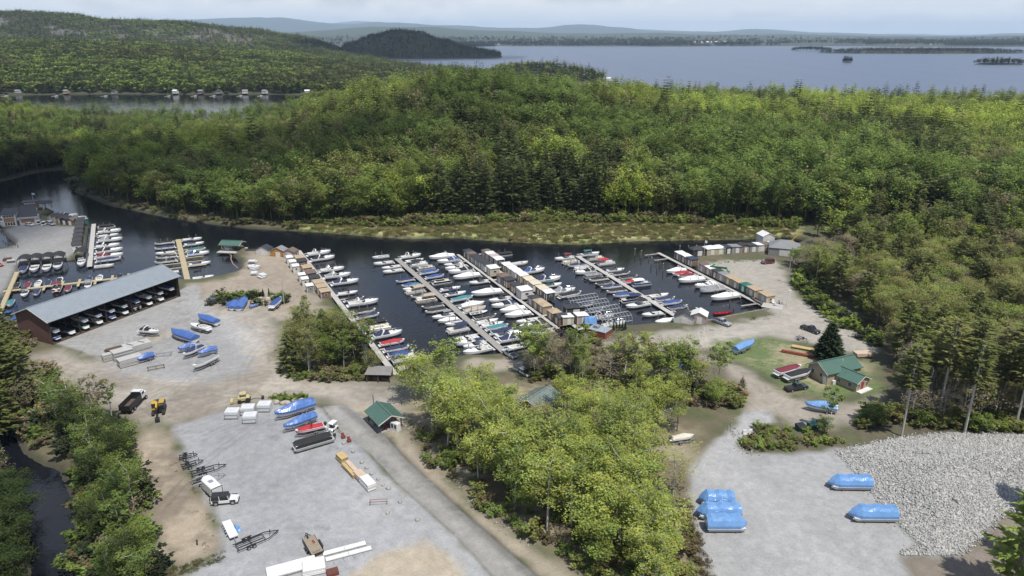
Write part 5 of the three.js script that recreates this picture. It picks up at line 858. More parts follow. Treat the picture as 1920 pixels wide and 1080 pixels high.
function windowAt(o, x, y, z, w, h, face) { // face: 'x' or 'z' with sign in the offset
  const f = face === 'z' ? mb().box(x, y, z, w + .16, h + .16, .08) : mb().box(x, y, z, .08, h + .16, w + .16), m = f.build('window', TRIM, o), s = face === 'z' ? Math.sign(z) : Math.sign(x);
  m.add((face === 'z' ? mb().box(x, y, z + s * .03, w, h, .06) : mb().box(x + s * .03, y, z, .06, h, w)).build('pane', GLASS)); m.add((face === 'z' ? mb().box(x, y, z + s * .05, w, .05, .05) : mb().box(x + s * .05, y, z, .05, .05, w)).build('sash_bar', TRIM));
}
// boat barn
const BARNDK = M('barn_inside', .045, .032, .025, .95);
const BF = [-124.3, -182.1], BD = [.4228, -.9062], BP = [-.9062, -.4228], BL = 42.6, BW = 14;
{
  const t = Math.atan2(-BD[1], BD[0]), c = [BF[0] + BD[0] * BL / 2 + BP[0] * BW / 2, BF[1] + BD[1] * BL / 2 + BP[1] * BW / 2];
  const o = thing('boat_barn', 'long open-fronted boat barn with grey metal roof and dark red gable', 'boat barn', c[0], 1.2, c[1], t); // local x along the length, local +z is the open front
  gable(o, BL, BW, 7, 2.7, BARNRED, GREYROOF, .7, true);
  const hl = BL / 2, hw = BW / 2;
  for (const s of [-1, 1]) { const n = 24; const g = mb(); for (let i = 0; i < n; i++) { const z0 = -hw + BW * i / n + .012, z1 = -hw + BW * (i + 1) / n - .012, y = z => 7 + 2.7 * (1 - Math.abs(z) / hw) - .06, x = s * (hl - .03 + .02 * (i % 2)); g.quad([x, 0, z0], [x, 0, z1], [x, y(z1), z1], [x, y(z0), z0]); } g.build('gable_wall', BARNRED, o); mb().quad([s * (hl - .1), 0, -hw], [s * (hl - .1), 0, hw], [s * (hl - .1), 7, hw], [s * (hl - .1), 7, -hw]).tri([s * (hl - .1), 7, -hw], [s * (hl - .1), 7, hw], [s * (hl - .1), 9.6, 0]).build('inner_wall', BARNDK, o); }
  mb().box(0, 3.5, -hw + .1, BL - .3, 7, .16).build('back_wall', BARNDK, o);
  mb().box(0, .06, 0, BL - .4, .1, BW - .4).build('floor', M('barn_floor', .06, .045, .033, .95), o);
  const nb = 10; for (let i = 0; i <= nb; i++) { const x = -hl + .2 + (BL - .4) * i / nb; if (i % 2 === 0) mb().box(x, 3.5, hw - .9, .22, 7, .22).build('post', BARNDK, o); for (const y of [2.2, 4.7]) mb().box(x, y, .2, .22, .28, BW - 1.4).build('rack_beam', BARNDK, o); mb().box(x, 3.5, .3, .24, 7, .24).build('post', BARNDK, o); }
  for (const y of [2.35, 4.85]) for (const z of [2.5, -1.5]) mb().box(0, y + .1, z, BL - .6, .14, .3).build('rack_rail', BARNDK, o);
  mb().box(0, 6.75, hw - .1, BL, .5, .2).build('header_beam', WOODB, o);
  const bow = Math.atan2(-BP[1], BP[0]), kinds = [['m', 'b', 'b', 0, 0], ['r', 'w', '-', 0, 1], ['m', 'w', 'G', 2, 0], ['r', 'w', 'g', 3, 0], ['m', 'b', 'b', 4, 0], ['r', 'w', '-', 2, 1], ['m', 'w', 'k', 3, 1], ['m', 'w', 'k', 5, 1], ['p', 'm', 'm', 6, 0], ['m', 'b', 'b', 6, 1], ['r', 'w', '-', 7, 1], ['m', 'w', 'k', 7, 0], ['m', 'w', 'k', 8, 1], ['m', 'w', 'b', 9, 1], ['r', 'w', '-', 8, 0], ['m', 'w', 'n', 1, 0], ['m', 'w', 'k', 4, 1], ['m', 'w', 'n', 5, 0]];
  for (const [k, h, cv, bay, lv] of kinds) { const u = (bay + .5) * BL / nb, L = 6.2, v = 1.0 + L / 2; const x = BF[0] + BD[0] * u + BP[0] * v, z = BF[1] + BD[1] * u + BP[1] * v; boat(k, h, cv, L, x, 1.2 + (lv ? 2.75 : .75), z, bow, `${lv ? 'upper rack' : 'ground level'}, ${NTH[bay]} bay of the barn`); if (!lv) { const s = thing('boat_cradle', `low timber cradle in the ${NTH[bay]} barn bay`, 'cradle', x, 1.32, z, bow); mb().box(-1.6, .15, 0, .3, .3, 1.8).build('bunk', WOODB, s); mb().box(1.4, .15, 0, .3, .3, 1.2).build('bunk', WOODB, s); } }
}
// tan house with green roofs
{
  const o = thing('house', 'tan house with two green metal roofs on the lawn', 'house', 79.16, 1.2, -163.1, .395);
  gable(o, 10.6, 6.2, 3.0, 1.75, TANWALL, GREENROOF, .4);
  windowAt(o, -5.33, 1.9, 1.2, .8, .9, 'x'); windowAt(o, -5.33, 1.9, -1.4, .8, .9, 'x'); windowAt(o, 3.6, 1.8, 3.13, 1.0, .9, 'z'); mb().box(-5.36, 1.0, 2.4, .08, 2, .9).build('door', WHITEB, o);
  mb().box(-3.2, .5, 3.4, 1.1, 1, .5).build('heat_pump', WHITEB, o); mb().tube([1, 4.1, 1.2], [1, 4.9, 1.2], .09, .09, 6).build('vent_pipe', WHITEB, o);
  const w = new THREE.Group(); const sub = thing('house_wing', 'small tan wing with green roof and red door on the house', 'house wing', 81.3, 1.2, -158.6, -1.004);
  gable(sub, 6.4, 5.0, 2.3, 1.25, TANWALL, GREENROOF, .35);
  mb().box(3.24, 1.0, .2, .08, 2, .95).build('door', REDDOOR, sub).add(mb().box(3.3, 1, .52, .06, .08, .1).build('handle', DARK)); windowAt(sub, 3.23, 1.35, -1.5, .8, .8, 'x'); windowAt(sub, 3.23, 1.35, 1.6, .8, .8, 'x'); windowAt(sub, -1.4, 1.3, 2.53, .9, .8, 'z'); windowAt(sub, 1.5, 1.3, 2.53, .9, .8, 'z');
  mb().box(3.9, .12, .2, 1.3, .22, 4.6).build('porch', WHITEB, sub);
}
// open pavilion by the road
{
  const q = G(722, 795), o = thing('pavilion', 'small open pavilion with green metal roof beside the paved road', 'pavilion', q[0], 1.2, q[1], -.98);
  gable(o, 6.6, 5.2, 2.5, 1.25, TANWALL, GREENROOF, .5, true);
  for (const x of [-3.1, 0, 3.1]) for (const z of [-2.4, 2.4]) mb().box(x, 1.25, z, .2, 2.5, .2).build('post', WOODB, o);
  for (const z of [-2.4, 2.4]) mb().box(0, 2.4, z, 6.4, .22, .16).build('beam', WOODB, o); mb().box(0, .05, 0, 6.6, .12, 5.2).build('floor', M('slab', .3, .29, .28, .9), o); mb().tri([3.2, 2.5, -2.5], [3.2, 2.5, 2.5], [3.2, 3.6, 0]).build('gable_panel', WOODB, o);
  const ice = G(742, 806), b = thing('ice_box', 'white ice chest with two dark doors beside the green pavilion', 'ice chest', ice[0], 1.2, ice[1], -.6); mb().bevelBox(0, .95, 0, 2.1, 1.9, 1.1, .08).build('cabinet', gel('w'), b); for (const x of [-.42, .42]) mb().box(x, 1.1, .56, .5, .9, .05).build('door', GLASS, b);
  const y = G(707, 792), k = thing('kayak', 'yellow kayak leaning under the green pavilion', 'kayak', y[0], 1.75, y[1], .9); hullPart(3, .7, .3, -.12).build('hull', gel('y'), k); mb().box(.1, .31, 0, .8, .05, .42).build('seat', DARK, k);
  [[716, 801], [724, 806], [729, 801]].forEach(([px, py], i) => { const p = G(px, py), c = thing('lawn_chair', `red slatted chair, ${NTH[i]} from the left in front of the pavilion`, 'chair', p[0], 1.2, p[1], .6 + i); const W = M('chair_red', .2, .03, .025, .6); mb().box(0, .4, 0, .6, .06, .6).build('seat', W, c); mb().at(0, .42, -.3, 0, -.3).box(0, .4, 0, .6, .8, .06).build('backrest', W, c); for (const x of [-.27, .27]) for (const z of [-.25, .25]) mb().box(x, .2, z, .07, .4, .07).build('leg', W, c); });
  const p = G(701, 766), s = thing('sign_post', 'dark post standing left of the green pavilion', 'post', p[0], 1.2, p[1]); mb().tube([0, 0, 0], [0, 3.4, 0], .11, .09, 6).build('post', WOODB, s); mb().box(0, .5, 0, .7, 1, .4).build('meter_box', GALV, s);
}
{ // lean-to at the shore dock, hidden grey roof, shack, office
  const q = G(712, 712), o = thing('lean_to', 'weathered grey lean-to shed at the end of the shore dock', 'shed', q[0], 1.2, q[1], -.05); mb().quad([-3, 2.7, -2], [3, 2.7, -2], [3.2, 2.1, 1.8], [-3.2, 2.1, 1.8]).quad([-3, 2.78, -2], [3, 2.78, -2], [3.2, 2.18, 1.85], [-3.2, 2.18, 1.85]).build('roof', M('old_roof', .22, .21, .20, .9), o); for (const x of [-2.8, 0, 2.8]) mb().box(x, 1.05, 1.5, .18, 2.1, .18).build('post', WOODB, o); mb().box(0, 1.2, -1.9, 5.9, 2.4, .12).build('back_wall', WOODB, o); mb().box(-1, .4, 0, 1.2, .8, .9).box(1.2, .35, .3, .9, .7, .7).build('stored_crate', WOODB, o).userData.kind = 'stuff';
  const a = G(1010, 768), h = thing('cabin', 'cabin with pale grey green roof half hidden in the grove', 'cabin', a[0], 1.2, a[1], .9); gable(h, 8, 7, 2.6, 1.6, M('grey_siding', .3, .3, .28, .85), M('pale_green_roof', .19, .235, .215, .5, { metalness: .1 }), .45); windowAt(h, 2, 1.4, 3.53, 1, .9, 'z');
  const s = G(1124, 628), k = thing('bar_shack', 'red-brown boarded bar with raised deck beside the cypresses', 'bar', s[0], 1.2, s[1], -.62); for (let i = 0; i < 11; i++) { mb().box(-2.5 + i * .5, .95, 2, .47, 1.9, .1).build('board', REDBOARD, k); } for (let i = 0; i < 8; i++) mb().box(2.8, .95, -1.75 + i * .5, .1, 1.9, .47).build('board', REDBOARD, k); mb().box(0, 1.95, .0, 5.8, .12, 4.2).build('deck', M('blue_grey_deck', .28, .33, .38, .7), k); mb().box(0, .9, 0, 5, 1.7, 3.4).build('core', WOODB, k); mb().bevelBox(-1, 2.4, 0, 1.6, .8, 1.4, .1).build('hot_tub', gel('g'), k); mb().box(2.4, 2.6, 1.7, .12, 1.2, .12).box(-2.5, 2.6, 1.7, .12, 1.2, .12).build('rail_post', WHITEB, k);
  const bt = G(1107, 606), u = thing('tarp_heap', 'bright blue tarp over a stack behind the red-brown bar', 'tarp', bt[0], 1.2, bt[1]); mb().loft(range(-1.8, 1.8, 6).map((x, i) => [-1.4, -.9, -.2, .5, 1.2].map((z, j) => [x, (j % 4 ? 1.9 : .2) * (.85 + .2 * hash2(i, j)), z])), false).build('tarp', wrapM, u);
  // marina office on the left point
  const c = G(40, 421), f = thing('marina_office', 'two storey marina office with brick panels, white frame and black roof', 'office', c[0] - 2, 1.2, c[1] - 4, .36);
  const BR = M('brick_panel', .34, .18, .10, .85);
  mb().box(-3.2, 2.6, 3, 5, 5.2, 6).build('wall', WHITEB, f); mb().box(3.2, 1.6, 2.6, 7.6, 3.2, 5).build('wall', WHITEB, f);
  mb().box(-3.2, 2.7, 6.03, 4, 1.7, .08).build('brick_panel', BR, f); mb().box(3.4, 1.6, 5.13, 5, 1.7, .08).build('brick_panel', BR, f);
  for (let i = 0; i < 4; i++) { windowAt(f, -4.7 + i, 1.0, 6.03, .75, 1.3, 'z'); windowAt(f, -4.7 + i, 4.4, 6.03, .75, .7, 'z'); }
  mb().box(-.1, 1.05, 6.0, .9, 2.1, .1).build('door', DOORM, f);
  mb().loft([[[-6.2, 5.25, 6.8], [-.2, 5.25, 6.8], [-.2, 5.5, 6.8], [-6.2, 5.5, 6.8]], [[-6.2, 6.3, -1], [-.2, 6.3, -1], [-.2, 6.55, -1], [-6.2, 6.55, -1]]], true, true).build('roof', SHINGLE, f); mb().loft([[[-.3, 3.2, 5.7], [7.6, 3.2, 5.7], [7.6, 3.42, 5.7], [-.3, 3.42, 5.7]], [[-.3, 7.2, -6], [5, 7.2, -6], [5, 7.42, -6], [-.3, 7.42, -6]]], true, true).build('roof', SHINGLE, f);
  mb().box(3.2, 6.5, -6.5, 5.4, 2.6, 3.6).build('tower_wall', BR, f); for (let i = 0; i < 4; i++) windowAt(f, 1.4 + i * 1.15, 7.2, -4.68, .8, .8, 'z'); mb().box(3.2, 7.95, -6.3, 6.6, .3, 4.8).build('tower_roof', SHINGLE, f); mb().box(-3.2, 5.3, 6.5, 6.2, .22, .2).box(3.6, 3.25, 5.75, 8, .22, .12).build('fascia', TRIM, f);
  for (const x of [-5.5, -.9]) mb().box(x, 2.6, 6.2, .35, 5.2, .35).build('corner_post', TRIM, f);
  const g = G(78, 392), p = thing('pavilion', 'white posted pavilion with dark roof on the lawn point', 'pavilion', g[0], 1.2, g[1], .35); for (const x of [-4, -1.4, 1.4, 4]) for (const z of [-2, 2]) mb().box(x, 1.5, z, .4, 3, .4).build('post', TRIM, p); mb().loft([[[-5, 3, -2.8], [5, 3, -2.8], [5, 3, 2.8], [-5, 3, 2.8]], [[-5, 3.2, -2.8], [5, 3.2, -2.8], [5, 3.2, 2.8], [-5, 3.2, 2.8]], [[-3, 4.1, -.3], [3, 4.1, -.3], [3, 4.1, .3], [-3, 4.1, .3]]], true, true).build('roof', SHINGLE, p);
  const fl = G(66, 392), n = thing('flagpole', 'white flagpole beside the lawn pavilion', 'flagpole', fl[0], 1.2, fl[1]); mb().tube([0, 0, 0], [0, 8, 0], .08, .05, 6).build('pole', WHITEB, n); mb().quad([0, 7.9, 0], [1.4, 7.7, .1], [1.4, 6.9, .1], [0, 7.1, 0]).build('flag', canvas('w'), n);
  const fl2 = G(1322, 484), n2 = thing('flagpole', 'flagpole with pale flag beside the black roofed hut', 'flagpole', fl2[0], 1.2, fl2[1] - 2); mb().tube([0, 0, 0], [0, 6.5, 0], .07, .05, 6).build('pole', WHITEB, n2); mb().quad([0, 6.4, 0], [.9, 6.1, .1], [.7, 5.2, .1], [0, 5.5, 0]).build('flag', canvas('w'), n2);
  const gr = G(437, 468, .9), gz = thing('dock_pavilion', 'green roofed shelter with pale gable on the point of the spit', 'shelter', gr[0], .9, gr[1], -.12); gable(gz, 7.5, 5, 2.6, 1.0, TANWALL, GREENROOF, .5, true); for (const x of [-3.5, 0, 3.5]) for (const z of [-2.3, 2.3]) mb().box(x, 1.3, z, .2, 2.6, .2).build('post', WOODB, gz); mb().box(0, -.1, .5, 9, .3, 8).build('deck', DECKW, gz); for (const s of [1]) mb().tri([s * 3.8, 2.6, -2.5], [s * 3.8, 2.6, 2.5], [s * 3.8, 3.55, 0]).build('gable_panel', TRIM, gz); mb().box(-1.5, .55, .5, 2.4, .9, 1).build('counter', WHITEB, gz);
}
// hooped boat shelters
const HT = Math.atan2(-dC.R[1], dC.R[0]);
[[1090, 574], [1109, 584], [1129, 596], [1150, 610]].forEach(([px, py], i) => {
  const q = G(px, py, .3), o = thing('hoop_shelter', `bare metal hoop shelter, ${NTH[i]} from the far end of four`, 'hoop shelter', q[0], .3, q[1], HT); const L = 10, W = 4.6;
  const arc = (x, r) => Array.from({ length: 9 }, (_, k) => { const a = Math.PI * (k / 8); return [x, 1.6 + Math.sin(a) * 2.0, -Math.cos(a) * W / 2]; });
  for (let k = 0; k <= 9; k++) mb().path(arc(-L / 2 + L * k / 9), .085, 4).build('hoop', GALV, o);
  for (const a of [0, .25, .5, .75, 1]) { const p = arc(0)[Math.round(a * 8)]; mb().tube([-L / 2, p[1], p[2]], [L / 2, p[1], p[2]], .06, .06, 4).build('rail', GALV, o); }
  for (const x of [-L / 2, 0, L / 2]) for (const z of [-W / 2, W / 2]) mb().tube([x, -1, z], [x, 1.6, z], .07, .07, 5).build('post', GALV, o);
  if (i < 4) boat(['m', 'm', 'c', 'c'][i], 'w', ['n', 'n', '-', '-'][i], 8, q[0] + .4, 0, q[1], HT, `below the ${NTH[i]} hoop shelter`);
});
// houses across the cove, on the far shore and on the point
{
  const protos = {};
  const farHouse = (x, y, z, s, wall, roof, label, turn) => { const k = wall + roof; let o = protos[k]; if (o) { o = o.clone(); o.name = nm('lake_house'); scene.add(o); } else { o = protos[k] = addTop(new THREE.Group(), 'lake_house'); const hw = 3.6, hl = 5.2, w = mb(); w.box(0, 2.4, 0, hl * 2, 5.4, hw * 2); for (const q of [-1, 1]) w.tri([q * hl, 5.1, -hw], [q * hl, 5.1, hw], [q * hl, 7.4, 0]); w.build('wall', wallM(wall), o); const r = mb(); for (const q of [-1, 1]) r.quad([-hl - .5, 7.5, 0], [hl + .5, 7.5, 0], [hl + .5, 4.8, q * (hw + .5)], [-hl - .5, 4.8, q * (hw + .5)]); r.build('roof', roofM(roof), o); for (const x of [-3, 0, 3]) for (const yy of [1.4, 3.9]) mb().box(x, yy, hw + .03, 1.4, 1.3, .06).build('window', GLASS, o); mb().box(0, .3, hw + 1.4, 8, .25, 2.6).build('porch', TRIM, o); } o.position.set(x, y, z); o.rotation.set(0, turn, 0); o.scale.setScalar(s); o.userData = { label, category: 'house', group: undefined }; delete o.userData.group; };
  const W = ['w', 't', 'g', 'w', 'b', 'g', 'w', 'w', 'w'], R = ['g', 'g', 'k', 'w', 'g', 'k', 'g', 'g', 'w'];
  [31, 122, 212, 327, 375, 409, 458, 495, 575].forEach((px, i) => { const q = G(px, 174.6, 2.2); farHouse(q[0], 1.6, q[1] - 4, .68, W[i], R[i], `${WN[W[i]]} lake house with ${RN[R[i]]} roof, ${NTH[i]} from the left across the cove`, (hash2(i, 4) - .5) * .8); const d = thing('jetty', `small jetty before the ${NTH[i]} house across the cove`, 'jetty', q[0] + 3, .5, q[1] + 30, 0); mb().box(0, 0, 0, 1.6, .2, 16).build('deck', DECKW, d); mb().box(4, .3, 3, 2, .9, 5).build('float', WHITEB, d); });
  const r = rng(8); [700, 712, 722, 735, 752].forEach((px, i) => { const q = G(px, 109, 2); farHouse(q[0], .5, q[1] - 12, .9, 'w', 'g', `white house at the foot of the dark hill, ${NTH[i]} from the left`, r()); });
  [1250, 1262, 1270, 1276, 1284, 1291, 1299, 840, 870, 900, 935, 1010, 1045, 1150, 1200, 1620, 1680, 1745].forEach((px, i) => { const q = G(px, 84.6 + (i < 7 ? -4 : 0), 6); farHouse(q[0], i < 7 ? 16 : 6, Math.max(q[1], -5400), i < 7 ? 1.8 : 1.3, 'w', 'w', `white speck of a house on the far shore, ${NTH[i]} ${i < 7 ? 'in the bright cluster' : 'outside the cluster'}`, r() * 2); });
  { const q = G(1140, 151, 1); farHouse(q[0], .8, q[1], .8, 'w', 'w', 'white boathouse at the tip of the wooded point', .2); }
}
// ---------------------------------------------------------------- boats ashore, vehicles, trailers, stacks
const GP = (px, py, h = 1.2) => G(px, py, h);
function span(a, b) { const p = GP(...a), q = GP(...b); return { x: (p[0] + q[0]) / 2, z: (p[1] + q[1]) / 2, L: Math.hypot(q[0] - p[0], q[1] - p[1]), t: turnOf(p, q) }; }
function trailer(o, L, W, tandem, col, tongue = true) { // frame, wheels, bunks; towards +x is the hitch
  const f = mb(); for (const z of [-W / 2, W / 2]) f.bar([-L / 2, .55, z], [L * .22, .55, z], .1, .14).bar([L * .22, .55, z], [L / 2, .55, 0], .1, .14); for (const x of [-L * .45, -L * .15, L * .15]) f.bar([x, .53, -W / 2], [x, .53, W / 2], .1, .12); f.build('frame', col, o);
  const bk = mb(); for (const z of [-W * .28, W * .28]) bk.bar([-L * .46, .72, z], [L * .12, .72, z], .16, .12); bk.build('bunk', DARK, o);
  for (const dx of tandem ? [-.45, .42] : [0]) for (const z of [-W / 2 - .2, W / 2 + .2]) { const w = mb().wheel(-L * .18 + dx, .34, z, .34, .24).build('wheel', TYRE, o); w.add(mb().wheel(-L * .18 + dx, .34, z, .19, .26).build('rim', RIM)); }
  const fe = mb(); for (const z of [-W / 2 - .2, W / 2 + .2]) fe.box(-L * .18, .78, z, tandem ? 1.7 : .9, .05, .3); fe.build('fender', col, o);
  mb().tube([L / 2 - .5, .0, .12], [L / 2 - .5, .95, .12], .04, .04, 5).build('jack', GALV, o); mb().bar([L * .3, .6, 0], [L * .3, 1.25, 0.001], .12, .3).box(L * .3, 1.0, 0, .12, .8, .12).build('winch_post', col, o);
}
function wrapGeo(L, B, F, H, seed, pont) { // shrink wrap skin: ridge, shoulders and tucked hem with creases
  const w = mb(), r = rng(seed), n = pont ? 9 : 13, peak = .38;
  return w.loft(Array.from({ length: n + 1 }, (_, i) => {
    const s = i / n, h = pont ? B / 2 * (i === n ? .12 : i === n - 1 ? .75 : 1) : half(s, B) + .05, x = X(s, L), y0 = pont ? .1 + (i === n ? .12 : 0) : sheer(s, F) - F * .45, j = () => (r() - .5) * .09;
    const top = pont ? (i === 0 ? .9 : i === n ? .35 : i === n - 1 ? .8 : 1) * H * (.94 + .08 * Math.sin(i * 2.1)) : H * (s < .08 ? .62 + s * 2 : s < peak ? .78 + .22 * smooth(.08, peak, s) : 1 - .66 * smooth(peak, 1, s)), ys = pont ? Math.min(H * .36, top) : sheer(s, F) + .05;
    const yt = pont ? top : sheer(s, F) + top, rw = pont ? .42 : .22;
    const side = g => [[x, y0, g * h * (pont ? 1 : .96)], [x + j(), ys + j() * .5, g * h * 1.01], [x + j(), lerp(ys, yt, .62) + j(), g * h * (pont ? .74 : .58)], [x, yt, g * h * rw]];
    return [...side(1), ...side(-1).reverse()];
  }), false, true);
}
function wrapped(a, b, label, o2 = {}) {
  const S = span(a, b), L = S.L, B = L * .3, F = L * .11, o = thing('wrapped_boat', label, 'boat', S.x, 1.2, S.z, S.t), y = o2.low ? .35 : .85;
  if (!o2.low) { hullPart(L * .97, B * .96, F, -.55).build('hull', gel(o2.hull || 'w'), o).position.y = y; }
  else hullPart(L * .97, B * .96, F, -.25).build('hull', gel(o2.hull || 'w'), o).position.y = y;
  const m = wrapGeo(L, B, F, o2.H || 1.05, Math.round(L * 100) + a[0], false).build('shrink_wrap', o2.mat || wrapM, o); m.position.y = y; m.add(mb().path([.08, .3, .55, .8].map(s => [X(s, L), sheer(s, F) + .02, half(s, B) + .065]), .025, 3).path([.08, .3, .55, .8].map(s => [X(s, L), sheer(s, F) + .02, -half(s, B) - .065]), .025, 3).build('strap', DARK));
  if (o2.stand !== 'none') { const tr = new THREE.Group(); trailer(o, L * 1.05, B * .62, L > 7, o2.trailer || GALV); }
  else for (const x of [-L * .3, L * .2]) mb().box(x, .25, 0, .3, .5, B * .6).build('block', WOODB, o);
  return o;
}
function ashore(kind, hull, cov, a, b, label, withTrailer = true, y = .95) { const S = span(a, b), L = Math.max(5, Math.round(S.L * 2) / 2), o = boat(kind, hull, cov, L, S.x, 1.2, S.z, S.t, ''); const g = thing('boat_trailer', `trailer under the ${label}`, 'trailer', S.x, 1.2, S.z, S.t); trailer(g, L * 1.05, 1.7, L > 7, GALV); o.position.y = 1.2 + y; o.userData.label = label; return o; }
wrapped([408, 613], [374, 602], 'blue wrapped boat farthest up the dirt yard on a trailer', { mat: wrapDull });
wrapped([368, 645], [324, 631], 'blue wrapped boat in the middle of the dirt yard pointing left', { mat: wrapDull });
wrapped([368, 655], [335, 663], 'blue wrapped boat behind the white boat with dark cover', { mat: wrapDull });
wrapped([408, 662], [372, 672], 'blue wrapped boat right of the white boat with dark cover', { mat: wrapDull });
wrapped([290, 673], [258, 683], 'short blue wrapped boat against the grey dock stacks', { mat: wrapDull, hull: 'b' });
ashore('c', 'w', 'k', [265, 628], [300, 631], 'white arch boat with black cover beside the concrete apron');
ashore('r', 'w', '-', [393, 625], [359, 617], 'white open boat below the farthest blue wrapped boat');
ashore('a', 'w', 'n', [382, 658], [345, 675], 'white boat with dark tower between two blue wrapped boats');
ashore('m', 'w', 'g', [407, 677], [363, 699], 'long white boat with grey cover nearest the dirt yard edge');
wrapped([427, 577], [435, 568], 'smallest blue wrapped hull at the left of the grass edge', { low: 1, stand: 'none', mat: wrapDull, H: .5 });
wrapped([435, 583], [446, 566], 'second blue wrapped hull from the left at the grass edge', { low: 1, stand: 'none', mat: wrapDull, H: .6 });
wrapped([448, 584], [461, 564], 'largest blue wrapped hull at the grass edge', { low: 1, stand: 'none', mat: wrapDull, H: .7 });
wrapped([468, 579], [486, 574], 'blue wrapped hull lying apart at the right of the grass edge', { low: 1, stand: 'none', mat: wrapDull, H: .45 });
ashore('m', 'w', 'b', [510, 583], [528, 567], 'white boat with blue cover by the pole on the spit road');
wrapped([589, 766], [517, 790], 'largest glossy blue wrapped boat on the left gravel lot', { H: 1.35, mat: wrapDeep });
wrapped([592, 789], [533, 813], 'smaller glossy blue wrapped boat beside the red and white boat', { H: 1.0, mat: wrapDeep });
ashore('a', 'r', 'r', [608, 808], [554, 821], 'red and white tow boat with tower on the left gravel lot');
{ const S = span([616, 829], [558, 846]), o = boat('p', 'k', 'k', 8.5, S.x, 1.75, S.z, S.t, ''); o.userData.label = 'black covered pontoon boat at the front of the left lot row'; }
wrapped([1377, 665], [1412, 650], 'bright blue wrapped boat on the lawn left of the house', { H: .9 });
ashore('m', 'w', 'm', [1455, 709], [1500, 697], 'white boat with faded pink cover on the lawn');
ashore('m', 'w', 'k', [1474, 717], [1519, 705], 'white boat with black cover beside the black pickup');
wrapped([1568, 776], [1508, 768], 'flat blue tarped boat above the dumpsters', { H: 1.15 });
ashore('k', 'w', '-', [1277, 712], [1304, 702], 'white open boat with mossy floor in the scrub');
wrapped([1266, 700], [1282, 684], 'blue wrapped boat in the scrub behind the birches', { mat: wrapDull, H: .6 });
ashore('m', 'w', 'c', [1258, 832], [1300, 826], 'cream covered boat half hidden at the grove edge', true, .8);
function wrapPontoon(a, b, label, seed) {
  const S = span(a, b), L = S.L, o = thing('wrapped_pontoon', label, 'pontoon boat', S.x, 1.2, S.z, S.t); const lg = mb(); for (const z of [-.95, .95]) lg.tube([-L / 2 + .25, .62, z], [L / 2 - 1.1, .62, z], .33, .33, 8).tube([L / 2 - 1.1, .62, z], [L / 2 - .3, .8, z], .33, .08, 8); lg.build('pontoon_tube', ALU, o);
  mb().box(-.2, 1.0, 0, L - .7, .1, 2.5).build('deck', TRIM, o); for (const x of [-L * .3, L * .2]) mb().box(x, .15, 0, .3, .3, 2.4).build('block', WOODB, o);
  const w = wrapGeo(L, 2.7, 1, 2.0 + .12 * (seed % 3), seed, true).build('shrink_wrap', wrapM, o); w.position.y = .75; for (const g of [-1, 1]) w.add(mb().path([-.5, -.2, .1, .36].map(q => [q * L, .2, g * 1.37]), .03, 4).build('hem_strap', TRIM)); for (const q of [-.28, .08]) mb().box(q * L, 1.0, 0, .05, .06, 2.76).build('belly_strap', TRIM, o);
}
wrapPontoon([1374, 945], [1309, 944], 'blue wrapped pontoon, rearmost of the three on the right lot', 3);
wrapPontoon([1386, 969], [1304, 969], 'blue wrapped pontoon, middle of the three on the right lot', 4);
wrapPontoon([1322, 992], [1399, 992], 'blue wrapped pontoon, nearest of the three on the right lot', 5);
wrapPontoon([1630, 915], [1551, 914], 'blue wrapped pontoon, upper one beside the rock slope', 6);
wrapPontoon([1677, 974], [1590, 973], 'blue wrapped pontoon, lower one beside the rock slope', 7);
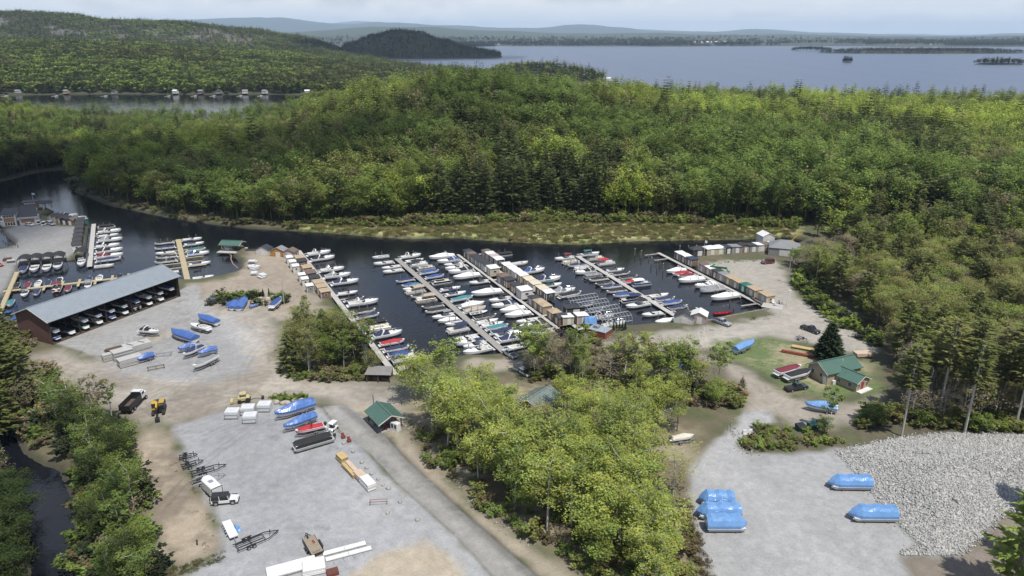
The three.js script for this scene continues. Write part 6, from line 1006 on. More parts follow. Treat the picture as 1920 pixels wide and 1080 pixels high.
// ---- cars
const GLOSS = (k, r, g, b) => M('car_' + k, r, g, b, .28, { clearcoat: .8, clearcoatRoughness: .06 });
const CARC = { white: GLOSS('white', .72, .72, .72), black: GLOSS('black', .012, .014, .018), silver: GLOSS('silver', .36, .38, .42), maroon: GLOSS('maroon', .12, .012, .016), green: GLOSS('green', .012, .03, .026), red: GLOSS('red', .35, .02, .015) };
const LAMPM = M('lamp_glass', .75, .75, .72, .2, { plain: true }), TAIL = M('tail_glass', .35, .01, .01, .25, { plain: true });
function vehicle(kind, col, a, b, label, cat, roofMat) { // a rear, b front
  const S = span(a, b), o = thing(kind, label, cat, S.x, 1.2, S.z, S.t), P = CARC[col], L = kind === 'off_roader' ? 4.6 : kind === 'pickup_truck' ? 5.7 : kind === 'suv' ? 4.8 : 4.5, W = 1.9, h = kind === 'car' ? .78 : .95, g = kind === 'off_roader' ? .55 : .38;
  const side = kind === 'car' ? [[-L / 2, .5], [-L / 2 + .1, h], [L * .18, h + .03], [L / 2 - .1, h - .12], [L / 2, .5]] : [[-L / 2, .5], [-L / 2 + .05, h + .05], [L * .12, h + .06], [L / 2 - .12, h - .02], [L / 2, .55]];
  const bd = mb(); bd.loft([-1, -.94, .94, 1].map((q, i) => { const ins = i % 3 ? 0 : .05; return [[-L / 2, g], ...side, [L / 2, g]].map(p => [p[0] * (1 - ins * .3), p[1] - (i % 3 ? 0 : .06), q * W / 2]); }), true, true); bd.build('body', P, o);
  const ch = kind === 'car' ? 1.42 : kind === 'off_roader' ? 1.88 : 1.8, x0 = kind === 'pickup_truck' ? -L * .10 : kind === 'car' ? -L * .38 : -L * .49, x1 = kind === 'pickup_truck' ? L * .2 : L * .17, sl = kind === 'off_roader' ? .15 : .5;
  const ring = (y, xa, xb, w) => [[xa, y, -w], [xb, y, -w], [xb, y, w], [xa, y, w]];
  mb().loft([ring(h, x0, x1 + .1, W / 2 - .06), ring(ch - .1, x0 + sl * .4, x1 - sl, W / 2 - .2)], true, false).build('window', GLASS, o);
  mb().loft([ring(ch - .12, x0 + sl * .4 - .03, x1 - sl + .03, W / 2 - .18), ring(ch, x0 + sl * .4 + .06, x1 - sl - .08, W / 2 - .26)], true, true).build('roof', roofMat || P, o);
  const pl = mb(); for (const z of [-1, 1]) for (const f of [0, .48, 1]) pl.bar([lerp(x0, x1 + .1, f), h, z * (W / 2 - .05)], [lerp(x0 + sl * .4, x1 - sl, f), ch - .1, z * (W / 2 - .19)], .09, .12); pl.build('pillar', P, o);
  if (kind === 'pickup_truck') mb().box(-L * .31, h + .065, 0, L * .34, .02, W - .3).build('bed', DARK, o);
  const wr = kind === 'off_roader' ? .45 : .37; for (const x of [-L * .31, L * .32]) for (const z of [-1, 1]) { const w = mb().wheel(x, wr, z * (W / 2 - .08), wr, .28).build('wheel', TYRE, o); w.add(mb().wheel(x, wr, z * (W / 2 - .07), wr * .58, .3).build('rim', RIM)); }
  for (const z of [-.68, .68]) { mb().box(L / 2 - .03, .68, z, .1, .18, .34).build('headlight', LAMPM, o); mb().box(-L / 2 + .02, .74, z, .1, .2, .26).build('tail_light', TAIL, o); }
  mb().box(L / 2, .45, 0, .14, .2, W - .1).box(-L / 2, .45, 0, .14, .2, W - .1).build('bumper', kind === 'car' ? P : DARK, o);
  if (kind === 'off_roader') { for (const x of [-L * .31, L * .32]) for (const z of [-1, 1]) mb().box(x, .95, z * (W / 2 + .05), 1.05, .1, .22).build('fender', DARK, o); mb().wheel(-L / 2 - .18, 1.0, 0, .4, .24, 'x').build('spare_wheel', TYRE, o); }
  return o;
}
vehicle('off_roader', 'white', [401, 944], [445, 940], 'white off-roader with black hard top on the left gravel lot', 'off-roader', DARK);
vehicle('pickup_truck', 'black', [1472, 734], [1512, 727], 'black pickup parked beside the covered boats on the lawn', 'pickup truck');
vehicle('pickup_truck', 'black', [1506, 616], [1532, 626], 'black pickup on the dirt road above the spruce', 'pickup truck');
vehicle('pickup_truck', 'silver', [1340, 603], [1366, 612], 'silver pickup parked by the basin wall', 'pickup truck');
vehicle('pickup_truck', 'white', [966, 673], [947, 661], 'white pickup at the foot of the middle pier', 'pickup truck');
vehicle('suv', 'maroon', [1450, 493], [1428, 495], 'maroon car parked before the channel huts', 'car');
vehicle('suv', 'silver', [90, 420], [103, 424], 'silver car on the left marina parking lot', 'car');
vehicle('car', 'white', [50, 422], [63, 424], 'white car before the marina office', 'car');
vehicle('car', 'white', [975, 696], [992, 706], 'white car hidden among saplings below the white pickup', 'car');
vehicle('suv', 'green', [404, 572], [391, 563], 'dark green car parked on the grass by the concrete apron', 'car');
vehicle('car', 'red', [-12, 498], [3, 500], 'red vehicle cut off by the left edge', 'car');
function cart(px, py, t, label) { const q = GP(px, py), o = thing('golf_cart', label, 'golf cart', q[0], 1.2, q[1], t); mb().bevelBox(0, .5, 0, 2.3, .5, 1.15, .1).build('body', gel('w'), o); mb().box(-.2, .85, 0, .6, .2, 1).box(-.5, 1.15, 0, .12, .5, 1).build('seat', DARK, o); for (const x of [-.75, .75]) for (const z of [-.5, .5]) mb().tube([x, .7, z], [x * .8, 1.85, z], .035, .035, 4).build('roof_post', DARK, o); mb().bevelBox(-.05, 1.92, 0, 1.8, .12, 1.25, .05).build('roof', gel('w'), o); for (const x of [-.75, .75]) for (const z of [-.55, .55]) mb().wheel(x, .25, z, .25, .2).build('wheel', TYRE, o); }
cart(625, 806, 1.2, 'white golf cart beside the paved road'); cart(74, 421, 1.4, 'golf cart left of two at the marina lawn'); cart(83, 423, 1.4, 'golf cart right of two at the marina lawn');
{ // dump truck, excavator, small yellow loader, forklift, green boom lift
  const S = span([234, 780], [270, 744]), o = thing('dump_truck', 'white cab dump truck with black empty bed on the dirt yard', 'dump truck', S.x, 1.2, S.z, S.t); const bedM = M('rusty_bed', .10, .075, .055, .8);
  mb().bevelBox(2.4, 1.9, 0, 1.7, 1.7, 2.2, .2).bevelBox(3.7, 1.4, 0, 1.3, 1.0, 1.9, .15).build('cab', CARC.white, o); mb().box(3.27, 2.2, 0, .06, .7, 1.9).box(2.4, 2.25, 1.11, 1, .6, .04).box(2.4, 2.25, -1.11, 1, .6, .04).build('window', GLASS, o); mb().box(0, .8, 0, 8, .3, .9).build('chassis', DARK, o);
  mb().box(-1.4, 1.12, 0, 5.6, .12, 2.3).build('bed_floor', bedM, o); for (const z of [-1.18, 1.18]) mb().box(-1.4, 1.75, z, 5.6, 1.3, .1).build('bed_side', DARK, o); mb().box(-4.2, 1.7, 0, .1, 1.2, 2.3).build('tailgate', DARK, o); mb().box(1.4, 1.9, 0, .1, 1.7, 2.3).build('headboard', DARK, o); mb().box(1.9, 3.0, 0, 1.3, .1, 2.0).build('cab_shield', CARC.white, o);
  for (const x of [3.4, -1.9, -3.2]) for (const z of [-1, 1]) { const w = mb().wheel(x, .5, z * 1.0, .5, .4).build('wheel', TYRE, o); w.add(mb().wheel(x, .5, z * 1.02, .26, .42).build('rim', RIM)); }
  const q = GP(299, 772), e = thing('excavator', 'black and yellow tracked excavator right of the dump truck', 'excavator', q[0], 1.2, q[1], -1.25), Y = M('machine_yellow', .50, .31, .03, .5);
  for (const z of [-1.05, 1.05]) { const t = mb(); t.loft([-.3, .3].map(k => [[-1.8, .1], [1.8, .1], [2.1, .45], [1.8, .85], [-1.8, .85], [-2.1, .45]].map(p => [p[0], p[1], z + k])), true, true); t.build('track', TYRE, e); } mb().box(0, .7, 0, 2.2, .5, 1.6).build('undercarriage', DARK, e);
  mb().bevelBox(-.7, 1.55, 0, 3.2, 1.1, 2.5, .15).build('house', DARK, e); mb().box(-1.0, 2.14, -.6, 2, .06, 1.1).build('engine_hood', Y, e); mb().bevelBox(.5, 2.0, .75, 1.5, 1.7, .95, .1).build('cab', Y, e); mb().box(1.27, 2.2, .75, .04, 1.0, .8).box(.5, 2.2, 1.24, 1.1, .9, .04).build('window', GLASS, e);
  mb().bar([.6, 1.7, -.2], [2.6, 3.6, -.2], .4, .55).bar([2.6, 3.6, -.2], [4.3, 2.9, -.2], .36, .45).build('boom', Y, e); mb().bar([4.4, 3.1, -.2], [4.9, 1.0, -.2], .3, .4).build('stick', DARK, e); mb().loft([[[4.6, 1.1, -.65], [5.2, .9, -.65], [5.3, .2, -.65], [4.7, .05, -.65]], [[4.6, 1.1, .25], [5.2, .9, .25], [5.3, .2, .25], [4.7, .05, .25]]], true, true).build('bucket', DARK, e); mb().tube([1.2, 2.2, -.2], [2.9, 3.9, -.2], .07, .07, 6).build('hydraulic_ram', GALV, e);
  const p = GP(458, 753), l = thing('backhoe', 'small pale yellow backhoe behind the white floats', 'backhoe', p[0], 1.2, p[1], .3), PY = M('pale_yellow', .50, .43, .20, .55); mb().bevelBox(0, 1.0, 0, 2.6, .8, 1.5, .15).build('body', PY, l); mb().box(-.1, 2.2, 0, 1.4, .1, 1.5).build('canopy', PY, l); for (const x of [-.7, .5]) for (const z of [-.65, .65]) mb().tube([x, 1.3, z], [x, 2.2, z], .05, .05, 4).build('canopy_post', DARK, l); mb().bar([1.3, 1.1, 0], [2.8, 2.3, 0], .25, .3).bar([2.8, 2.3, 0], [4.1, 1.0, 0], .22, .26).build('boom', PY, l); mb().bevelBox(4.1, .6, 0, .6, .6, .7, .1).build('bucket', DARK, l); mb().bar([-1.3, .8, -.5], [-2.3, .5, -.5], .16, .2).bar([-1.3, .8, .5], [-2.3, .5, .5], .16, .2).box(-2.6, .5, 0, .6, .6, 1.9).build('loader_bucket', PY, l); for (const x of [-.9, .9]) for (const z of [-.85, .85]) mb().wheel(x, x < 0 ? .45 : .6, z, x < 0 ? .45 : .6, .35).build('wheel', TYRE, l);
  const f = GP(19, 608), k = thing('forklift', 'large blue marina forklift left of the barn gable', 'forklift', f[0], 1.2, f[1], .2), BLU = M('machine_blue', .03, .085, .24, .5); mb().bevelBox(0, 1.5, 0, 4.6, 1.2, 2.2, .2).bevelBox(-1.6, 2.3, 0, 1.6, .9, 2.0, .15).build('body', BLU, k); mb().bevelBox(.2, 3.0, 0, 1.4, 1.7, 1.5, .1).build('cab', GLASS, k); mb().box(.2, 3.9, 0, 1.6, .12, 1.7).build('cab_roof', BLU, k); for (const z of [-.6, .6]) mb().box(2.6, 3.0, z, .25, 5.6, .25).build('mast', BLU, k); mb().box(2.6, 5.6, 0, .25, .25, 1.5).box(2.6, 2.2, 0, .25, .3, 1.5).build('cross_bar', BLU, k); for (const z of [-.7, .7]) mb().box(4.2, .6, z, 3.2, .14, .25).build('fork', DARK, k); for (const x of [-1.6, 1.6]) for (const z of [-1.2, 1.2]) mb().wheel(x, .8, z, .8, .6).build('wheel', TYRE, k);
  const g = GP(1344, 515), b = thing('boom_lift', 'folded green boom lift on the right gravel landing', 'boom lift', g[0], 1.2, g[1], -.55), GR = M('machine_green', .02, .19, .07, .45); mb().bevelBox(0, 1.0, 0, 3.2, 1.0, 2.2, .15).build('chassis', DARK, b); mb().bevelBox(-.2, 1.9, 0, 2.4, .9, 1.8, .2).build('turntable', GR, b); mb().bar([-2.6, 2.6, 0], [3.2, 2.9, 0], .5, .6).bar([3.2, 2.9, 0], [3.6, 1.6, .1], .4, .5).bar([-2.6, 2.6, 0], [-1, 3.6, 0], .4, .4).build('boom', GR, b); mb().box(3.7, 1.4, 0, .9, 1.0, 1.6).build('basket', GR, b); for (const x of [-1.2, 1.2]) for (const z of [-1.1, 1.1]) mb().wheel(x, .5, z, .5, .4).build('wheel', TYRE, b);
  const c = GP(1487, 466), d = thing('excavator', 'distant orange-yellow excavator with raised arm at the channel end', 'excavator', c[0] + 2, 1.2, c[1] - 6, .2); d.scale.setScalar(.75); mb().bevelBox(-1.5, 1.4, 0, 3, 1.6, 2.4, .2).build('cab', Y, d); mb().bar([-1, 2, 0], [2.2, 5.2, 0], .4, .5).bar([2.2, 5.2, 0], [5, 6.0, 0], .35, .45).bar([5, 6, 0], [6.2, 4.2, 0], .3, .35).build('boom', Y, d); mb().box(0, .4, -1, 3.6, .8, .5).box(0, .4, 1, 3.6, .8, .5).build('track', TYRE, d);
}
// ---- trailers on the gravel
[[[336, 862], [371, 856], 1.5, 0, 'k', 'shortest dark boat trailer, farthest of the row on the gravel'], [[341, 880], [382, 867], 1.6, 0, 'k', 'second dark boat trailer from the far end of the row'], [[357, 894], [425, 875], 1.9, 1, 'k', 'black tandem boat trailer in the middle of the row'], [[358, 912], [424, 892], 2.0, 1, 'a', 'white framed tandem boat trailer next to the cargo trailer'], [[441, 1033], [523, 999], 2.0, 1, 'k', 'large black tandem boat trailer alone on the lower lot'], [[1494, 634], [1516, 644], 1.6, 0, 'a', 'boat trailer behind the black pickup by the spruce']].forEach(([a, b, w, t, c, l]) => { const S = span(a, b), o = thing('boat_trailer', l, 'trailer', S.x, 1.2, S.z, S.t); trailer(o, S.L, w, t, c === 'k' ? DARK : ALU); });
{ const S = span([409, 934], [388, 914]), o = thing('cargo_trailer', 'white enclosed cargo trailer behind the white off-roader', 'trailer', S.x, 1.2, S.z, S.t); mb().loft([[-2.4, 0], [1.9, 0], [2.5, .55]].map(([x, i]) => [[x, .5, -1.0 + i], [x, .5, 1.0 - i], [x, 2.3, 1.0 - i], [x, 2.45, .8 - i * .9], [x, 2.45, -.8 + i * .9], [x, 2.3, -1.0 + i]]), true, true).build('box_body', gel('w'), o); mb().box(-2.43, 1.4, 0, .06, 1.7, 1.8).build('rear_door', gel('w'), o).add(mb().box(-2.47, 1.4, .96, .05, 1.9, .08).box(-2.47, 1.4, -.96, .05, 1.9, .08).box(-2.47, 2.33, 0, .05, .08, 2).box(-2.47, .52, 0, .05, .08, 2).build('door_frame', DARK)); mb().box(0, 2.47, 0, 1, .06, .8).build('roof_vent', GALV, o); for (const x of [-.7, .2]) for (const z of [-1, 1]) mb().wheel(x, .34, z, .34, .22).build('wheel', TYRE, o); mb().bar([2.4, .5, 0], [3.6, .5, 0], .12, .12).build('tongue', DARK, o); }
{ const S = span([577, 1010], [598, 1046]), o = thing('flatbed_trailer', 'flat trailer with grey wooden bed on the lower gravel lot', 'trailer', S.x, 1.2, S.z, S.t); const n = 9; for (let i = 0; i < n; i++) mb().box(0, .72, -.95 + 1.9 * (i + .5) / n, 4.8, .06, 1.9 / n - .03).build('bed_board', M('bed_wood', .33, .27, .2, .9), o); mb().bar([-2.4, .6, 1.0], [2.4, .6, 1.0], .1, .2).bar([-2.4, .6, -1.0], [2.4, .6, -1.0], .1, .2).bar([-2.4, .6, -1], [-2.4, .6, 1.001], .1, .2).bar([2.4, .6, -1], [2.4, .6, 1.001], .1, .2).bar([-2.4, .55, .6], [-3.7, .55, 0], .1, .12).bar([-2.4, .55, -.6], [-3.7, .55, 0], .1, .12).build('frame', DARK, o); for (const x of [-.1, .85]) for (const z of [-1.2, 1.2]) { const w = mb().wheel(x, .36, z, .36, .24).build('wheel', TYRE, o); w.add(mb().wheel(x, .36, z, .2, .26).build('rim', RIM)); } for (const z of [-1.2, 1.2]) mb().box(.4, .82, z, 2, .05, .3).build('fender', DARK, o); mb().wheel(-2.1, .95, .2, .34, .22).build('spare_wheel', TYRE, o); mb().bar([1.9, .9, -.5], [2.1, .9, .6], .25, .3).build('timber_block', M('bed_wood', .33, .27, .2, .9), o); mb().box(-.6, .78, -.3, .9, .05, .35).build('rust_plate', REDBOARD, o); }
{ const S = span([425, 983], [440, 1013]), o = thing('panel_trailer', 'small trailer loaded with a white panel beside a blue tarp', 'trailer', S.x, 1.2, S.z, S.t); mb().box(0, .7, 0, S.L, .14, 1.4).build('white_panel', WHITEB, o); for (let i = 0; i < 5; i++) mb().box(-S.L / 2 + .5 + i * .8, .6, .8, .3, .1, .3).build('bracket', GALV, o); mb().box(0, .5, 0, S.L * .9, .12, 1).build('frame', GALV, o); for (const z of [-.8, .8]) mb().wheel(-.3, .3, z, .3, .2).build('wheel', TYRE, o); mb().bar([S.L / 2, .5, 0], [S.L / 2 + 1.3, .5, 0], .1, .1).build('tongue', GALV, o); const q = GP(443, 991), t = thing('tarp', 'crumpled bright blue tarp on the gravel', 'tarp', q[0], 1.22, q[1], -.7); const m = mb(), rr = rng(4); m.loft(range(-1.3, 1.3, 7).map((x, i) => range(-.7, .7, 5).map((z, j) => [x + (rr() - .5) * .2, (i % 7 && j % 5 ? .12 + .28 * rr() : .02), z * (1 - .35 * Math.abs(x + .4) / 1.3)])), false); m.build('sheet', wrapM, t); }
// ---- stacks of dock sections, lumber and panels
function stack(px, py, t, L, W, n, th, mat, label, cat = 'dock stack', skew = .12) { const q = GP(px, py), o = thing('board_stack', label, cat, q[0], 1.2, q[1], t), r = rng(px); for (let i = 0; i < n; i++) { mb().at((r() - .5) * skew, th * (i + .5) + .14, (r() - .5) * skew, (r() - .5) * .03).bevelBox(0, 0, 0, L, th * .8, W, .03).build('section', mat, o); if (i) mb().box(L * .35, th * i + .1, 0, .1, th * .2, W * .9).box(-L * .35, th * i + .1, 0, .1, th * .2, W * .9).build('spacer', WOODB, o); } mb().box(L * .35, .07, 0, .14, .14, W).box(-L * .35, .07, 0, .14, .14, W).build('skid', WOODB, o); return o; }
const GREYP = M('grey_planks', .44, .435, .42, .8), NEWW = M('new_lumber', .50, .37, .17, .8), PINKW = M('pale_lumber', .56, .43, .33, .8), FLOATW = M('float_white', .62, .63, .64, .5), DKW = M('dark_lumber', .10, .065, .045, .9);
const tY = turnOf(GP(228, 668), GP(276, 655));
stack(258, 655, tY, 6.6, 3.4, 5, .34, GREYP, 'largest grey dock section stack beside the concrete apron').add(mb().bar([-2.2, 1.98, -1], [-1.2, 1.98, 1.2], .1, .1).bar([.6, 1.98, -1], [1.6, 1.98, 1.2], .1, .1).build('loose_bar', DARK));
stack(230, 670, tY, 4.8, 3, 6, .36, GREYP, 'middle grey dock section stack in the dirt yard'); stack(205, 675, tY, 3, 1.6, 6, .3, GREYP, 'small grey dock section stack at the left'); stack(245, 683, tY, 5.6, 2.6, 5, .4, GREYP, 'front grey dock section stack beside the blue wrap');
stack(218, 655, tY, 5, 1.6, 2, .3, DKW, 'dark weathered timber pile behind the grey dock stacks', 'timber pile', .6);
[[307, 666, .3, 'grey metal rack frame on the dirt yard'], [293, 691, .5, 'brown pallet frame in front of the blue wrap']].forEach(([px, py, t, l], i) => { const q = GP(px, py), o = thing('rack_frame', l, 'frame', q[0], 1.2, q[1], t), m = i ? WOODB : GALV, w = mb(); for (const z of [-.9, .9]) w.bar([-2, .35, z], [2, .35, z], .12, .14); w.build('side_rail', m, o); for (const x of [-1.8, 0, 1.8]) mb().bar([x, .4, -1], [x, .4, 1.001], .12, .1).build('cross_bar', m, o); for (const x of [-1.9, 1.9]) for (const z of [-.9, .9]) mb().box(x, .25, z, .12, .5, .12).build('leg', m, o); });
[[437, 782, .05, 'white box float, leftmost of the four by the yellow backhoe'], [466, 775, .1, 'white box float second from the left, behind another'], [470, 790, .12, 'white box float in front of the others'], [497, 769, .05, 'white box float rightmost beside the boulders']].forEach(([px, py, t, l], i) => { const q = GP(px, py), o = thing('dock_float', l, 'dock float', q[0], 1.2, q[1], t); mb().bevelBox(0, .95, 0, 2.9, 1.7, 2.3, .12).build('float_body', FLOATW, o); mb().box(0, .35, 1.18, 2.9, .14, .1).box(0, 1.1, 1.18, 2.9, .1, .08).box(-1.4, .7, 1.18, .1, .9, .1).box(1.4, .7, 1.18, .1, .9, .1).build('edge_frame', GALV, o); for (let k = 0; k < 4; k++) mb().box(-1.05 + k * .7, 1.82, 0, .62, .05, 2.2).build('top_panel', FLOATW, o); });
{ const q = GP(452, 762), o = thing('timber_beam', 'long weathered beam behind the white floats', 'beam', q[0], 1.2, q[1], .15); for (let i = 0; i < 3; i++) mb().box(0, .18 + i * .04, i * .35, 6.5 - i * .3, .3, .3).build('beam', M('old_beam', .26, .22, .18, .9), o); }
stack(642, 864, -.9, 2.6, 1.5, 5, .24, NEWW, 'short yellow lumber stack at the head of the boulder row', 'lumber stack'); stack(656, 885, -.93, 5.2, 1.0, 3, .25, NEWW, 'long yellow lumber stack next in the row', 'lumber stack'); stack(661, 882, -.93, 4.6, .9, 4, .25, PINKW, 'pale pinkish lumber behind the long yellow stack', 'lumber stack'); stack(678, 900, -.93, 4, 1.6, 4, .28, PINKW, 'pale board stack beside white wrapped lumber', 'lumber stack'); stack(690, 912, -.93, 3.6, 1.7, 4, .34, WHITEB, 'white wrapped lumber bundle nearest the paved road', 'lumber stack');
{ const t = turnOf(GP(617, 1036), GP(678, 1020)); [[646, 1030, 7, 1.0, 'long white dock panel, upper of two on the lower lot'], [654, 1040, 7.4, .9, 'long white dock panel, lower of two on the lower lot']].forEach(([px, py, L, W, l]) => { const q = GP(px, py), o = thing('white_panel_stack', l, 'dock panel', q[0], 1.2, q[1], t); for (let k = 0; k < 2; k++) mb().box((k - .5) * L / 2, .22, 0, L / 2 - .04, .16, W).build('panel', WHITEB, o); for (let k = 0; k < 4; k++) mb().tube([-L / 2 + 1 + k * L / 4.6, .1, W / 2], [-L / 2 + 1.2 + k * L / 4.6, .05, W / 2 + 1.1], .03, .03, 4).build('leg', GALV, o); });
  stack(548, 1068, t, 7.5, 2.6, 2, .3, WHITEB, 'white dock panels stacked at the bottom edge', 'dock panel stack', .5); stack(588, 1068, t - .1, 3.4, 2.8, 4, .25, WHITEB, 'smaller white panel stack beside the flat trailer', 'dock panel stack', .3);
  const q = GP(624, 1076), o = thing('rusty_plate', 'rusty red steel box at the bottom edge', 'steel box', q[0], 1.2, q[1], t); mb().bevelBox(0, .35, 0, 1.8, .7, 1.3, .05).build('box_body', M('rust', .16, .05, .035, .9), o); mb().box(0, .73, 0, 1.5, .05, 1).build('lid', M('rust2', .13, .045, .03, .9), o);
  const r = GP(710, 945), k = thing('pipe_rack', 'low red-brown pipe rack on the gravel by the road', 'rack', r[0], 1.2, r[1], .1), RU = M('rust_pipe', .22, .07, .05, .7); for (const z of [-.35, .35]) { mb().tube([-1.6, .75, z], [1.6, .75, z], .05, .05, 5).build('rail', RU, k); for (const x of [-1.5, 1.5]) mb().tube([x, 0, z], [x, .8, z], .05, .05, 5).build('leg', RU, k); } }
[[644, 822, 'left'], [655, 829, 'right']].forEach(([px, py, s]) => { const q = GP(px, py), o = thing('lawn_chair', `red garden chair, ${s} of two beside the paved road`, 'chair', q[0], 1.2, q[1], .5), W = M('chair_red', .2, .03, .025, .6); o.scale.setScalar(.8); mb().box(0, .42, 0, .8, .07, .75).build('seat', W, o); mb().at(0, .45, -.38, 0, -.35).box(0, .45, 0, .8, .95, .07).build('backrest', W, o); for (const x of [-.42, .42]) { mb().box(x, .65, .05, .14, .05, .8).build('armrest', W, o); for (const z of [-.3, .35]) mb().box(x, .32, z, .08, .64, .08).build('leg', W, o); } });
// boulders along the road and other single stones
const STONE = M('granite', .36, .35, .33, .9), STONE2 = M('granite_warm', .42, .37, .31, .9);
function rock(seed, sq = .7) { const g = new THREE.IcosahedronGeometry(1, 1), p = g.attributes.position, r = rng(seed), k = {}; const P = Array.from({ length: 7 }, () => { const u = r() * 2 - 1, a = r() * 6.283, h = Math.sqrt(1 - u * u); return [h * Math.cos(a), u, h * Math.sin(a), .55 + .3 * r()]; }); for (let i = 0; i < p.count; i++) { let x = p.getX(i), y = p.getY(i), z = p.getZ(i); for (const q of P) { const d = x * q[0] + y * q[1] + z * q[2]; if (d > q[3]) { x -= q[0] * (d - q[3]); y -= q[1] * (d - q[3]); z -= q[2] * (d - q[3]); } } p.setXYZ(i, x, y * sq, z); } return g; }
const ROCKG = [1, 2, 3, 4, 5].map(s => rock(s));
function boulder(px, py, s, label, m = STONE, i = 0) { const q = GP(px, py), o = new THREE.Mesh(ROCKG[i % 5], m); o.position.set(q[0], 1.2 + s * .3, q[1]); o.rotation.y = px; o.scale.set(s, s, s * .9); o.castShadow = o.receiveShadow = true; tag(o, label, 'boulder'); addTop(o, 'boulder'); }
[[645, 832], [662, 847], [679, 868], [688, 878], [697, 889], [709, 899], [718, 910], [728, 917], [750, 942], [727, 963], [783, 976]].forEach(([px, py], i) => boulder(px, py, .38 + .18 * hash2(i, 8), `grey boulder, ${NTH[i]} from the far end of the row by the road`, i % 3 ? STONE : STONE2, i));
[[519, 756], [532, 757], [540, 757], [552, 752], [566, 752], [575, 755]].forEach(([px, py], i) => boulder(px, py, .7 + .3 * hash2(i, 2), `pale boulder, ${NTH[i]} from the left in the weedy bed behind the blue wrap`, STONE2, i + 2));
[[425, 560], [443, 556], [460, 562], [488, 562], [503, 563], [515, 560]].forEach(([px, py], i) => boulder(px, py, 1.1 + .5 * hash2(i, 5), `pale rock, ${NTH[i]} from the left among weeds behind the blue hulls`, STONE2, i));
[[474, 493], [472, 503], [480, 505], [476, 515], [492, 520]].forEach(([px, py], i) => stack(px, py, i * .6, 2.6, 2, 2, .5, FLOATW, `white concrete block pile, ${NTH[i]} from the far end of the spit`, 'block pile', .9));
{ const q = GP(281, 1042), o = thing('gravel_pad', 'small square of grey gravel with a white divider at the path end', 'gravel pad', q[0], 1.2, q[1], .2); mb().box(-.95, .05, 0, 1.8, .1, 2.2).box(.95, .05, 0, 1.8, .1, 2.2).build('gravel_bed', STONE, o); mb().box(0, .07, 0, .12, .14, 2.3).build('divider', WHITEB, o); }
{ const q = GP(370, 1022), o = thing('pipe_stub', 'short dark pipe standing in the cleared strip', 'pipe', q[0], 1.2, q[1]); mb().tube([0, 0, 0], [.05, .9, 0], .12, .12, 7).build('pipe', DARK, o); mb().tube([.05, .9, 0], [.05, .98, 0], .16, .16, 7).build('cap', DARK, o); }
// dumpsters, timber, sundries on the right
[[1501, 806, .3], [1523, 803, .25], [1540, 799, .2]].forEach(([px, py, t], i) => { const q = GP(px, py), o = thing('dumpster', `dark green dumpster, ${NTH[i]} from the left beside the birch`, 'dumpster', q[0], 1.2, q[1], t), D = M('dumpster_green', .014, .06, .032, .55); mb().loft([[0.1, .85, .7], [1.15, 1.0, .85]].map(([y, w, d]) => [[-w, y, -d], [w, y, -d], [w, y, d], [-w, y, d]]), true, true).build('bin', D, o); for (const x of [-.5, .5]) mb().at(x, 1.2, 0, 0, .12).box(0, 0, 0, .96, .06, 1.75).build('lid', i === 1 ? M('lid_teal', .03, .14, .10, .4) : DARK, o); mb().box(.6, .7, .8, .3, .22, .03).build('sticker', WHITEB, o); for (const s of [-1, 1]) mb().box(s * 1.02, .8, 0, .12, .14, 1.3).build('fork_pocket', D, o); });
stack(1512, 656, -.5, 7.5, 1.5, 2, .25, NEWW, 'long yellow board pile left of the spruce', 'lumber pile', .4); stack(1497, 666, -.5, 9, .9, 2, .25, REDBOARD, 'long reddish board pile beside the yellow boards', 'lumber pile', .5); stack(1617, 668, .1, 4.5, 2.2, 4, .3, PINKW, 'pale board stack behind the green roofed house', 'lumber pile', .5); stack(1347, 674, -.9, 5, 1.2, 2, .25, DKW, 'dark timber pile left of the bright blue wrapped boat', 'timber pile', .5);
{ const q = GP(1401, 813), o = thing('barrier_block', 'white concrete barrier at the corner of the right lot', 'barrier', q[0], 1.2, q[1], .1); mb().loft([-1, 1].map(x => [[x, 0, -.4], [x, 0, .4], [x, .35, .22], [x, .9, .15], [x, .9, -.15], [x, .35, -.22]]), true, true).build('block', WHITEB, o); mb().box(0, .92, 0, .3, .06, .2).build('lifting_eye', GALV, o); }
{ const q = GP(1394, 742), o = thing('safety_post', 'orange marker on a post beside the browning conifer', 'marker', q[0], 1.2, q[1]), O = M('orange', .62, .12, .02, .5); mb().tube([0, 0, 0], [0, 1.6, 0], .06, .06, 5).build('post', WOODB, o); mb().box(0, 1.4, .05, .7, .7, .08).box(.5, .5, 0, .6, 1, .5).build('marker_board', O, o); }
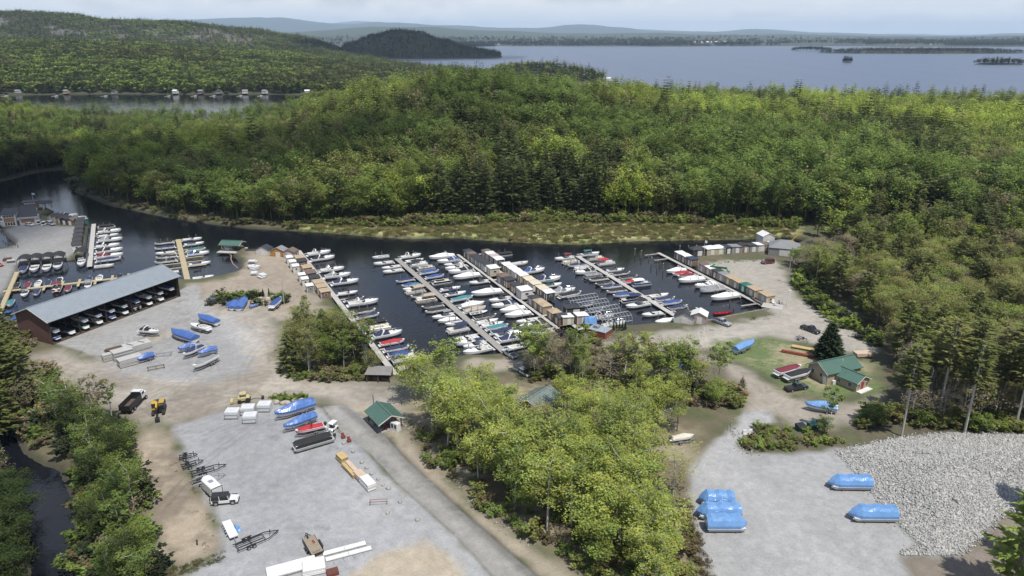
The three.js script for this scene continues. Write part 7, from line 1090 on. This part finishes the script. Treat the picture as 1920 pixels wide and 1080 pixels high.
for (const [px, py, h, l, cross] of [[1477, 531, 9.5, 'tall utility pole with transformer at the right landing', 1], [1520, 497, 6, 'short utility pole by the channel end', 0], [533, 571, 7.5, 'slim bare pole beside the blue covered boat', 0], [1475, 573, 5, 'white lamp post at the end of the right dock', 2]]) { const q = GP(px, py), o = thing('utility_pole', l, 'pole', q[0], 1.2, q[1]); mb().tube([0, 0, 0], [0, h, 0], .15, .1, 7).build('pole', cross === 2 ? WHITEB : PALE, o); if (cross === 1) { mb().tube([.3, h - 1.6, .1], [.3, h - .5, .1], .28, .28, 8).build('transformer', GALV, o); mb().box(0, h - .3, 0, 1.8, .12, .12).build('cross_arm', WOODB, o); } else if (cross === 2) mb().box(.3, h, 0, 1.1, .15, .4).build('lamp_arm', WHITEB, o); else mb().box(0, h - .4, 0, .3, .3, .12).build('bracket', GALV, o); }
[[1450, 570], [1456, 574], [1463, 569]].forEach(([px, py], i) => { const q = GP(px, py), o = thing('deck_chair', `white deck chair, ${NTH[i]} from the left at the end of the right dock`, 'chair', q[0], 1.2, q[1], i); mb().box(0, .4, 0, .8, .07, .8).build('seat', WHITEB, o); mb().at(0, .4, -.4, 0, -.3).box(0, .5, 0, .8, 1, .07).build('backrest', WHITEB, o); for (const x of [-.38, .38]) mb().box(x, .32, 0, .1, .64, .7).build('arm', WHITEB, o); });
{ const q = GP(1455, 576), o = thing('patio_deck', 'plank patio at the shore end of the right dock', 'deck', q[0] - 1, 1.2, q[1] - .5, -.5); for (let i = 0; i < 7; i++) mb().box(0, .08, -2 + i * .62, 6, .1, .58).build('plank', DECKW, o); }
{ const P = [[413, 455], [416, 466], [424, 474], [434, 479], [433, 486], [437, 495], [446, 503]].map(p => G(...p, .1)), o = thing('boom_barrier', 'pinkish floating silt boom curving round the spit shore', 'boom', P[0][0], .08, P[0][1]); for (let i = 1; i < P.length; i++) mb().tube([P[i - 1][0] - P[0][0], 0, P[i - 1][1] - P[0][1]], [P[i][0] - P[0][0], 0, P[i][1] - P[0][1]], .2, .2, 6).build('float', M('boom_pink', .40, .22, .17, .7), o); }
[[3, 440], [8, 444], [13, 448], [18, 452], [24, 457], [29, 461], [34, 464]].forEach(([px, py], i) => { const q = GP(px, py), o = thing('bollard', `dark wooden bollard, ${NTH[i]} from the far end along the left seawall`, 'bollard', q[0], 1.2, q[1]); mb().tube([0, 0, 0], [0, 1.1, 0], .16, .15, 7).build('post', WOODB, o); mb().tube([0, 1.1, 0], [0, 1.2, 0], .18, .1, 7).build('cap', DARK, o); });
[[14, 489, 'dark'], [22, 492, 'grey']].forEach(([px, py, c], i) => { const q = GP(px, py); stack(px, py, .4, 2.6, 1.6, 3, .3, i ? GREYP : DKW, `${c} scrap pile on the far left parking area`, 'scrap pile', .8); });
// ---- rock slope
{
  const r = rng(99), n = 60000, kinds = ROCKG.map(g => ({ g, m: [] })), q = new THREE.Quaternion(), m = new THREE.Matrix4(), e = new THREE.Euler(), col = new THREE.Color();
  let b = [1e9, -1e9, 1e9, -1e9]; for (const p of ROCKS) b = [Math.min(b[0], p[0]), Math.max(b[1], p[0]), Math.min(b[2], p[1]), Math.max(b[3], p[1])];
  const root = addTop(new THREE.Group(), 'rock_slope'); tag(root, 'broad slope of pale broken rock right of the gravel lot', 'rocks', null, 'stuff');
  let k = 0; while (k < n) { const x = lerp(b[0], Math.min(b[1], 112), r()), z = lerp(b[2], b[3], r()); if (sdPoly(ROCKS, x, z) > 2.2 * r() * r() * r() || fbm(x / 2.4, z / 2.4, 2) < .14 + .1 * r()) { continue; } const s = .07 + .17 * Math.pow(r(), 2.5) + (r() < .006 ? .3 * r() : 0); e.set(r() * 6, r() * 6, r() * 6); kinds[k % 5].m.push([m.clone().compose(new THREE.Vector3(x, height(x, z) + s * .25 + .12 * r(), z), q.setFromEuler(e).clone(), new THREE.Vector3(s * (.8 + .6 * r()), s, s * (.8 + .5 * r()))), r()]); k++; }
  const RM = M('rock_white', .36, .357, .348, .9, { plain: true });
  kinds.forEach(c => { const im = new THREE.InstancedMesh(c.g, RM, c.m.length); im.name = 'stones'; im.userData.kind = 'stuff'; c.m.forEach(([mm, u], i) => { im.setMatrixAt(i, mm); const v = .6 + .55 * u; im.setColorAt(i, col.setRGB(v, v * (.98 + .03 * hash2(i, 1)), v * .97)); }); root.add(im); });
  // loose stones along the grove edge and the clearing
  const st = addTop(new THREE.Group(), 'loose_stones'); tag(st, 'scattered pale stones in the clearing and along the road edge', 'stones', null, 'stuff'); const im = new THREE.InstancedMesh(ROCKG[2], RM, 700); im.name = 'stones'; im.userData.kind = 'stuff';
  const zones = [poly('1030,740 1190,760 1200,800 1080,810'), poly('745,800 760,800 900,945 1000,1020 990,1025 880,945'), poly('1370,790 1400,830 1420,850 1390,850 1365,810'), poly('1180,745 1260,765 1250,800 1190,780')]; let i = 0; while (i < 700) { const Z = zones[i % 4]; const c = Z[Math.floor(r() * Z.length)], d = Z[Math.floor(r() * Z.length)], t = r(), x = lerp(c[0], d[0], t) + (r() - .5) * 3, z = lerp(c[1], d[1], t) + (r() - .5) * 3; if (sdPoly(Z, x, z) > .3) { if (r() < .9) continue; } const s = .08 + .24 * Math.pow(r(), 2.4); e.set(r() * 6, r() * 6, r() * 6); im.setMatrixAt(i, m.compose(new THREE.Vector3(x, height(x, z) + s * .3, z), q.setFromEuler(e), new THREE.Vector3(s, s, s))); const v = .4 + .45 * r(); im.setColorAt(i, col.setRGB(v, v * .95, v * .88)); i++; } st.add(im);
}
// ---------------------------------------------------------------- fair weather clouds high over the shore: their shade lies on the left woods and the ridge
{
  const CM = new THREE.MeshStandardMaterial({ color: new THREE.Color().setRGB(.9, .9, .9), roughness: 1, transparent: true, opacity: .5, side: THREE.DoubleSide });
  const up = 1000, cloud = (spots, label) => { // each spot: ground x, ground z it shades, radius across x and z
    const geos = spots.map(([x, z, rx, rz], i) => { const g = new THREE.IcosahedronGeometry(1, 4), p = g.attributes.position; for (let k = 0; k < p.count; k++) { const a = p.getX(k), b = p.getY(k), c = p.getZ(k), n = .72 + .56 * fbm(a * 2.1 + i * 9 + 20, c * 2.1 + b * 1.3 + 20, 4); p.setXYZ(k, x + SUN.x / SUN.y * up + a * rx * n, up + b * 70 * n * (b < 0 ? .35 : 1) + i * 9, z + SUN.z / SUN.y * up + c * rz * n); } g.computeVertexNormals(); return g; });
    const m = new THREE.Mesh(mergeGeometries(geos), CM); m.castShadow = true; tag(m, label, null, null, 'structure'); addTop(m, 'cloud');
  };
  cloud([[-330, -340, 150, 130], [-215, -415, 140, 70], [-185, -105, 75, 70], [-330, -160, 120, 120]], 'cloud over the left woods');
  cloud([[-330, -2720, 420, 300]], 'cloud over the dark hill');
}
renderer.render(scene, camera);
